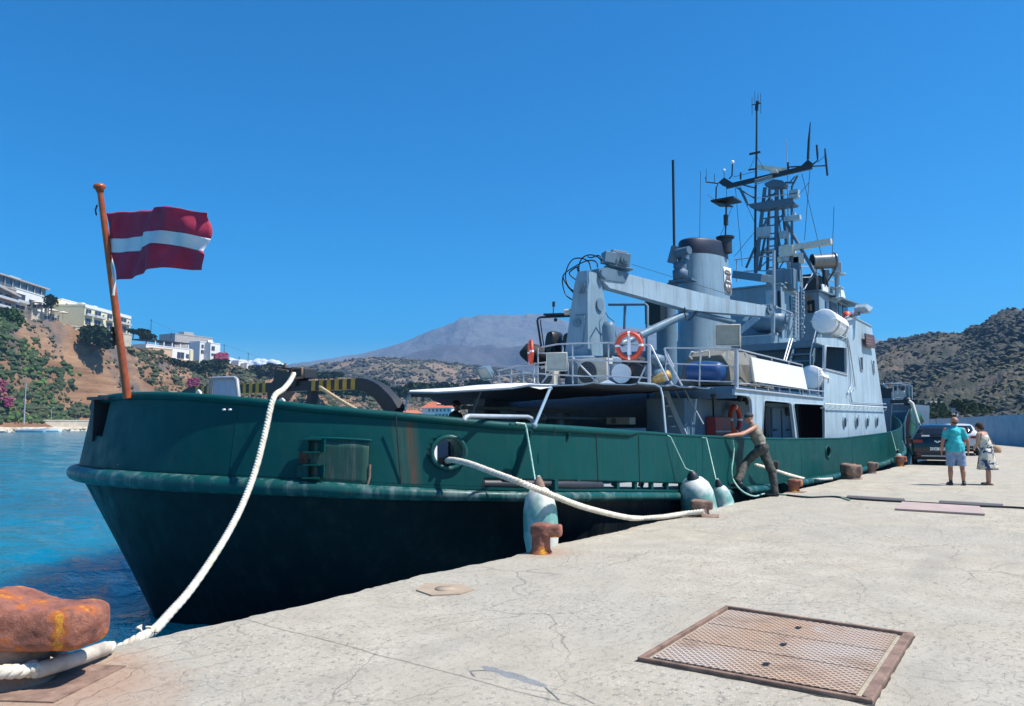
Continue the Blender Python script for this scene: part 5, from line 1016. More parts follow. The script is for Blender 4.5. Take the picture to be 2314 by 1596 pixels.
# ================================================================== FENDERS
n = NT('worn_fender'); X = n.xyz(); 
k = n.noise(3.5, 5, .6); n.col(n.mix(n.ramp(n.math('ADD', n.math('MULTIPLY', k, .55), n.math('MULTIPLY', n.math('ABSOLUTE', n.math('SUBTRACT', X[2], .16)), -.55)), [(.11, 0), (.24, .85)]), n.ramp(n.noise(6, 4), [(.3, (.5, .5, .44)), (.7, (.72, .73, .68))]), (.07, .3, .27))); n.rough(.55); M['fender'] = n.m
def fender(c, L_, R_, ax, label, string=None, top='dark'):
    T = empty('fender', c, label, 'fender', 'inflatable fenders along the ship side'); ax = Vector(ax).normalized(); h = L_ / 2
    pr = [(.02, -h), (R_ * .45, -h + .02), (R_ * .85, -h + .16), (R_, -h + .38)] + [(R_, -h + .38 + (L_ - .75) * k / 4) for k in (1, 2, 3)] + [(R_ * .97, h - .3), (R_ * .82, h - .14), (R_ * .55, h - .03), (R_ * .33, h)]
    m_ = MB(); m_.lathe(pr, (0, 0, 0), ax, 32); m_.build('body', M['fender'], T)
    m_ = MB(); m_.lathe([(R_ * .4, h - .05), (R_ * .3, h + .06), (R_ * .13, h + .14), (.02, h + .15)], (0, 0, 0), ax, 14); m_.build('eye_cap', M[top], T)
    if string:
        e = ax * (h + .13); m_ = MB(); m_.tube([e] + [Vector(p) - Vector(c) for p in string], .014, 6); m_.ball(e, .03); m_.build('lanyard', M['line'], T)
    return T
def vc(x, y, v): return pv(x, y, v)
c1_ = vc(1222, 1175, .16); c1_ = Vector((c1_.x, .2, c1_.z)); fender(vc(1222, 1190, .22), 1.05, .235, (0, .05, 1), 'tall worn white and teal fender behind the rust and yellow bollard', [vc(1209, 1085, .45), vc(1189, 966, .52), vc(1186, 958, .55), vc(1165, 956, .6)], 'rust2')
fender(vc(1580, 1148, .26), 1.2, .33, (-.33, .05, 1), 'fat white and green fender leaning behind the low mooring bollard', [vc(1548, 1058, .42), vc(1515, 988, .52), vc(1506, 983, .6), vc(1490, 982, .62)])
fender(vc(*zR(1140, 1215), .22), .75, .22, (-.28, .1, 1), 'smaller cream fender hanging low between the fat fender and the leaning man', [vc(*zR(1060, 980), .3), vc(*zR(870, 165), .52), vc(*zR(790, 158), .6)])
fender(vc(*zS(355, 1105), .25), .5, .17, (0, 0, 1), 'little round white fender near the ship bow beside the small yellow bollard', [vc(*zS(330, 1000), .4), vc(*zS(270, 770), .58)])
# ================================================================== BOLLARDS
def superring(c, a, b, ru, rv, n_=24, e=.62):
    o_ = []
    for i in range(n_):
        t = 2 * pi * i / n_; x = math.copysign(abs(cos(t)) ** e, cos(t)) * ru; y = math.copysign(abs(sin(t)) ** e, sin(t)) * rv; o_.append(Vector(c) + a * x + b * y)
    return o_
def bollard(p, rz, label, pr, z0, z1, back, nose, wid, mat='rust', plate=0, hump=0, grp='rusty bollards along the quay edge', twin=False):
    # post with a hooked head whose nose points to local +X
    T = empty('bollard', (p[0], p[1], 0), label, 'bollard', grp, rz); ay, azv = Vector((0, 1, 0)), Vector((0, 0, 1)); zc = (z0 + z1) / 2; hh = (z1 - z0) / 2
    m_ = MB(); m_.lathe([(pr * 1.25, -.01), (pr * 1.2, .02), (pr * 1.02, .05), (pr, z0 * .6), (pr * 1.02, z0 + .05)], (0, 0, 0), n=24, cap=False); m_.build('post', M['rust2'] if hump else M[mat], T)
    m_ = MB(); S_ = []
    for f_, dz, kh, kw in ((0, 0, .05, .1), (0.015, 0, .55, .6), (.06, 0.01, .86, .88), (.2, .03 + hump * .35, 1 + hump * .5, 1.0), (.36, .03 + hump * .3, 1 + hump * .45, 1.0), (.5, .02, 1, .94), (.62, -.02, .92, .82), (.75, -.01, .9, .76), (.88, .0, .95, .76), (.96, .0, .86, .68), (.99, 0, .6, .45), (1, 0, .1, .1)):
        S_.append(superring((-back + (back + nose) * f_, 0, zc + dz * hh * 2), ay, azv, wid * kw, hh * kh, 24, .4))
    m_.grid(S_, True, wrap=True); m_.add(S_[0], [tuple(range(24))]); m_.add(S_[-1], [tuple(range(24))]); hd = m_.build('head', M[mat], T); d_ = hd.modifiers.new('s', 'SUBSURF'); d_.levels = d_.render_levels = 2
    tx_ = bpy.data.textures.new('pits', 'CLOUDS'); tx_.noise_scale = hh * .35; tx_.noise_depth = 4; dm = hd.modifiers.new('d', 'DISPLACE'); dm.texture = tx_; dm.strength = hh * .12; dm.texture_coords = 'LOCAL'; dm.mid_level = .5
    if plate: m_ = MB(); m_.prism([(-.42 * plate, -.4 * plate, -.01), (.6 * plate, -.42 * plate, -.01), (.66 * plate, .38 * plate, -.01), (-.4 * plate, .4 * plate, -.01)], (0, 0, .02)); m_.build('base_plate', M['rust2'], T)
    return T
NB = pz(28, 1540, 0)
bollard((NB.x, NB.y), radians(-56), 'huge rust orange bollard filling the near corner with rope wound round its post', .2, .22, .5, .42, .56, .27, 'rust', .85, .35)
mb = MB(); cc = Vector((NB.x, NB.y, 0)); ang = [radians(a) for a in range(70, 400, 20)]
loop = [cc + Vector((.27 * cos(a), .27 * sin(a), .12 + .02 * sin(a * 2))) for a in ang]; tail2 = spline([pz(250, 1462, .05), pz(225, 1470, .07), pz(150, 1496, .1), pz(80, 1516, .12)], 6)
o2 = thing(strands(tail2 + loop, .044, .16), 'rope_eye', M['rope'], 'white rope eye looped round the post of the huge near bollard', 'rope')
m_ = MB(); m_.tube(tail2[3:], [.042] + [.05] * (len(tail2) - 5) + [.046], 12); m_.build('rope_sleeve', plain('sleeve_white', (.5, .44, .36), .85, 0, .3, 7, .5), o2)
G2 = 'rusty bollards along the quay edge'
bollard((8.05, -.2), radians(-68), 'rusty bollard with yellow paint left on its hooked head, in front of the tall fender', .115, .2, .37, .13, .27, .12)
bollard((12.85, -.24), radians(-64), 'low brown bollard at the end of the rope, in front of the fat fender', .15, .11, .28, .17, .22, .15, 'rust2', .5)
bollard((18.5, -.12), radians(-80), 'small orange brown bollard at the foot of the leaning man', .12, .12, .3, .14, .2, .13, 'rust', .4)
bollard((24.0, .0), radians(-75), 'wide dark red double headed bollard holding the third mooring rope', .2, .1, .42, .22, .24, .26, 'rust2', .6)
bollard((26.5, -.1), radians(-75), 'brown bollard just past the wide double headed one', .12, .14, .36, .13, .2, .14, 'rust2')
bollard((31.2, -.05), radians(-75), 'yellowish bollard farthest along the quay beside the little round fender', .13, .16, .38, .15, .24, .16)
b5 = [o_ for o_ in bpy.data.objects if o_.get('label', '').startswith('wide dark red')][0]
for ch in kids(b5):
    if ch.name.startswith(('head', 'post')): c_ = ch.copy(); C.objects.link(c_); c_.parent = b5; c_.location = (.12, -.46, 0)
# ================================================================== HATCH, PLATES, CABLE COVERS
hc = [pz(*p, .028) for p in ((1640, 1368), (1440, 1485), (1972, 1583), (2065, 1430))]; H0 = sum(hc, Vector()) / 4; H0.z = 0
hat = empty('access_hatch', H0, 'big rusty steel access hatch with mesh panels set in the concrete', 'hatch'); hl = [p - H0 for p in hc]
mb = MB()
for i in range(4): a, b = hl[i], hl[(i + 1) % 4]; w_ = .035 if i != 2 else .07; q = (b - a).normalized(); nin = Vector((-q.y, q.x, 0)); nin = nin if nin.dot(-a) > 0 else -nin; mb.prism([a - Vector((0, 0, .06)), b - Vector((0, 0, .06)), b + nin * w_ - q * w_ * .9 - Vector((0, 0, .06)), a + nin * w_ + q * w_ * .9 - Vector((0, 0, .06))], (0, 0, .062))
mb.build('frame', M['rust2'], hat, .006)
n = NT('expanded_mesh'); Xm = n.xyz(n.mapv((1, 1, 1), rot=(0, 0, radians(45)))); Xn = n.xyz(n.mapv((1, 1, 1), rot=(0, 0, radians(40))))
ln = lambda c_: n.ramp(n.math('ABSOLUTE', n.math('SUBTRACT', n.math('FRACT', n.math('MULTIPLY', c_, 26.)), .5)), [(.0, 1), (.13, .9), (.2, 0)])
d1 = n.math('MAXIMUM', ln(Xm[0]), ln(Xn[1])); k = n.noise(2.6, 5, .6); k2 = n.noise(1.3, 3)
b_ = n.ramp(k, [(.3, (.3, .2, .14)), (.5, (.5, .35, .24)), (.62, (.46, .26, .14)), (.75, (.55, .5, .44))]); b_ = n.mix(n.ramp(k2, [(.45, 0), (.65, .7)]), b_, (.52, .48, .43))
n.col(n.mix(d1, n.mix(.75, b_, (.06, .04, .03)), b_)); n.rough(.85); n.bump(d1, .7, .01); M['mesh'] = n.m
def bil(a, b, lift=0): p = (hl[0] * (1 - a) + hl[1] * a) * (1 - b) + (hl[3] * (1 - a) + hl[2] * a) * b; return Vector((p.x, p.y, .014 + lift))
for k in range(3):
    a0, a1 = .055 + .3 * k + .004, .055 + .3 * (k + 1) - .004; mb = MB(); mb.prism([bil(a0, .05), bil(a1, .05), bil(a1, .93), bil(a0, .93)], (0, 0, .008)); pn_ = mb.build('mesh_panel', M['mesh'], hat)
    mb = MB(); q = bil((a0 + a1) / 2, .48 + .02 * k, .009); mb.bb((q.x - .035, q.y - .02, q.z), (q.x + .035, q.y + .02, q.z + .003)); mb.build('lifting_hole', M['black'], pn_)
mb = MB(); mb.prism([bil(.03, .02, -.09), bil(.97, .02, -.09), bil(.97, .97, -.09), bil(.03, .97, -.09)], (0, 0, .055)); mb.build('pit_slab', M['rust2'], hat)  # dull rust slab below the mesh panels
mb = MB(); nrg = 28; rg_ = []
for q_ in range(4 * nrg):
    i_, t_q = divmod(q_, nrg); e_ = hl[i_].lerp(hl[(i_ + 1) % 4], t_q / nrg); o_ = e_ * (1.012 + .03 * noise.noise(Vector((q_ * .37, 1, 0))) + .015 * noise.noise(Vector((q_ * 1.7, 5, 0)))); rg_.append([Vector((e_.x * .99, e_.y * .99, .003)), Vector((o_.x, o_.y, .003))])
mb.grid([[r_[0] for r_ in rg_], [r_[1] for r_ in rg_]], False, wrap=True); mb.build('dirt_joint', plain('joint_dirt', (.06, .05, .04), .95, 0, .4, 30), hat)
P_ = [pz(*p, .012) for p in ((960, 1318), (1050, 1322), (1072, 1332), (1040, 1342), (975, 1345), (940, 1333))]; c0 = sum(P_, Vector()) / 6
mb = MB(); mb.prism([p - Vector((0, 0, .02)) for p in P_], (0, 0, .022)); q = c0; mb.lathe([(.1, 0), (.1, .012), (.02, .014)], q, n=16); thing(mb, 'mooring_plate', plain('concrete_rust', (.36, .28, .2), .9, 0, .15, 5, .4), 'small rust stained iron cover sunk near the quay edge', 'cover', origin=tuple(c0))
P_ = [pz(*zS_, 0.01) for zS_ in (((2450 + 790 / 3.19) * KD, (1050 + 1455 / 3.19) * KD), ((2450 + 1590 / 3.19) * KD, (1050 + 1575 / 3.19) * KD), ((2450 + 1300 / 3.19) * KD, (1050 + 1560 / 3.19) * KD), ((2450 + 730 / 3.19) * KD, (1050 + 1520 / 3.19) * KD))]
zP = ZR(2450, 1050, 3.192); P_ = [pz(*zP(*p), .008) for p in ((800, 1455), (1540, 1500), (1590, 1574), (730, 1522))]; c0 = sum(P_, Vector()) / 4
mb = MB(); mb.prism([p for p in P_], (0, 0, .03)); thing(mb, 'steel_plate', plain('pink_plate', (.42, .32, .28), .75, 0, .1, 3, .2), 'flat pinkish steel plate lying on the quay beyond the cable covers', 'plate', origin=tuple(c0))
mb = MB(); mb.tube(spline([pz(*zP(*p), .02) for p in ((-300, 1380), (-100, 1400), (120, 1393), (290, 1410), (540, 1428), (820, 1443), (1160, 1462), (1460, 1480), (1760, 1492), (1960, 1503), (2300, 1530))], 5), .022, 6); thing(mb, 'power_cable', M['rubber'], 'black power cable crossing the quay through the grey ramps', 'cable')
for (a, b), lb in ((((282, 1408), (810, 1440)), 'grey cable ramp lying nearer the ship end of the black cable'), (((1160, 1458), (1758, 1493)), 'grey cable ramp lying nearer the right edge on the black cable')):
    p, q = pz(*zP(*a), 0), pz(*zP(*b), 0); d_ = (q - p).normalized(); s_ = Vector((-d_.y, d_.x, 0)); mb = MB(); R_ = [[e + s_ * x + Vector((0, 0, z)) for x, z in ((-.16, 0), (-.08, .055), (.08, .055), (.16, 0))] for e in (p, q)]
    mb.grid(R_, False); mb.add(R_[0], [(0, 1, 2, 3)]); mb.add(R_[1], [(0, 1, 2, 3)]); o = thing(mb, 'cable_ramp', plain('ramp_rubber', (.12, .12, .12), .8), lb, 'cable ramp', 'cable ramps', origin=tuple(p))

zK = ZR(1250, 1700, 3.085)
n = NT('damp_paint_stain'); n.col((.2, .2, .19)); n.rough(.7)
for L_ in (((480, 955), (640, 950), (760, 965)), ((490, 960), (520, 1000), (580, 1020), (700, 1035)), ((620, 1085), (850, 1140), (1050, 1180), (1300, 1225)), ((1180, 1108), (1240, 1160), (1310, 1225)), ((950, 1115), (1200, 1150), (1500, 1195), (1720, 1250)), ((1170, 1105), (1400, 1150), (1640, 1260))):
    mb = MB(); P_ = spline([pz(*zK(*p), .0) for p in L_], 6); W_ = [.006 + .006 * abs(noise.noise(p * 9)) for p in P_]; mb.grid([[p + Vector((0, -w_, .004)) for p, w_ in zip(P_, W_)], [p + Vector((0, w_, .004)) for p, w_ in zip(P_, W_)]], False); tag(mb.build('quay_stain', n.m), kind='structure')
zP = ZR(2450, 1050, 3.192)
# flood wall along the breakwater
n = NT('painted_wall'); X = n.xyz(); k = n.noise(.8, 5, .6); n.col(n.mix(n.ramp(n.noise(2.5, 6, .7, n.mapv((1, 1, .4))), [(.55, 0), (.7, .5)]), n.ramp(k, [(.3, (.25, .33, .4)), (.7, (.38, .45, .5))]), (.12, .18, .22))); n.rough(.9); M['wallp'] = n.m
d_ = Vector((10.9, 4.15, 0)).normalized(); nn_ = Vector((-d_.y, d_.x, 0)); O_ = Vector((63.5, -1.85, 0)); rows = []
for i in range(60):
    s_ = -45 + i * 2.0; p = O_ + d_ * s_; h = lerpt([(-45, 2.2), (0, 2.1), (40, 1.7), (80, 1.7)], s_) + .02 * fbm((s_, 0, 0), 2)
    rows.append([p - nn_ * .0, p + Vector((0, 0, h)), p - nn_ * .35 + Vector((0, 0, h)), p - nn_ * .35] if False else [p, p + Vector((0, 0, h)), p + nn_ * -.35 * -1 + Vector((0, 0, h)), p + nn_ * .35])
mb = MB(); mb.grid(rows, False); fw = thing(mb, 'flood_wall', M['wallp'], 'long blue grey concrete wall closing off the quay behind the parked cars', 'wall')
mb = MB(); white = MB()
def wp(x, y, off=.03):
    d = ray(x, y); nx, ny = d_.y, -d_.x; t = ((O_.x) * nx + (O_.y + OFF) * ny) / (d[0] * nx + d[1] * ny); return Vector((d[0] * t, d[1] * t - OFF, EYE + d[2] * t)) - nn_ * off
for k in range(7): mb.tube(spline([wp(*zP(1850 + 22 * i, 715 + 18 * k + 12 * sin(i * 1.3 + k)), .04) for i in range(-1, 7)], 3), .08, 5)
mb.build('wave_mural', plain('mural_white', (.62, .66, .7), .8), fw)
mb = MB()
for s_ in range(0, 8): p = O_ + d_ * (-14 + 6.1 * s_) - nn_ * .02; mb.beam(p, p + Vector((0, 0, 2.0)), .08, .02)
mb.build('wall_joint', M['dark'], fw)
mb = MB(); a = wp(*zP(1700, 730)); mb.prism([wp(*zP(*p)) for p in ((1690, 780), (1715, 715), (1735, 735), (1712, 790))], -nn_ * .01); mb.build('mural_mark', plain('faded_orange', (.4, .3, .2), .9), fw)
# ================================================================== PEOPLE
def capsule(m_, p, q, r, r2=None, n_=12):
    r2 = r if r2 is None else r2; p, q = Vector(p), Vector(q); m_.cyl(p, q, r, r2, n_, cap=True); m_.ball(p, r, n_, 8); m_.ball(q, r2, n_, 8)
def limb(m_, pts, rs):
    for (p, r), (q, r2) in zip(zip(pts, rs), list(zip(pts, rs))[1:]): capsule(m_, p, q, r, r2)
def hand(m_, wr, dr, side, curl=.35, sc=1.0, thumb=1):
    """palm, four fingers of different length, thumb leaving the side of the palm"""
    dr = Vector(dr).normalized(); sd = Vector(side); sd = (sd - dr * sd.dot(dr)).normalized(); nm = dr.cross(sd)
    wr = Vector(wr); pc = wr + dr * .045 * sc; capsule(m_, wr, wr + dr * .03, .026 * sc)
    for k in (-1.5, -.5, .5, 1.5): capsule(m_, wr + sd * k * .012 * sc + dr * .02, wr + dr * .085 * sc + sd * k * .019 * sc, .015 * sc)
    for k, L_ in ((-1.5, .062), (-.5, .078), (.5, .084), (1.5, .074)):
        a = wr + dr * .088 * sc + sd * k * .021 * sc; d1 = (dr + nm * curl).normalized(); b = a + d1 * L_ * .5 * sc; d2 = (dr + nm * curl * 3).normalized(); limb(m_, [a, b, b + d2 * L_ * .45 * sc], [.0098 * sc, .009 * sc, .008 * sc])
    a = wr + dr * .025 * sc + sd * thumb * .03 * sc; limb(m_, [a, a + (dr * .7 + sd * thumb).normalized() * .035 * sc, a + (dr * .7 + sd * thumb).normalized() * .035 * sc + (dr + nm * curl).normalized() * .03 * sc], [.014 * sc, .011 * sc, .009 * sc])
def head(m_, c, fwd, up=(0, 0, 1), sc=1.0):
    f_ = Vector(fwd).normalized(); u_ = Vector(up); u_ = (u_ - f_ * u_.dot(f_)).normalized(); s_ = f_.cross(u_); R_ = Matrix((s_, f_, u_)).transposed(); c = Vector(c)
    P = lambda x, y, z: c + R_ @ Vector((x, y, z)) * sc
    m_.ball(P(0, -.012, .03), (.076 * sc, .095 * sc, .088 * sc), 20, 14, R_); m_.ball(P(0, .02, -.04), (.056 * sc, .066 * sc, .075 * sc), 16, 12, R_)
    m_.ball(P(0, .088, -.01), (.012 * sc, .018 * sc, .026 * sc), 8, 6, R_); m_.ball(P(0, .077, -.055), (.024 * sc, .012 * sc, .009 * sc), 8, 6, R_); m_.ball(P(0, .068, -.092), (.022 * sc, .018 * sc, .016 * sc), 8, 6, R_)
    for s2 in (-1, 1): m_.ball(P(s2 * .078, -.005, -.01), (.01 * sc, .022 * sc, .032 * sc), 8, 6, R_); m_.ball(P(s2 * .03, .078, .022), (.016 * sc, .01 * sc, .006 * sc), 6, 5, R_)
    return P, R_
def melt(o, v=.011, sm=4, fac=.5):
    r_ = o.modifiers.new('r', 'REMESH'); r_.mode = 'VOXEL'; r_.voxel_size = v; r_.use_smooth_shade = True
    s_ = o.modifiers.new('s', 'SMOOTH'); s_.factor = fac; s_.iterations = sm; return o
def wrinkle(o, nn):
    if nn in ('polo_shirt', 'shorts', 'sleeveless_shirt', 'cargo_trousers', 'navy_shirt', 'trousers', 'dress_bodice'):
        t = bpy.data.textures.new('folds', 'CLOUDS'); t.noise_scale = .11; t.noise_depth = 1; d = o.modifiers.new('d', 'DISPLACE'); d.texture = t; d.strength = .04; d.mid_level = .5; d.texture_coords = 'LOCAL'
    return o
def cloth(name, c, c2, sc=8, patt=None):
    n = NT(name); n.col(n.ramp(n.noise(sc, 4), [(.3, c), (.7, c2)])); n.rough(.85); w_ = n.noise(14, 3, .5, n.mapv((1, 1, .5))); n.bump(w_, .5, .02); return n.m
def human(J, P0_, label, skin, wear, face, headc, hs=1.0):
    """J: joints in world space"""
    T = empty('person', P0_, label, 'person'); O = Vector(P0_)
    def add(m_, nn, mat, v=.011, sm=4): o = m_.build(nn, mat, T, loc=None); o.data.transform(Matrix.Translation(-O)); return wrinkle(melt(o, v, sm), nn)
    return T, add
def skinmat(name, c): n = NT(name); n.col(n.ramp(n.noise(6), [(.3, tuple(x * .85 for x in c)), (.7, c)])); n.rough(.5); return n.m
def V3(*a): return Vector(a)
def stand(pos, fwd, h, J, label, skin, build):
    """local frame: x right, y forward, z up, scaled to height h/1.75; J of joints"""
    f_ = Vector((fwd[0], fwd[1], 0)).normalized(); r_ = Vector((f_.y, -f_.x, 0)); k = h / 1.75; O = Vector(pos)
    return lambda x, y, z: O + (r_ * x + f_ * y + Vector((0, 0, z))) * k
# ---- man in the turquoise shirt
vd = Vector(pz(2163, 1097, 0)); fw_ = (Vector((vd.x, vd.y + OFF, 0)).normalized()); fw_.rotate(Matrix.Rotation(radians(14), 3, 'Z'))
L = stand(vd, fw_, 1.75, None, '', None, None)
T, add = human(None, vd, 'bald stout man in a turquoise polo shirt and pale shorts looking at the ship', None, None, None, None)
sk = skinmat('tanned_skin', (.42, .2, .13))
m_ = MB()
for s_ in (-1, 1):
    limb(m_, [L(.1 * s_, 0, .92), L(.135 * s_, .0, .5), L(.15 * s_, -.02, .09)], [.1, .06, .042]); limb(m_, [L(.14 * s_, .0, .46), L(.145 * s_, -.03, .34), L(.15 * s_, -.02, .12)], [.05, .062, .038]); limb(m_, [L(.15 * s_, -.05, .04), L(.17 * s_, .13, .03)], [.04, .035])
    limb(m_, [L(.2 * s_, 0, 1.42), L(.285 * s_, -.02, 1.14), L(.31 * s_, .05, .9)], [.065, .048, .032]); hand(m_, L(.31 * s_, .055, .88), L(.01 * s_, .25, -1) - L(0, 0, 0), L(0, 1, 0) - L(0, 0, 0), .3, .95)
m_.ball(L(0, 0, 1.0), (.17, .13, .16)); m_.ball(L(0, .03, 1.15), (.17, .15, .2)); m_.ball(L(0, 0, 1.33), (.19, .12, .16)); capsule(m_, L(0, -.01, 1.42), L(0, .01, 1.55), .06)
hc_ = L(0, .0, 1.635); hf = fw_ + Vector((0, 0, .28)); hf.rotate(Matrix.Rotation(radians(22), 3, 'Z')); P, R_ = head(m_, hc_, hf, sc=1.08); add(m_, 'body', sk, .0095)
m_ = MB(); m_.ball(P(0, -.03, .0), (.083, .088, .05), 18, 10, R_); add(m_, 'hair', cloth('grey_brown_hair', (.05, .03, .02), (.1, .06, .045), 60), .009, 2)
m_ = MB(); m_.ball(L(0, .02, 1.08), (.225, .185, .2), 20, 12); m_.ball(L(0, .03, 1.2), (.22, .17, .18), 20, 12); m_.ball(L(0, -.01, 1.36), (.21, .14, .13), 20, 12); capsule(m_, L(-.15, 0, 1.42), L(.15, 0, 1.42), .075); m_.cyl(L(0, .01, .86), L(0, .01, 1.1), .215, .215, 20); capsule(m_, L(0, -.01, 1.44), L(0, 0, 1.5), .078, .07)
for s_ in (-1, 1): limb(m_, [L(.18 * s_, 0, 1.41), L(.252 * s_, -.01, 1.22)], [.08, .07])
add(m_, 'polo_shirt', cloth('turquoise_cotton', (.02, .36, .4), (.04, .5, .52), 5), .014, 3)
m_ = MB(); m_.ball(L(0, .01, .9), (.2, .165, .13), 18, 12)
for s_ in (-1, 1): m_.cyl(L(.1 * s_, 0, .9), L(.135 * s_, .0, .5), .12, .11, 18)
add(m_, 'shorts', cloth('pale_denim', (.16, .24, .38), (.26, .35, .48), 7), .013, 2)
m_ = MB()
for s_ in (-1, 1): limb(m_, [L(.15 * s_, -.06, .04), L(.175 * s_, .1, .035), L(.18 * s_, .17, .03)], [.05, .048, .036]); capsule(m_, L(.15 * s_, -.04, .06), L(.15 * s_, -.03, .1), .045)
add(m_, 'shoes', M['dark'], .01, 2)
# ---- woman in a patterned dress
vd = Vector(pz(2233, 1096, 0)); vf = Vector((vd.x, vd.y + OFF, 0)).normalized(); vf.rotate(Matrix.Rotation(radians(62), 3, 'Z'))
L = stand(vd, vf, 1.62, None, '', None, None)
T, add = human(None, vd, 'dark haired woman in a cream and navy patterned sundress beside the man in turquoise', None, None, None, None)
sk2 = skinmat('light_skin', (.5, .27, .19)); m_ = MB()
for s_ in (-1, 1):
    q = .06 if s_ > 0 else -.1
    limb(m_, [L(.09 * s_, 0, .92), L(.1 * s_, q * .6, .5), L(.1 * s_, q, .08)], [.09, .055, .036]); capsule(m_, L(.1 * s_, q * .7 - .02, .38), L(.1 * s_, q, .2), .053, .04); limb(m_, [L(.1 * s_, q - .04, .035), L(.11 * s_, q + .13, .025)], [.036, .03])
m_.ball(L(0, .0, 1.0), (.16, .13, .15)); m_.ball(L(0, .02, 1.15), (.14, .12, .16)); m_.ball(L(0, .08, 1.33), (.165, .11, .14)); limb(m_, [L(-.14, .08, 1.43), L(.14, .08, 1.43)], [.055, .055]); capsule(m_, L(0, .1, 1.43), L(0, .15, 1.54), .05)
P, R_ = head(m_, L(0, .19, 1.62), (vf + Vector((0, 0, .15))), sc=.98 * .97)
limb(m_, [L(.18, .08, 1.41), L(.22, .02, 1.16), L(.2, .1, .98)], [.05, .04, .03]); hand(m_, L(.2, .11, .97), L(0, .5, -.6) - L(0, 0, 0), L(1, 0, 0) - L(0, 0, 0), .4, .88)
limb(m_, [L(-.18, .1, 1.41), L(-.2, .12, 1.15), L(-.08, .28, 1.02)], [.05, .04, .03]); hand(m_, L(-.07, .29, 1.02), L(.6, .5, -.3) - L(0, 0, 0), L(0, 0, 1) - L(0, 0, 0), .4, .88)
add(m_, 'body', sk2, .0095)
m_ = MB(); m_.ball(P(0, -.03, .035), (.09, .1, .095), 18, 12, R_); m_.ball(P(0, -.1, -.01), (.06, .06, .06), 14, 10, R_); m_.ball(P(0, -.05, .11), (.04, .05, .03), 10, 8, R_); add(m_, 'hair', cloth('dark_brown_hair', (.025, .012, .008), (.06, .03, .02), 50), .009, 2)
n = NT('floral_dress'); w1 = n.noise(7, 3, .5, dist=1.2); w2 = n.vor(7.5, 'F1', n.mapv(loc=(2, 1, 5)))
n.col(n.mix(n.ramp(w1, [(.56, 0), (.6, 1)]), n.mix(n.ramp(w2, [(.3, .9), (.36, 0)]), (.6, .55, .44), (.22, .3, .3)), (.03, .06, .14))); n.rough(.8); n.bump(n.noise(6, 3, .5, n.mapv((1, 1, .25))), .5, .02)
m_ = MB(); m_.ball(L(0, .06, 1.28), (.175, .135, .15), 18, 12); m_.cyl(L(0, .05, 1.22), L(0, .0, 1.02), .15, .17, 20); pr = [(.17, 1.05), (.2, .9), (.235, .7), (.265, .52), (.285, .43)]
R2 = []
for r, z in pr:
    R2.append([L(r * (1 + .07 * sin(7 * a) * (1.15 - z)) * cos(a), r * .92 * (1 + .07 * sin(7 * a + 1) * (1.15 - z)) * sin(a) - (1.1 - z) * .02, z) for a in [2 * pi * i / 42 for i in range(42)]])
o_ = MB(); o_.grid(R2, True, wrap=True); sk_ = o_.build('dress_skirt', n.m, T); sk_.data.transform(Matrix.Translation(-Vector(vd))); sk_.modifiers.new('t', 'SOLIDIFY').thickness = .006
add(m_, 'dress_bodice', n.m, .012, 2)
m_ = MB(); 
for s_ in (-1, 1): m_.tube([L(.1 * s_, .13, 1.38), L(.11 * s_, .09, 1.48), L(.1 * s_, -.01, 1.4)], .01, 6)
add(m_, 'dress_straps', n.m, .006, 1)
m_ = MB(); q_ = [.06, -.1]
for s_ in (-1, 1): q = .06 if s_ > 0 else -.1; limb(m_, [L(.1 * s_, q - .06, .02), L(.11 * s_, q + .16, .016)], [.04, .036])
add(m_, 'sandals', plain('tan_leather', (.3, .17, .09), .6), .01, 1)
# her bag hangs from the shoulder: a thing of its own
bc = L(.25, -.16, 1.0); bt = empty('handbag', bc, 'tan woven handbag hanging at the hip of the woman in the sundress', 'handbag'); m_ = MB(); rr_ = []
m_.lathe([(.02, -.1), (.11, -.1), (.145, -.05), (.13, .05), (.08, .09), (.02, .09)], (0, 0, 0), n=18); b_ = m_.build('bag_body', plain('woven_straw', (.42, .26, .15), .85, 0, .3, 40, .5), bt); b_.scale = (1, .7, .95)
m_ = MB(); m_.tube(spline([Vector((0, 0, .07)), L(.2, -.06, 1.2) - bc, L(.17, .06, 1.45) - bc, L(.16, .14, 1.36) - bc, L(.2, .02, 1.12) - bc, Vector((0, 0.02, .07))], 5), .009, 6); m_.build('bag_strap', plain('bag_strap', (.3, .18, .1), .7), bt)
# ---- man pushing against the bulwark
fr = Vector((17.15, -.13, 0)); ft = pv(1668, 1092, .45); ft.z = .235
hipc = pv(1722, 1012, .12); shc = pv(1703, 967, .3); hdc = pv(1692, 948, .4) + Vector((0, 0, .02)); hdl = pv(1641, 990, .62) + Vector((0, 0, .035)); 
T, add = human(None, fr, 'man in olive sleeveless shirt and dark cap leaning with both hands on the bulwark', None, None, None, None)
sk3 = skinmat('ruddy_skin', (.46, .22, .14)); ru = Vector((1, 0, 0)); m_ = MB()
kf = pv(1688, 1042, .42); kb = Vector((17.2, -.06, .52)); fwd_ = Vector((-.45, 1, 0)).normalized(); sd_ = Vector((fwd_.y, -fwd_.x, 0))
hipL, hipR = hipc - sd_ * .09, hipc + sd_ * .09; shL, shR = shc - sd_ * .19, shc + sd_ * .19
limb(m_, [hipL, kf, ft + Vector((0, 0, .1))], [.09, .06, .04]); limb(m_, [hipR, kb, fr + Vector((0, 0, .1))], [.09, .06, .04])
mid_ = hipc.lerp(shc, .45); R3 = Matrix((sd_, (shc - hipc).normalized().cross(sd_) * -1, (shc - hipc).normalized())).transposed()
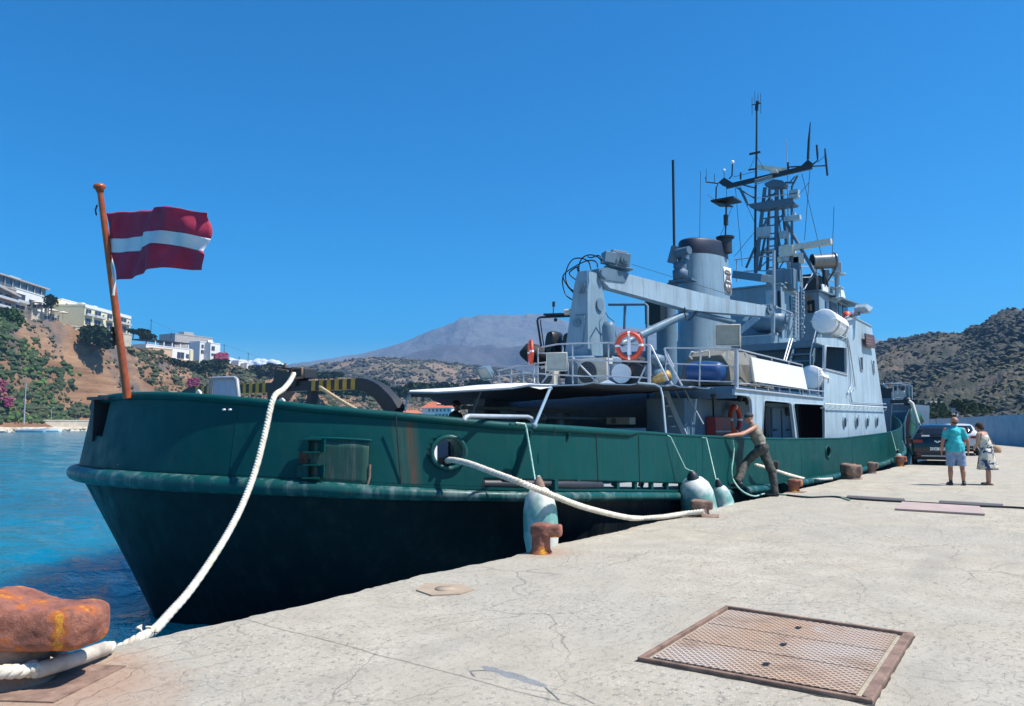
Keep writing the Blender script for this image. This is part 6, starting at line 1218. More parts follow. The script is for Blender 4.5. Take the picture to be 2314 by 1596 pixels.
m_.ball(hipc, (.16, .12, .13), 16, 10, R3); m_.ball(mid_, (.15, .115, .17), 16, 10, R3); m_.ball(hipc.lerp(shc, .82), (.19, .13, .17), 16, 10, R3); limb(m_, [shL, shR], [.065, .065]); neck = shc.lerp(hdc, .4); capsule(m_, shc, neck.lerp(hdc, .4), .06)
P, R_ = head(m_, hdc, fwd_ + Vector((-.1, 0, -.22)), sc=1.0)
for s_, sh in ((-1, shL), (1, shR)):
    wr = hdl + sd_ * .15 * s_ - fwd_ * .05 + Vector((0, 0, .02)); el_ = sh.lerp(wr, .5) + Vector((0, 0, -.06)) + sd_ * .04 * s_
    limb(m_, [sh, el_, wr], [.056, .042, .03]); hand(m_, wr, fwd_ + Vector((0, 0, -.15)), sd_, .35, 1.0, thumb=-s_)
add(m_, 'body', sk3, .0095)
m_ = MB(); m_.ball(P(0, -.015, .055), (.086, .105, .075), 18, 12, R_); m_.ball(P(0, .1, .045), (.06, .075, .012), 14, 8, R_); add(m_, 'cap', cloth('dark_cap', (.03, .035, .04), (.06, .065, .07), 20), .008, 1)
m_ = MB(); m_.ball(hipc.lerp(shc, .12), (.175, .13, .15), 16, 10, R3); m_.ball(mid_, (.178, .145, .2), 18, 12, R3); m_.ball(hipc.lerp(shc, .8), (.21, .15, .2), 18, 12, R3); limb(m_, [shL * .85 + shR * .15, shR * .85 + shL * .15], [.085, .085]); add(m_, 'sleeveless_shirt', cloth('olive_cotton', (.19, .18, .135), (.28, .265, .2), 6), .013, 3)
m_ = MB(); m_.ball(hipc, (.185, .15, .14), 16, 10, R3); limb(m_, [hipL, kf, ft + Vector((0, 0, .12))], [.115, .09, .075]); limb(m_, [hipR, kb, fr + Vector((0, 0, .1))], [.115, .092, .078]); m_.box(kb + Vector((.08, -.06, .15)), (.05, .12, .18)); add(m_, 'cargo_trousers', cloth('khaki_drill', (.045, .045, .04), (.085, .085, .07), 5), .013, 2)
m_ = MB(); limb(m_, [fr + Vector((0, -.04, .05)), fr + fwd_ * .18 + Vector((0, 0, .045))], [.052, .045]); limb(m_, [ft + Vector((0, -.06, .05)), ft + fwd_ * .16 + Vector((0, 0, .04))], [.052, .045]); add(m_, 'boots', M['dark'], .01, 2)
m_ = MB(); bc_ = hipc.lerp(shc, .12); m_.tube([bc_ + R3 @ Vector((.176 * cos(t), .138 * sin(t), 0)) for t in [2 * pi * i / 28 for i in range(28)]], .022, 6, closed=True); o_ = m_.build('belt', M['black'], T); o_.data.transform(Matrix.Translation(-fr))
m_ = MB()
for s_ in (-1, 1): m_.ball(P(s_ * .03, .083, .02), (.02, .008, .013), 8, 6, R_)
m_.tube([P(-.075, .0, .025), P(-.03, .085, .02), P(.03, .085, .02), P(.075, 0, .025)], .004, 5); o_ = m_.build('sunglasses', M['black'], T); o_.data.transform(Matrix.Translation(-fr))
# ---- crewman on deck under the awning
c = pd(*zA(720, 700), 17.4); dz = zr(12.6) + .15; O_c = Vector((c.x, c.y, dz)); vf = Vector((.6, -.8, 0)); L = stand(O_c, vf, 1.72, None, '', None, None); tz = pd(*zA(760, 510), 17.4).z - dz
T, add = human(None, O_c, 'crewman in dark navy clothes standing in profile on the aft deck under the awning', None, None, None, None); m_ = MB(); k = tz / 1.75
L = stand(O_c, vf, tz, None, '', None, None)
m_.ball(L(0, 0, 1.33), (.18, .12, .16)); m_.ball(L(0, 0, 1.0), (.16, .12, .16)); m_.ball(L(0, 0, 1.15), (.15, .11, .18)); capsule(m_, L(0, 0, 1.42), L(0, .03, 1.56), .055)
for s_ in (-1, 1): limb(m_, [L(.1 * s_, 0, .92), L(.12 * s_, 0, .5), L(.12 * s_, -.02, .08)], [.09, .06, .04]); limb(m_, [L(.12 * s_, -.04, .04), L(.13 * s_, .13, .03)], [.04, .035]); limb(m_, [L(.19 * s_, 0, 1.42), L(.24 * s_, -.03, 1.14), L(.22 * s_, .1, .92)], [.06, .045, .03]); hand(m_, L(.22 * s_, .11, .9), L(0, .3, -1) - L(0, 0, 0), L(0, 1, 0) - L(0, 0, 0), .4, .92)
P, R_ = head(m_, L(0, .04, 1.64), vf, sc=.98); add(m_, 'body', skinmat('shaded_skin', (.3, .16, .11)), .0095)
m_ = MB(); m_.ball(P(0, -.02, .045), (.088, .105, .085), 18, 12, R_); add(m_, 'hair', M['black'], .009, 2)
m_ = MB(); m_.ball(L(0, 0, 1.33), (.205, .145, .19)); m_.ball(L(0, 0, 1.05), (.19, .15, .2)); limb(m_, [L(-.17, 0, 1.43), L(.17, 0, 1.43)], [.08, .08])
for s_ in (-1, 1): limb(m_, [L(.19 * s_, 0, 1.42), L(.24 * s_, -.02, 1.18)], [.08, .07])
add(m_, 'navy_shirt', cloth('navy_cotton', (.012, .016, .03), (.022, .03, .05)), .013, 2)
m_ = MB(); m_.ball(L(0, 0, .92), (.18, .14, .13))
for s_ in (-1, 1): limb(m_, [L(.1 * s_, 0, .92), L(.12 * s_, 0, .5), L(.12 * s_, -.02, .1)], [.11, .085, .07])
add(m_, 'trousers', M['dark'], .013, 2)
# ================================================================== CARS
def carpaint(name, c): n = NT(name); n.col(c); n.rough(.25); n.p.inputs['Coat Weight'].default_value = .45; n.p.inputs['Coat Roughness'].default_value = .06; return n.m
def car(pos, hd, paint, label, platetext=None, rails_=False):
    T = empty('parked_car', pos, label, 'car', None, hd); W = .89
    S_ = [ # x, zbot, zsh (shoulder), wsh, zroof, wroof
        (0.0, .42, .62, .80, .64, .78), (.02, .34, .98, .84, 1.0, .74), (.12, .28, 1.02, .87, 1.06, .73), (.5, .25, 1.0, W, 1.46, .6), (.9, .22, .99, W, 1.52, .6), (1.9, .2, .97, W, 1.53, .61), (2.5, .2, .96, W, 1.46, .6), (3.2, .22, .95, W, 1.0, .7), (3.7, .28, .88, .86, .92, .66), (4.05, .34, .7, .78, .72, .6), (4.1, .4, .6, .74, .62, .58)]
    rows_ = []
    for x, zb, zs, ws, zr_, wr_ in S_:
        half = [(ws * .93, zb), (ws * 1.0, zb + .12), (ws * 1.01, (zb + zs) / 2), (ws, zs - .06), (ws * .975, zs), ((ws * .97 + wr_) / 2 + .02, zs + (zr_ - zs) * .55), (wr_, zr_ - .04 if zr_ > 1.2 else zr_ - .005), (wr_ * .86, zr_), (0, zr_ + (.02 if zr_ > 1.2 else .015))]
        rows_.append([Vector((x, -y, z)) for y, z in half] + [Vector((x, y, z)) for y, z in half[::-1][1:]])
    m_ = MB(); m_.grid(rows_); m_.add(rows_[0], [tuple(range(17))]); m_.add(rows_[-1], [tuple(range(17))]); body = m_.build('body', paint, T)
    sb = body.modifiers.new('s', 'SUBSURF'); sb.levels = sb.render_levels = 2
    m_ = MB(); m_.bb((.1, -.8, .2), (4.0, .8, .4)); m_.build('underside', M['rubber'], T)
    m_ = MB(); g = [[Vector((x, y * w_, z)) for y in (-1, -.6, 0, .6, 1)] for x, z, w_ in ((.085, 1.06, .68), (.2, 1.2, .64), (.34, 1.36, .58), (.42, 1.44, .54))]
    for r_ in g: r_[0].x += .07; r_[-1].x += .07; r_[2].x -= .03; r_[1].x -= .01; r_[3].x -= .01
    m_.grid(g); rg = m_.build('rear_window', M['glass'], T); rg.modifiers.new('t', 'SOLIDIFY').thickness = .01
    for s_ in (-1, 1):
        m_ = MB(); m_.prism([Vector((x, s_ * y, z)) for x, y, z in ((.75, .8, 1.05), (2.9, .8, 1.03), (2.35, .665, 1.4), (.95, .66, 1.43))], (0, s_ * .012, 0)); m_.build('side_window', M['glass'], T)
        m_ = MB(); m_.prism([Vector((x, s_ * y, z)) for x, y, z in ((-.02, .5, .94), (.0, .82, .96), (.3, .895, .96), (.28, .9, .84), (.0, .84, .8), (-.02, .52, .84))], (0.0, s_ * .012, 0)); m_.bb((-.025, s_ * .5, .84), (.02, s_ * .81, .94)); m_.build('tail_light', plain('tail_lens', (.25, .01, .015), .2), T)
        m_ = MB(); m_.box((2.6, s_ * .98, 1.02), (.12, .2, .13)); m_.build('wing_mirror', paint, T, .03)
        m_ = MB(); m_.box((-.03, s_ * .66, .42), (.03, .18, .04)); m_.build('bumper_reflector', M['red'], T)
        for x in (.72, 3.3):
            m_ = MB(); m_.lathe([(.2, -.1), (.3, -.1), (.325, -.07), (.325, .07), (.3, .1), (.2, .1)], (x, s_ * .79, .325), (0, 1, 0), 28, False); wt = m_.build('wheel', M['rubber'], T)
            m_ = MB(); m_.lathe([(.02, .04), (.19, .05), (.21, .1), (.21, -.1), (.02, -.1)], (x, s_ * .79, .325), (0, s_, 0), 20); m_.build('rim', M['grey_metal'], wt)
        if rails_: m_ = MB(); m_.tube([(.75, s_ * .56, 1.52), (.85, s_ * .57, 1.58), (2.2, s_ * .57, 1.58), (2.3, s_ * .56, 1.5)], .02, 6); m_.build('roof_rail', M['black'], T)
    m_ = MB(); m_.bb((-.04, -.72, .3), (.1, .72, .46)); m_.build('lower_bumper', M['dark'], T, .03)
    m_ = MB(); m_.bb((-.055, -.55, .33), (-.03, .55, .37)); m_.build('skid_trim', M['grey_metal'], T)
    m_ = MB(); m_.bb((-.052, -.26, .56), (-.04, .26, .67)); pl = m_.build('number_plate', M['white'], T)
    if platetext:
        cu = bpy.data.curves.new('t', 'FONT'); cu.body = platetext; cu.size = .125; cu.extrude = .002; cu.align_x = 'CENTER'; to = bpy.data.objects.new('t', cu); C.objects.link(to); me = bpy.data.meshes.new_from_object(to.evaluated_get(bpy.context.evaluated_depsgraph_get())); bpy.data.objects.remove(to)
        tx = bpy.data.objects.new('plate_lettering', me); C.objects.link(tx); me.materials.clear(); me.materials.append(M['black']); tx.parent = pl; tx.location = (-.056, 0, .572); tx.rotation_euler = (pi / 2, 0, -pi / 2)
        m_ = MB()
        for s_ in (-1, 1): m_.prism([Vector((-.035, s_ * y, z)) for y, z in ((.0, .845), (.03, .845), (.05, .875), (.1, .885), (.1, .92), (.04, .915), (.0, .87))], (-.012, 0, 0))
        m_.build('maker_badge', M['white'], T); m_ = MB(); m_.bb((.06, .25, 1.07), (.075, .52, 1.13)); st = m_.build('window_sticker', M['white'], T); m_ = MB(); m_.tube([(.45, 0, 1.54), (.5, 0, 1.75)], .008, 5); m_.build('roof_aerial', M['black'], T)
    m_ = MB(); m_.tube([(.06, .1, 1.1), (.09, -.2, 1.13)], .012, 5); m_.build('rear_wiper', M['black'], T)
    return T
rc = pz(2121, 1052, 0); car((rc.x, rc.y, 0), radians(9.6), carpaint('black_paint_car', (.003, .004, .007)), 'black hatchback with roof rails parked on the quay beside the ship bow', 'HZA 3102', True)
rc = pz(2168, 1030, 0); car((rc.x, rc.y, 0), radians(8), carpaint('silver_white_paint', (.6, .62, .62)), 'white car parked ahead of the black hatchback, mostly hidden behind the man in turquoise')
# ================================================================== SECOND SHIP AND FISHING BOAT BEHIND THE BOW
s2 = empty('grey_patrol_boat', (60, 6, WZ), 'dark blue grey ship with railings moored beyond the bow of the big ship', 'ship'); SO2 = Vector((60, 6, WZ))
def q2(m_, nn, mat, par=None, b=0): o = m_.build(nn, mat, None, b, loc=SO2); o.location = (0, 0, 0); o.parent = par or s2; return o
U2 = 48.; f = lambda a, b, U=U2: pu(*zT(a, b), U)
tp = f(640, 1275).z; m_ = MB(); R_ = []
for u, hw in ((48, .85), (48.6, 1.5), (52, 2.5), (62, 3.2), (80, 3.3), (90, 2.8)):
    cy = 6.2 if True else 0; yn = f(628, 1275).y; cyl_ = yn + 3.3
    R_.append([Vector((u, cyl_ - hw * k_, z)) for k_, z in ((.75, WZ - .2), (.9, .3), (1, tp - .3), (1, tp), (.97, tp), (-.97, tp), (-1, tp - .3), (-.75, WZ - .2))])
R_ = [[Vector((u, (cyl_ - 3.3 * k_), z)) for k_, z in ((.86, WZ - .2), (.95, .3), (1, tp - .3), (1, tp), (.97, tp + .0), (-.97, tp), (-1, tp - .3), (-.86, WZ - .2))] for u in (48, 50, 52, 54)]
m_.grid(R_, False, wrap=True); m_.add(R_[0], [tuple(range(8))]); m_.add(R_[-1], [tuple(range(8))]); q2(m_, 'hull', plain('blue_grey_hull', (.1, .15, .21), .5))
m_ = MB(); m_.bb((50, cyl_ - 2, tp), (53.5, cyl_ + 2.5, tp + .4)); q2(m_, 'deckhouse', M['navy'])
m_ = MB()
for a, b in (((440, 1070), (410, 1560)), ((485, 1065), (480, 1170)), ((570, 1075), (560, 1240)), ((605, 1075), (610, 1240)), ((635, 1080), (640, 1260))): m_.tube([f(*a), f(*b)], .035, 6)
m_.tube([f(420, 1062), f(500, 1060), f(575, 1075), f(620, 1065)], .04, 6); m_.tube([f(430, 1075), f(640, 1085)], .03); m_.tube([f(435, 1352), f(580, 1352)], .04, 6); m_.tube([f(455, 1210), f(640, 1225)], .03); q2(m_, 'pipe_rails', M['grey_metal'])
m_ = MB(); m_.tube([f(325, 1055, 56), f(400, 1140, 56), f(420, 1200, 56)], .06); m_.tube([f(350, 1060, 56), f(600, 1050, 56)], .03); q2(m_, 'boom_spar', M['grey_metal'])
m_ = MB(); m_.box(f(510, 1180, 49), (.5, .8, .35)); m_.box(f(515, 1200, 49), (.6, .5, .7)); q2(m_, 'deck_gear', M['offwhite']); m_ = MB(); m_.box(f(350, 1180, 52), (1, 1.6, .8)); q2(m_, 'deck_stores', M['dark']); m_ = MB(); m_.ball(f(590, 1245), .25); m_.box(f(560, 1250), (.5, 1.4, .2)); q2(m_, 'deck_stores', M['dark'])
m_ = MB(); m_.prism([f(*p) for p in ((570, 1070), (625, 1062), (640, 1235), (575, 1240))], (.06, 0, 0)); q2(m_, 'spray_screen', plain('teal_screen', (.1, .2, .22), .3))
bt = empty('fishing_boat', (44, 2, WZ), 'green and red bowed wooden boat moored tight between the ship bow and the parked cars', 'boat'); SO2 = Vector((44, 2, WZ)); s2 = bt
U3 = 46.; fz = lambda a, b, U=U3: pu(*zS(a, b), U)
st_ = [fz(490, 490), fz(478, 600), fz(470, 760), fz(478, 880), fz(470, 990)]
def side(frac, dy, du): return [p + Vector((du, dy * (1 - i * .15) * 1.0, -.1 * frac * i)) for i, p in enumerate(st_)]
m_ = MB(); G_ = [st_, side(1, -.05, .8), side(1, -.15, 2.0), side(1, -.2, 2.5), side(1, -.2, 3)]; G_[1:] = [[Vector((p.x, p.y, min(p.z, st_[0].z - .25 * k - .0)) if i == 0 else p) for i, p in enumerate(g_)] for k, g_ in enumerate(G_[1:])]
m_.grid(G_); m_.grid([st_, [p + Vector((.5, -.1, 0)) for p in st_], [p + Vector((1.2, -.1, 0)) for p in st_]]); hu = q2(m_, 'hull', plain('boat_green', (.01, .1, .06), .5)); hu.modifiers.new('t', 'SOLIDIFY').thickness = .04
L3 = [(487, 492), (440, 600), (400, 700), (360, 790)]; 
m_ = MB(); m_.prism([fz(*p, 45.9) for p in ((485, 540), (440, 640), (398, 730), (405, 870), (425, 975), (470, 960), (478, 800), (490, 640))], (.03, 0, 0)); q2(m_, 'red_bow_panel', plain('boat_red', (.42, .1, .09), .6))
m_ = MB(); m_.prism([fz(*p, 45.95) for p in ((490, 490), (360, 770), (335, 800), (350, 960), (420, 975), (398, 870), (395, 735))], (.03, 0, 0)); q2(m_, 'green_bow_panel', plain('boat_green2', (.015, .16, .09), .6))
m_ = MB(); m_.tube([fz(*p, 45.85) for p in ((450, 580), (432, 660), (434, 800), (438, 910))], .035, 6); q2(m_, 'white_stripe', M['white']); m_ = MB(); m_.tube([fz(*p, 45.85) for p in ((486, 500), (440, 610), (398, 725), (402, 860), (420, 970))], .03, 6); q2(m_, 'rubbing_strake', M['cream'])
m_ = MB(); m_.tube([fz(480, 400), fz(520, 430), fz(610, 725)], .09, 8); m_.tube([fz(515, 560), fz(515, 640), fz(600, 720)], .06, 6); q2(m_, 'bowsprit', M['offwhite'])
m_ = MB(); m_.tube(spline([fz(335, 850, 45.8), fz(370, 880, 44), fz(410, 885, 45.8)], 4), .03, 5); q2(m_, 'bow_line', M['line'])
m_ = MB(); m_.prism([fz(*p, 36) for p in ((345, 970), (460, 985), (470, 1040), (370, 1000))], (1, 0, 0)); 
m_ = MB(); a = pz(2045, 1036, 0); m_.tube([a, a + Vector((3, 1.5, .2))], .12, 8); m_.tube([a + Vector((.5, -.3, .05)), a + Vector((3.5, .4, .5))], .08, 8); thing(m_, 'timber_fenders', M['dark'], 'heap of dark timbers at the quay edge behind the black hatchback', 'timber')
# ================================================================== SHORE, BUILDINGS, TREES
def fol(name, a, b): n = NT(name); n.col(n.ramp(n.noise(.35, 4, .7), [(.3, a), (.7, b)])); n.rough(.9); return n.m
M['scrub'] = fol('scrub_leaves', (.03, .042, .018), (.075, .09, .035)); M['scrub3'] = fol('grey_scrub', (.028, .033, .028), (.065, .068, .05)); M['scrub2'] = fol('dry_scrub', (.05, .055, .03), (.11, .105, .055)); M['leaf'] = fol('tree_leaves', (.018, .04, .014), (.05, .085, .028)); M['leaf2'] = fol('bright_leaves', (.05, .1, .02), (.1, .17, .045)); M['bloom'] = fol('magenta_bloom', (.16, .025, .06), (.28, .05, .11)); M['bark'] = plain('bark', (.12, .09, .065), .9)
t_ = (1 + 5 ** .5) / 2; ICO = [Vector(p).normalized() for p in ((-1, t_, 0), (1, t_, 0), (-1, -t_, 0), (1, -t_, 0), (0, -1, t_), (0, 1, t_), (0, -1, -t_), (0, 1, -t_), (t_, 0, -1), (t_, 0, 1), (-t_, 0, -1), (-t_, 0, 1))]
ICF = [(0, 11, 5), (0, 5, 1), (0, 1, 7), (0, 7, 10), (0, 10, 11), (1, 5, 9), (5, 11, 4), (11, 10, 2), (10, 7, 6), (7, 1, 8), (3, 9, 4), (3, 4, 2), (3, 2, 6), (3, 6, 8), (3, 8, 9), (4, 9, 5), (2, 4, 11), (6, 2, 10), (8, 6, 7), (9, 8, 1)]
def blobs(name, G, n_, r0, r1, mat, test=None, flat=.7, seed=1, jag=.45):
    rnd = random.Random(seed); m_ = MB(); vs = m_.v; fs = m_.f; k = 0; NA, NR = len(G), len(G[0])
    while k < n_:
        i = rnd.random() * (NA - 2); j = rnd.random() * (NR - 8); a, b = int(i), int(j); fa, fb = i - a, j - b
        p = Vector(G[a][b]) * (1 - fa) * (1 - fb) + Vector(G[a + 1][b]) * fa * (1 - fb) + Vector(G[a][b + 1]) * (1 - fa) * fb + Vector(G[a + 1][b + 1]) * fa * fb
        if test and not test(p, i / NA, j / (NR - 6), rnd): k += .02; continue
        r = r0 + (r1 - r0) * rnd.random() ** 2.2; o = len(vs)
        for q in ICO: e = r * (1 + jag * (rnd.random() - .5) * 2); vs.append((p.x + q.x * e, p.y + q.y * e, p.z + q.z * e * flat + r * .25))
        for f in ICF: fs.append([o + x for x in f]); m_.sm.append(False); m_.mi.append(0)
        k += 1
    o = m_.build(name, mat, fix=False); tag(o, kind='stuff'); return o
def dn(p, sc, th): return noise.fractal(Vector((p.x * sc, p.y * sc, 0)), .6, 2, 4) > th
blobs('hillside_scrub', RG, 11000, .4, 1.7, M['scrub3'], lambda p, i, j, r: p.z > .5 and dn(p, .02, .05), seed=2)
blobs('hillside_dry_bushes', RG, 7000, .35, 1.1, M['scrub2'], seed=3)
blobs('far_hill_scrub', MG, 12000, 1.0, 3.0, M['scrub3'], lambda p, i, j, r: p.z > 2 and dn(p, .012, -.15), seed=4)
blobs('far_hill_dry_bushes', MG, 5000, .8, 2.4, M['scrub2'], lambda p, i, j, r: p.z > 2, seed=5)
def hdx(i): return -700 + 1850 * i
blobs('headland_scrub', CG, 5500, .4, 1.8, M['scrub'], lambda p, i, j, r: (.2 < j < .95 and p.z > 3) and (dn(p, .03, -.1) if hdx(i) > 430 else (hdx(i) > 280 and r.random() < .5 and dn(p, .04, .02) or (j < .3 and dn(p, .05, -.1)))), seed=6)
blobs('headland_dry_bushes', CG, 5000, .3, 1.0, M['scrub2'], lambda p, i, j, r: p.z > 3 and (hdx(i) > 380 or dn(p, .05, .1)), seed=7)
def shore_d(x): return lerpt([(c[0], c[1]) for c in [(xx, lerpt(LD, xx) - lerpt([(-700, 60), (0, 42), (300, 52), (500, 90), (700, 130), (1160, 150)], xx)) for xx in range(-700, 1161, 20)]], x)
# green mass at the foot of the cliff
def massed(name, pts, n_, mat, rr, seed):
    rr *= .6; n_ = int(n_ * 2.2)
    rnd = random.Random(seed); m_ = MB()
    for k in range(n_):
        x0, y0, x1, y1, d0, d1 = pts[rnd.randrange(len(pts))]; d = d0 + (d1 - d0) * rnd.random(); x = x0 + (x1 - x0) * rnd.random(); u_ = rnd.random(); y = y0 + (y1 - y0) * u_; d = d1 + (d0 - d1) * u_ + rnd.uniform(-2, 2); p = pd(x, y, d); r = rr * rnd.uniform(.4, 1.1); o = len(m_.v)
        for q in ICO: e = r * rnd.uniform(.6, 1.4); m_.v.append((p.x + q.x * e, p.y + q.y * e, p.z + q.z * e * .8))
        for f in ICF: m_.f.append([o + z for z in f]); m_.sm.append(False); m_.mi.append(0)
    o = m_.build(name, mat, fix=False); tag(o, kind='stuff'); return o
sd0 = shore_d(80)
def green_t(p, i, j, r):
    x = hdx(i)
    if p.z < 1.2: return False
    e = noise.fractal(Vector((p.x * .06, p.y * .06, p.z * .08)), .6, 2, 4)
    return (x < 22 + 30 * e and j < .9 and e > -.35) or (x < 190 and j < .30 + .35 * e + lerpt([(0, .3), (60, .34), (110, .22), (170, -.05)], x))
blobs('cliff_foot_greenery', CG, 4000, .35, 1.4, M['leaf'], green_t, .9, 9); blobs('cliff_foot_bright_leaves', CG, 3500, .3, 1.1, M['leaf2'], lambda p, i, j, r: green_t(p, i, j, r) and dn(p, .09, .0), .9, 10); blobs('cliff_foot_dry_leaves', CG, 2500, .3, .9, M['scrub2'], green_t, .9, 12)
massed('bougainvillea', [(-40, 862, 14, 905, sd0 - 1, sd0 + 1), (12, 900, 28, 918, sd0 - 1, sd0), (425, 855, 450, 878, 335, 338)], 260, M['bloom'], .9, 11)
def tree(x, ybase, d, w_, h_, label, mat='leaf', n_=420, trunk=True, grp=None, name='tree'):
    """crown of many small leaf clumps filling an uneven volume, on a forked trunk; w_, h_ in metres"""
    p = pd(x, ybase, d); T = empty(name, p, label, 'tree' if trunk else 'bush', grp); rnd = random.Random(int(x * 7 + ybase)); m_ = MB(); z0 = h_ * (.3 if trunk else .05)
    lob = [(rnd.uniform(-.3, .3) * w_, rnd.uniform(-.3, .3) * w_, z0 + (h_ - z0) * rnd.uniform(.3, .75), rnd.uniform(.25, .42)) for _ in range(7)]
    for k in range(n_):
        lx, ly, lz, lr = lob[rnd.randrange(7)]; v = Vector((rnd.gauss(0, 1), rnd.gauss(0, 1), rnd.gauss(0, 1))).normalized() * (rnd.random() ** .4); c = Vector((lx + v.x * lr * w_, ly + v.y * lr * w_, lz + v.z * lr * (h_ - z0) * .9)); s_ = w_ * rnd.uniform(.04, .09)
        a = Vector((rnd.gauss(0, 1), rnd.gauss(0, 1), rnd.gauss(0, 1))).normalized(); b = a.orthogonal().normalized(); e = a.cross(b)
        m_.add([c + b * s_, c + e * s_, c - b * s_ * .8, c - e * s_ * .7 + a * s_ * .5], [(0, 1, 2, 3)])
        m_.add([c + a * s_, c + e * s_ * .8, c - a * s_, c - e * s_], [(0, 1, 2, 3)])
    m_.build('crown', M[mat], T, fix=False); m_ = MB(); m_.tube([(0, 0, -.5), (0.05 * w_, 0, h_ * .3), (.02 * w_, .05 * w_, h_ * .6)], [w_ * .05, w_ * .035, w_ * .015], 7)
    for q in range(3): m_.tube([(0.04 * w_, 0, h_ * .28), (w_ * .22 * cos(q * 2.1), w_ * .22 * sin(q * 2.1), h_ * .6)], [w_ * .025, w_ * .01], 5)
    m_.build('trunk', M['bark'], T); return T
GT = 'trees on the headland'
tree(214, 793, 322, 13, 9.5, 'big round dark bush growing on the cliff face left of the flagpole', n_=900, trunk=False, name='bush')
tree(22, 748, 300, 8, 8, 'pale green bush at the top of the cliff below the left hotel', 'leaf2', 500, False, name='bush')
tree(114, 712, 325, 5, 8, 'dark palm like tree standing in front of the white hotel', n_=500)
for x, y, d, w_, h_, lb in ((316, 768, 362, 7, 4.5, 'dark green tree just right of the yellow and white hotel'), (300, 764, 358, 5, 4, 'smaller tree squeezed between the yellow hotel and the flagpole'), (330, 775, 366, 6, 4, 'low bush on the slope right of the yellow hotel'), (372, 838, 372, 10, 6, 'bush below the beige terrace wall'), (395, 845, 378, 13, 7, 'wide bush under the white villa'), (425, 848, 385, 11, 7, 'dark bush left of the gully below the villas'),
    (452, 858, 395, 14, 8, 'broad green bush on the slope under the white block'), (480, 850, 405, 13, 9, 'dark tree on the slope below the magenta shrub'), (497, 842, 410, 8, 7, 'small dark tree beside the magenta shrub'), (515, 860, 420, 12, 7, 'round bush halfway down the slope'), (590, 855, 450, 18, 8, 'wide grey green bush near the striped beam'), (610, 838, 470, 6.5, 4.5, 'dark ridge tree above the panel, left one of the pair'), (632, 840, 480, 9, 4.5, 'dark ridge tree just left of the tow bitt'), (560, 862, 440, 14, 7, 'spreading bush over the grey panel')):
    tree(x, y, d, w_, h_, lb, 'leaf' if w_ != 18 else 'scrub2', 380, name='tree')
ORD = ['second from left', 'third from left', 'fourth from left', 'fifth from left', 'leftmost', 'rightmost', 'second from left', 'fourth from left', 'fifth from left', 'rightmost', 'third from left', 'leftmost']
for k, (x, y, d, w_, h_) in enumerate(((740, 862, 420, 16, 5), (770, 900, 330, 14, 5), (820, 905, 330, 16, 6), (845, 885, 360, 13, 6), (700, 900, 330, 12, 5), (885, 915, 330, 14, 7), (955, 905, 340, 16, 8), (1050, 915, 345, 18, 9), (1085, 905, 350, 14, 10), (1110, 922, 340, 13, 8), (990, 900, 390, 20, 8), (915, 900, 400, 16, 6))):
    tree(x, y, d, w_, h_, ORD[k] + [' of the round bushes in the dry field under the striped beam', ' of the dark valley trees seen left of and under the awning'][x > 900], 'leaf', 320, grp=['round bushes in the dry field', 'dark trees in the valley'][x > 900])
# ---- buildings
def bldg(name, label, x0, d0, x1, d1, yt, yb, depth, mat, wins=(), balc=(), roofs=None, extra=None, par=None):
    a, b = pd(x0, yb, d0), pd(x1, yb, d1); zt_ = pd(x0, yt, d0).z; zb = pd(x0, yb, d0).z - 6; a.z = b.z = 0; e = (b - a); w_ = e.length; e.normalize(); nn = Vector((-e.y, e.x, 0)); nn = nn if nn.dot(a - Vector((0, -OFF, 0))) > 0 else -nn
    O = Vector((a.x, a.y, zb)); T = par or empty(name, O, label, 'building'); OO = T.location
    def P(s_, z, o=0): return a + e * s_ * w_ + nn * o + Vector((0, 0, zb + 6 + (zt_ - zb - 6) * z)) - OO
    m_ = MB(); m_.add([a - OO + Vector((0, 0, zb)), b - OO + Vector((0, 0, zb)), b + nn * depth - OO + Vector((0, 0, zb)), a + nn * depth - OO + Vector((0, 0, zb)), a - OO + Vector((0, 0, zt_)), b - OO + Vector((0, 0, zt_)), b + nn * depth - OO + Vector((0, 0, zt_)), a + nn * depth - OO + Vector((0, 0, zt_))], [(0, 1, 5, 4), (1, 2, 6, 5), (2, 3, 7, 6), (3, 0, 4, 7), (4, 5, 6, 7)]); wl_ = m_.build('wall', mat, T)
    m_ = MB(); m_.grid([[P(0, 1, 0) - e * .1 - nn * .15 + Vector((0, 0, h)), P(1, 1, 0) + e * .1 - nn * .15 + Vector((0, 0, h)), P(1, 1, depth) + e * .1 + Vector((0, 0, h)), P(0, 1, depth) - e * .1 + Vector((0, 0, h))] for h in (0, .35)], False, wrap=True); m_.build('parapet', mat, T)
    for s_, z, ws, hz in wins:
        m_ = MB(); pts = [P(s_, z, -.04), P(s_ + ws, z, -.04), P(s_ + ws, z + hz, -.04), P(s_, z + hz, -.04)]; m_.prism(pts, nn * .03); wn_ = m_.build('window', M['shade'], T)
        m_ = MB(); m_.tube([q - nn * .03 for q in pts], .07, 4, closed=True); m_.beam((pts[0] + pts[1]) / 2 - nn * .03, (pts[2] + pts[3]) / 2 - nn * .03, .08, .05); m_.build('frame', M['offwhite'], wn_)
    for s_, z, ws in balc:
        m_ = MB(); m_.prism([P(s_, z, 0), P(s_ + ws, z, 0), P(s_ + ws, z, -1.2), P(s_, z, -1.2)], (0, 0, .2)); bl = m_.build('balcony', mat, T)
        m_ = MB(); m_.prism([P(s_, z, -1.2), P(s_ + ws, z, -1.2), P(s_ + ws, z, -1.12), P(s_, z, -1.12)], (0, 0, 1.0)); m_.build('balustrade', M['rail_white'], bl)
    return T, P, nn
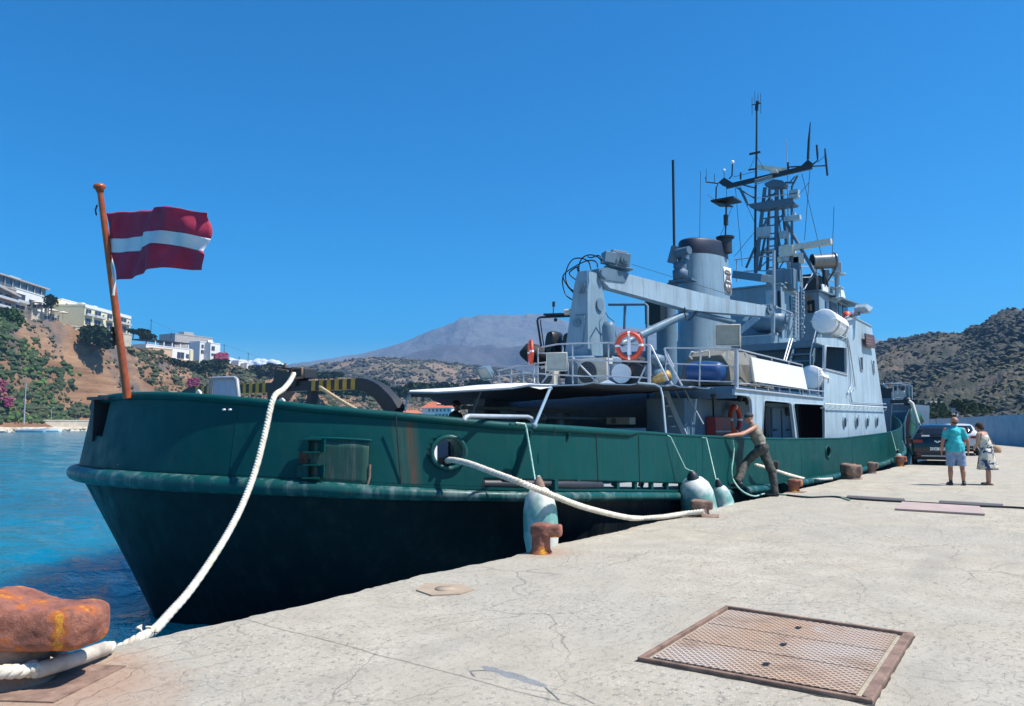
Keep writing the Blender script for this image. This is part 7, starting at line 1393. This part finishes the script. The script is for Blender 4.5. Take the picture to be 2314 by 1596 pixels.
M['shade'] = plain('window_shade', (.035, .045, .07), .3); M['rail_white'] = plain('white_balustrade', (.5, .52, .52), .5)
M['bw'] = plain('white_render', (.74, .73, .7), .8, 0, .05, .5); M['by'] = plain('cream_render', (.7, .64, .42), .8, 0, .06, .5); M['bb'] = plain('beige_render', (.42, .32, .25), .8, 0, .08, .5); M['bg'] = plain('grey_render', (.4, .38, .36), .85, 0, .08, .5); M['tile'] = plain('roof_tiles', (.5, .14, .07), .8, 0, .2, 1.5); M['stone'] = plain('pale_stone', (.5, .43, .33), .9, 0, .15, .6)
q = lambda a: zL(a, 0)[0]; y_ = lambda a: zL(0, a)[1]; h_ = lambda a: zH(a, 0)[0]; hy = lambda a: zH(0, a)[1]
T, P, nn = bldg('hotel', 'beige brown stepped hotel block cut by the left edge of the photo', q(-300), 300, q(240), 318, y_(470), y_(985), 14, M['bb'], [(.05 + .3 * i, z, .22, .16) for i in range(3) for z in (.08, .36, .64)], [(.0, z, 1.0) for z in (.02, .3, .58)])
m_ = MB(); m_.prism([P(-.05, .99, -1.5), P(1.03, .78, -1.5), P(1.03, .83, -1.5), P(-.05, 1.1, -1.5)], nn * 10); m_.build('roof', M['bg'], T)
T, P, nn = bldg('hotel', 'long white hotel with a dark glazed top floor above the cliff', q(215), 322, q(815), 344, y_(600), y_(985), 16, M['bw'], [(.03, .1, .24, .26), (.03, .5, .24, .34), (.36, .42, .16, .3), (.62, .42, .1, .3), (.8, .35, .13, .35), (.36, .02, .16, .3), (.58, .02, .1, .3), (.72, .02, .2, .26)], [(.02, .45, .28), (.35, .38, .2), (.34, .0, .6)])
m_ = MB(); m_.prism([P(-.4, 1.02, 1.5), P(.93, 1.02, 1.5), P(.93, 1.38, 1.5), P(-.4, 1.42, 1.5)], nn * 12); tf = m_.build('glazed_top_floor', plain('top_floor_glass', (.09, .13, .16), .25), T)
m_ = MB(); m_.prism([P(-.42, 1.4, .3), P(.96, 1.4, .3), P(.96, 1.4, 14), P(-.42, 1.4, 14)], (0, 0, .45)); m_.build('roof', M['bg'], T)
for k in range(7): m_ = MB(); m_.beam(P(-.35 + .19 * k, 1.04, 1.3), P(-.35 + .19 * k, 1.38, 1.3), .5, .2); m_.build('column', M['bg'], tf)
m_ = MB(); m_.prism([P(.15, 1.5, 4), P(.42, 1.5, 4), P(.42, 1.62, 4), P(.15, 1.62, 4)], nn * 3); m_.build('roof_plant', M['offwhite'], T)
T, P, nn = bldg('terrace', 'beige terrace with pergola and parasols in front of the white hotel', q(500), 322, q(940), 334, y_(960), y_(1060), 6, M['stone'], [(.45, .1, .2, .6), (.72, .1, .2, .6)])
for k in range(5): m_ = MB(); m_.beam(P(.02 + .18 * k, .9, .3), P(.02 + .18 * k, 2.2, .3), .4, .4); m_.build('pillar', M['stone'], T)
m_ = MB(); m_.prism([P(.3, 2.2, 0), P(.8, 2.15, 0), P(.8, 2.15, 6), P(.3, 2.2, 6)], (0, 0, .3)); m_.build('pergola', M['dark'], T)
for sx in (.1, .68, 1.05):
    c = P(sx, 1.6 if sx > .5 else 2.4, -1) + T.location; m_ = MB(); m_.lathe([(2.0, 0), (1.0, .45), (.03, .8)], (0, 0, 0), n=8); pt = empty('parasol', c, {.1: 'cream parasol near the palm on the hotel terrace', .68: 'cream parasol in the middle of the hotel terrace', 1.05: 'cream parasol at the right end of the hotel terrace'}[sx], 'parasol', 'parasols on the hotel terrace'); m_.build('canopy', M['cream'], pt); m_ = MB(); m_.tube([(0, 0, -2.4), (0, 0, .8)], .06); m_.build('pole', M['dark'], pt)
bldg('house', 'low cream house between the white hotel and the yellow hotel', q(825), 352, q(965), 356, y_(770), y_(1000), 9, M['by'], [(.55, .4, .3, .3)])
T, P, nn = bldg('house', 'white flat roofed house peeping over the grey gable', q(965), 358, q(1235), 368, y_(775), y_(1000), 9, M['bw'], [(.25, .6, .12, .2)])
T, P, nn = bldg('hotel', 'cream and white two storey hotel with rows of balconies behind the flagpole', q(1335), 340, q(2075), 371, y_(870), y_(1200), 19, M['by'], [(s_, z, w_, hh) for z in (.1, .55) for s_, w_, hh in ((.02, .11, .3), (.2, .13, .32), (.36, .04, .2), (.46, .11, .32), (.76, .14, .32), (.93, .04, .2))], [(s_, z, w_) for z in (.5,) for s_, w_ in ((.0, .16), (.18, .2), (.44, .15), (.73, .24))])
m_ = MB(); m_.prism([P(-.003, .9, -.25), P(1.003, .9, -.25), P(1.003, 1.06, -.25), P(-.003, 1.06, -.25)], nn * .2); m_.build('roof_band', M['bw'], T)
for s_, w_ in ((.1, .06), (.33, .07), (.8, .05)): m_ = MB(); m_.prism([P(s_, 1.04, 3), P(s_ + w_, 1.04, 3), P(s_ + w_, 1.2, 3), P(s_, 1.2, 3)], nn * 2); m_.build('roof_box', M['bw'], T)
T, P, nn = bldg('retaining_wall', 'long pale retaining wall along the cliff top under the hotels', q(-200), 306, q(2110), 352, y_(1010), y_(1040), 1.2, M['stone'])
def bw2(*a): return bldg(*a)
T, P, nn = bldg('villa', 'white villa with a wide dark pergola roof and a yellow end wall', h_(150), 385, h_(740), 405, hy(560), hy(770), 8, M['bw'], [(.66, .35, .16, .42), (.86, .4, .07, .3), (.7, .0, .12, .2)])
m_ = MB(); m_.prism([P(-.02, 1.3, 0), P(.95, 1.35, 0), P(.95, 1.35, 8), P(-.02, 1.3, 8)], (0, 0, .5)); m_.build('pergola', M['dark'], T)
for k in range(6): m_ = MB(); m_.beam(P(.02 + .18 * k, 1, .4), P(.02 + .18 * k, 1.32, .4), .4, .4); m_.build('pillar', M['bw'], T)
m_ = MB(); m_.prism([P(.94, -.1, -.6), P(1.01, -.1, -.6), P(1.01, .98, -.6), P(.94, .98, -.6)], nn * .5); m_.build('yellow_end_wall', M['by'], T)
c = P(.74, .02, -3) + T.location; pt = empty('parasol', c, 'small white parasol on the villa terrace below the dark window', 'parasol', 'parasols on the hotel terrace'); m_ = MB(); m_.lathe([(2.2, 1.6), (.03, 2.6)], (0, 0, 0), n=8); m_.build('canopy', M['bw'], pt); m_ = MB(); m_.tube([(0, 0, -1), (0, 0, 2)], .06); m_.build('pole', M['bw'], pt)
bldg('retaining_wall', 'tan blank retaining wall in front of the white villa', h_(240), 378, h_(490), 384, hy(605), hy(745), 6, plain('tan_render', (.6, .42, .26), .85, 0, .06, .5))
T, P, nn = bldg('apartment_building', 'beige flat roofed apartment block higher up behind the white villa', h_(520), 425, h_(1000), 440, hy(425), hy(640), 12, M['bg'], [(.8, .55, .06, .2)])
m_ = MB(); m_.prism([P(.26, 1, 1), P(.52, 1, 1), P(.52, 1.22, 1), P(.26, 1.22, 1)], nn * 4); m_.build('stair_head', M['bg'], T); m_ = MB(); m_.prism([P(.86, .62, -1.2), P(1.0, .62, -1.2), P(1.0, .85, -.2), P(.86, .85, -.2)], nn * .2); m_.build('white_awning', M['bw'], T)
bldg('house', 'white cube house with square windows below the beige block', h_(840), 418, h_(915), 421, hy(525), hy(680), 7, M['bw'], [(.25, .5, .4, .3), (.2, .05, .5, .3)])
bldg('house', 'white house with one broad window right of the cube house', h_(975), 418, h_(1100), 424, hy(540), hy(700), 7, M['bw'], [(.1, .42, .34, .35), (.1, .0, .4, .2)])
bldg('house', 'small white wall stump behind the magenta shrub', h_(1140), 430, h_(1240), 435, hy(752), hy(800), 5, M['bw'])
for x0, x1, yt, lb in ((1335, 1410, 770, 'white ruin wall on the ridge, left piece'), (1440, 1530, 800, 'white ruin wall on the ridge, right piece')): bldg('ruin', lb, h_(x0), 450, h_(x1), 455, hy(yt), hy(850), 4, M['bw'], [(.3, .2, .2, .4)])
massed('magenta_shrub', [(h_(1040), hy(665), h_(1200), hy(760), 415, 425)], 160, M['bloom'], 1.3, 12)
ry = lambda a: zA(0, a)[1]; rx = lambda a: zA(a, 0)[0]
T, P, nn = bldg('house', 'white house with an orange tiled roof across the bay behind the crewman', rx(215), 335, rx(660), 330, ry(610), ry(760), 10, M['bw'], [(.22 + .13 * i, .62, .06, .26) for i in range(6)] + [(.45 + .12 * i, .08, .08, .3) for i in range(4)])
m_ = MB(); m_.add([P(-.02, 1, -1), P(1.02, 1, -1), P(1.02, 1, 11), P(-.02, 1, 11), P(.12, 1.6, 5), P(.9, 1.6, 5)], [(0, 1, 5, 4), (2, 3, 4, 5), (1, 2, 5), (3, 0, 4)]); m_.build('roof', M['tile'], T)
m_ = MB(); m_.prism([P(.48, 1.42, 1.5), P(.7, 1.42, 1.5), P(.7, 1.6, 2.5), P(.48, 1.6, 2.5)], nn * .2); m_.build('solar_panel', M['white'], T)
T, P, nn = bldg('house', 'low house with a faded tile roof left of the white house', rx(-60), 325, rx(210), 328, ry(690), ry(760), 7, plain('faded_render', (.55, .42, .36), .85)); m_ = MB(); m_.add([P(-.02, 1, -1), P(1.02, 1, -1), P(1.02, 1, 8), P(-.02, 1, 8), P(.1, 1.7, 3.5), P(.9, 1.7, 3.5)], [(0, 1, 5, 4), (2, 3, 4, 5), (1, 2, 5), (3, 0, 4)]); m_.build('roof', M['tile'], T)
# right shore buildings
wt = lambda a, b: zT(a, b)
bldg('house', 'small pale house on the hillside above the flood wall', wt(835, 0)[0], 165, wt(950, 0)[0], 167, wt(0, 1265)[1], wt(0, 1330)[1], 5, M['bg'], [(.2, .3, .15, .3), (.6, .3, .15, .3)])
bldg('shed', 'long blue grey shed with a white roof line behind the flood wall', wt(925, 0)[0], 150, wt(1140, 0)[0], 151, wt(0, 1340)[1], wt(0, 1440)[1], 6, plain('blue_shed', (.14, .2, .27), .7), [(.08 + .15 * i, .3, .09, .3) for i in range(6)])
bldg('shed', 'low brown roofed shed above the red bowed boat', wt(680, 0)[0], 155, wt(820, 0)[0], 156, wt(0, 1315)[1], wt(0, 1390)[1], 5, plain('brown_roof', (.3, .2, .16), .8))
for k, (x, y, lb) in enumerate(((700, 1445, 'olive bush right behind the red bowed boat'), (770, 1448, 'olive bush in front of the low brown roofed shed'), (850, 1448, 'olive bush between the two sheds behind the flood wall'), (1200, 1410, 'olive bush at the right end of the long blue grey shed'), (1320, 1400, 'olive bush above the flood wall over the head of the woman'))):
    tree(wt(x, 0)[0], wt(0, y)[1], 140 + k, 4.5 + (k % 3), 2.2 + (k % 2), lb, 'leaf', 260, False, name='bush')
# ---- far shore wall, rocks, posts, boats
T, P, nn = bldg('sea_wall', 'pale stone sea wall along the far shore below the cliff', -80, sd0 - 2, 420, shore_d(420) - 4, 951.5, 961, 2, M['stone'])
rnd = random.Random(5)
rk = MB()
for k in range(420):
    x = rnd.uniform(-60, 420); p = pd(x, 966, shore_d(x) - 3 + rnd.uniform(-1, 1)); r = rnd.uniform(.3, 1.0); p.z = WZ + rnd.uniform(-.2, .8); o = len(rk.v)
    for qv in ICO: e = r * rnd.uniform(.7, 1.3); rk.v.append((p.x + qv.x * e, p.y + qv.y * e, p.z + qv.z * e * .7))
    for f_ in ICF: rk.f.append([o + z for z in f_]); rk.sm.append(False); rk.mi.append(0)
tag(rk.build('shore_rocks', M['stone'], fix=False), kind='stuff')
rows = [[pd(x, 962, shore_d(x) - e).to_2d().to_3d() + Vector((0, 0, z)) for e, z in ((6, WZ - 1), (3.5, WZ + .5), (2, WZ + 1.0), (-10, WZ + 1.6), (-40, WZ + 1.6))] for x in range(-700, 1161, 20)]
mb = MB(); mb.grid(rows); tag(mb.build('shore_ground', M['stone'], fix=False), kind='structure')
def post(x, yb, yt, d, r, label, nm='street_lamp', arm=0, grp=None, mat='grey_metal'):
    a, b = pd(x, yb, d), pd(x, yt, d); T = empty(nm, a, label, 'lamp post' if nm == 'street_lamp' else 'pole', grp); m_ = MB(); m_.cyl((0, 0, -.5), (0, 0, b.z - a.z), r, r * .6, 8); m_.build('pole', M[mat], T)
    if arm: m_ = MB(); m_.tube([(0, 0, b.z - a.z - .1), (0, -arm, b.z - a.z + .1)], r * .5); m_.box((0, -arm, b.z - a.z + .1), (.3, .7, .15)); m_.build('lamp_head', M['offwhite'], T)
    elif nm != 'street_lamp': m_ = MB(); m_.beam((-.8, 0, b.z - a.z - .6), (.8, .4, b.z - a.z - .6), .12, .12); m_.build('cross_arm', M[mat], T)
post(zN(380, 0)[0], zN(0, 1150)[1], zN(0, 510)[1], sd0 - 1, .22, 'tall pale green mast standing on the sea wall by the moored boats', 'street_lamp', 0)
post(zN(812, 0)[0], zN(0, 1100)[1], zN(0, 915)[1], sd0, .12, 'short pale lamp post on the sea wall left of the ship stern', 'street_lamp', 1.2)
for x, yb, yt, d, lb in ((h_(215), hy(480), hy(235), 395, 'tall utility pole on the ridge left of the dark pergola'), (h_(1152), hy(670), hy(560), 440, 'utility pole just right of the white houses'), (h_(1457), hy(800), hy(665), 460, 'utility pole above the ruin walls'), (h_(1343), hy(780), hy(710), 455, 'short utility pole left of the ruin walls'), (h_(478), hy(465), hy(405), 420, 'thin aerial pole over the villa pergola')): post(x, yb, yt, d, .18, lb, 'utility_pole', 0, 'utility poles on the ridge', 'dark')
pw = [pd(h_(a), hy(b), d) for a, b, d in ((215, 250, 395), (660, 440, 420), (1152, 565, 440), (1457, 668, 460), (1600, 720, 480))]; mb = MB(); mb.tube(spline(pw, 6), .035, 4); thing(mb, 'power_line', M['dark'], 'thin overhead wire between the utility poles on the ridge', 'wire')
def skiff(x0, x1, y, d, label, mat):
    a, b = pd(x0, y, d), pd(x1, y, d); a.z = b.z = WZ; c = (a + b) / 2; e = (b - a); L_ = e.length; T = empty('moored_boat', c, label, 'boat', 'boats moored at the far shore', atan2(e.y, e.x)); R_ = []
    for x, w_, h_2 in ((-.5, .75, .75), (-.3, 1.0, .75), (.1, 1.05, .8), (.35, .7, .95), (.5, .06, 1.15)): R_.append([Vector((x * L_, w_ * k * 1.0, z)) for k, z in ((-1, h_2), (-.9, h_2 * .4), (-.5, -.2), (.5, -.2), (.9, h_2 * .4), (1, h_2), (.85, h_2 - .1), (-.85, h_2 - .1))])
    m_ = MB(); m_.grid(R_, False, wrap=True); m_.add(R_[0], [tuple(range(8))]); m_.build('hull', mat, T, .04); m_ = MB(); m_.bb((-.35 * L_, -.5, .7), (-.05 * L_, .5, 1.1)); m_.build('seat_console', M['offwhite'], T, .05); m_ = MB(); m_.box((-.53 * L_, 0, .8), (.35, .4, .7)); m_.build('outboard', M['white'], T, .05)
dB = sd0 - 9
skiff(-30, 10, 968, dB, 'blue and white skiff cut by the left edge', plain('skiff_blue', (.1, .2, .42), .5)); skiff(14, 34, 968, dB - 2, 'tiny white tender between the two longer skiffs', M['white']); skiff(38, 104, 969, dB - 3, 'long grey skiff moored below the sea wall lamp', plain('skiff_grey', (.3, .38, .46), .5)); skiff(72, 140, 965, dB, 'slim white skiff behind the long grey one', M['white'])
# ================================================================== CLOUD
n = NT('cloud_white'); n.col((.9, .9, .92)); n.rough(1); n.p.inputs['Subsurface Weight'].default_value = 0
rnd = random.Random(3); mb = MB()
for cx, cy, w_, h_3, k_ in ((h_(1240), hy(730), 26, 16, 22), (h_(1400), hy(750), 40, 12, 22), (h_(1560), hy(770), 45, 12, 24), (h_(1720), hy(745), 50, 20, 40), (h_(1820), hy(790), 24, 12, 16), (h_(1300), hy(800), 60, 10, 20)):
    for i in range(k_):
        c = pd(cx + rnd.gauss(0, w_ * .35), cy + abs(rnd.gauss(0, h_3 * .4)) + 6, 5200 + rnd.uniform(-60, 60)); r = rnd.uniform(8, 26) * (h_3 / 16) ** .5; mb.ball(c, (r * 1.3, r * 1.3, r), 12, 8)
cl = mb.build('cloud', n.m); tag(cl, 'small white cumulus cloud low over the ridge left of the tow bitt', 'cloud')
# ================================================================== HAZE
hz = MB(); hz.bb((-800, -1200, -30), (3600, 3600, 460)); n = NT('haze_air'); n.t.nodes.remove(n.p); vo = n.N('ShaderNodeVolumePrincipled'); vo.inputs['Color'].default_value = (.28, .56, 1, 1); vo.inputs['Density'].default_value = 0.00022; vo.inputs['Anisotropy'].default_value = .2
n.L(vo.outputs[0], n.t.nodes['Material Output'].inputs['Volume']); HZO = hz.build('haze', n.m); tag(HZO, kind='stuff')
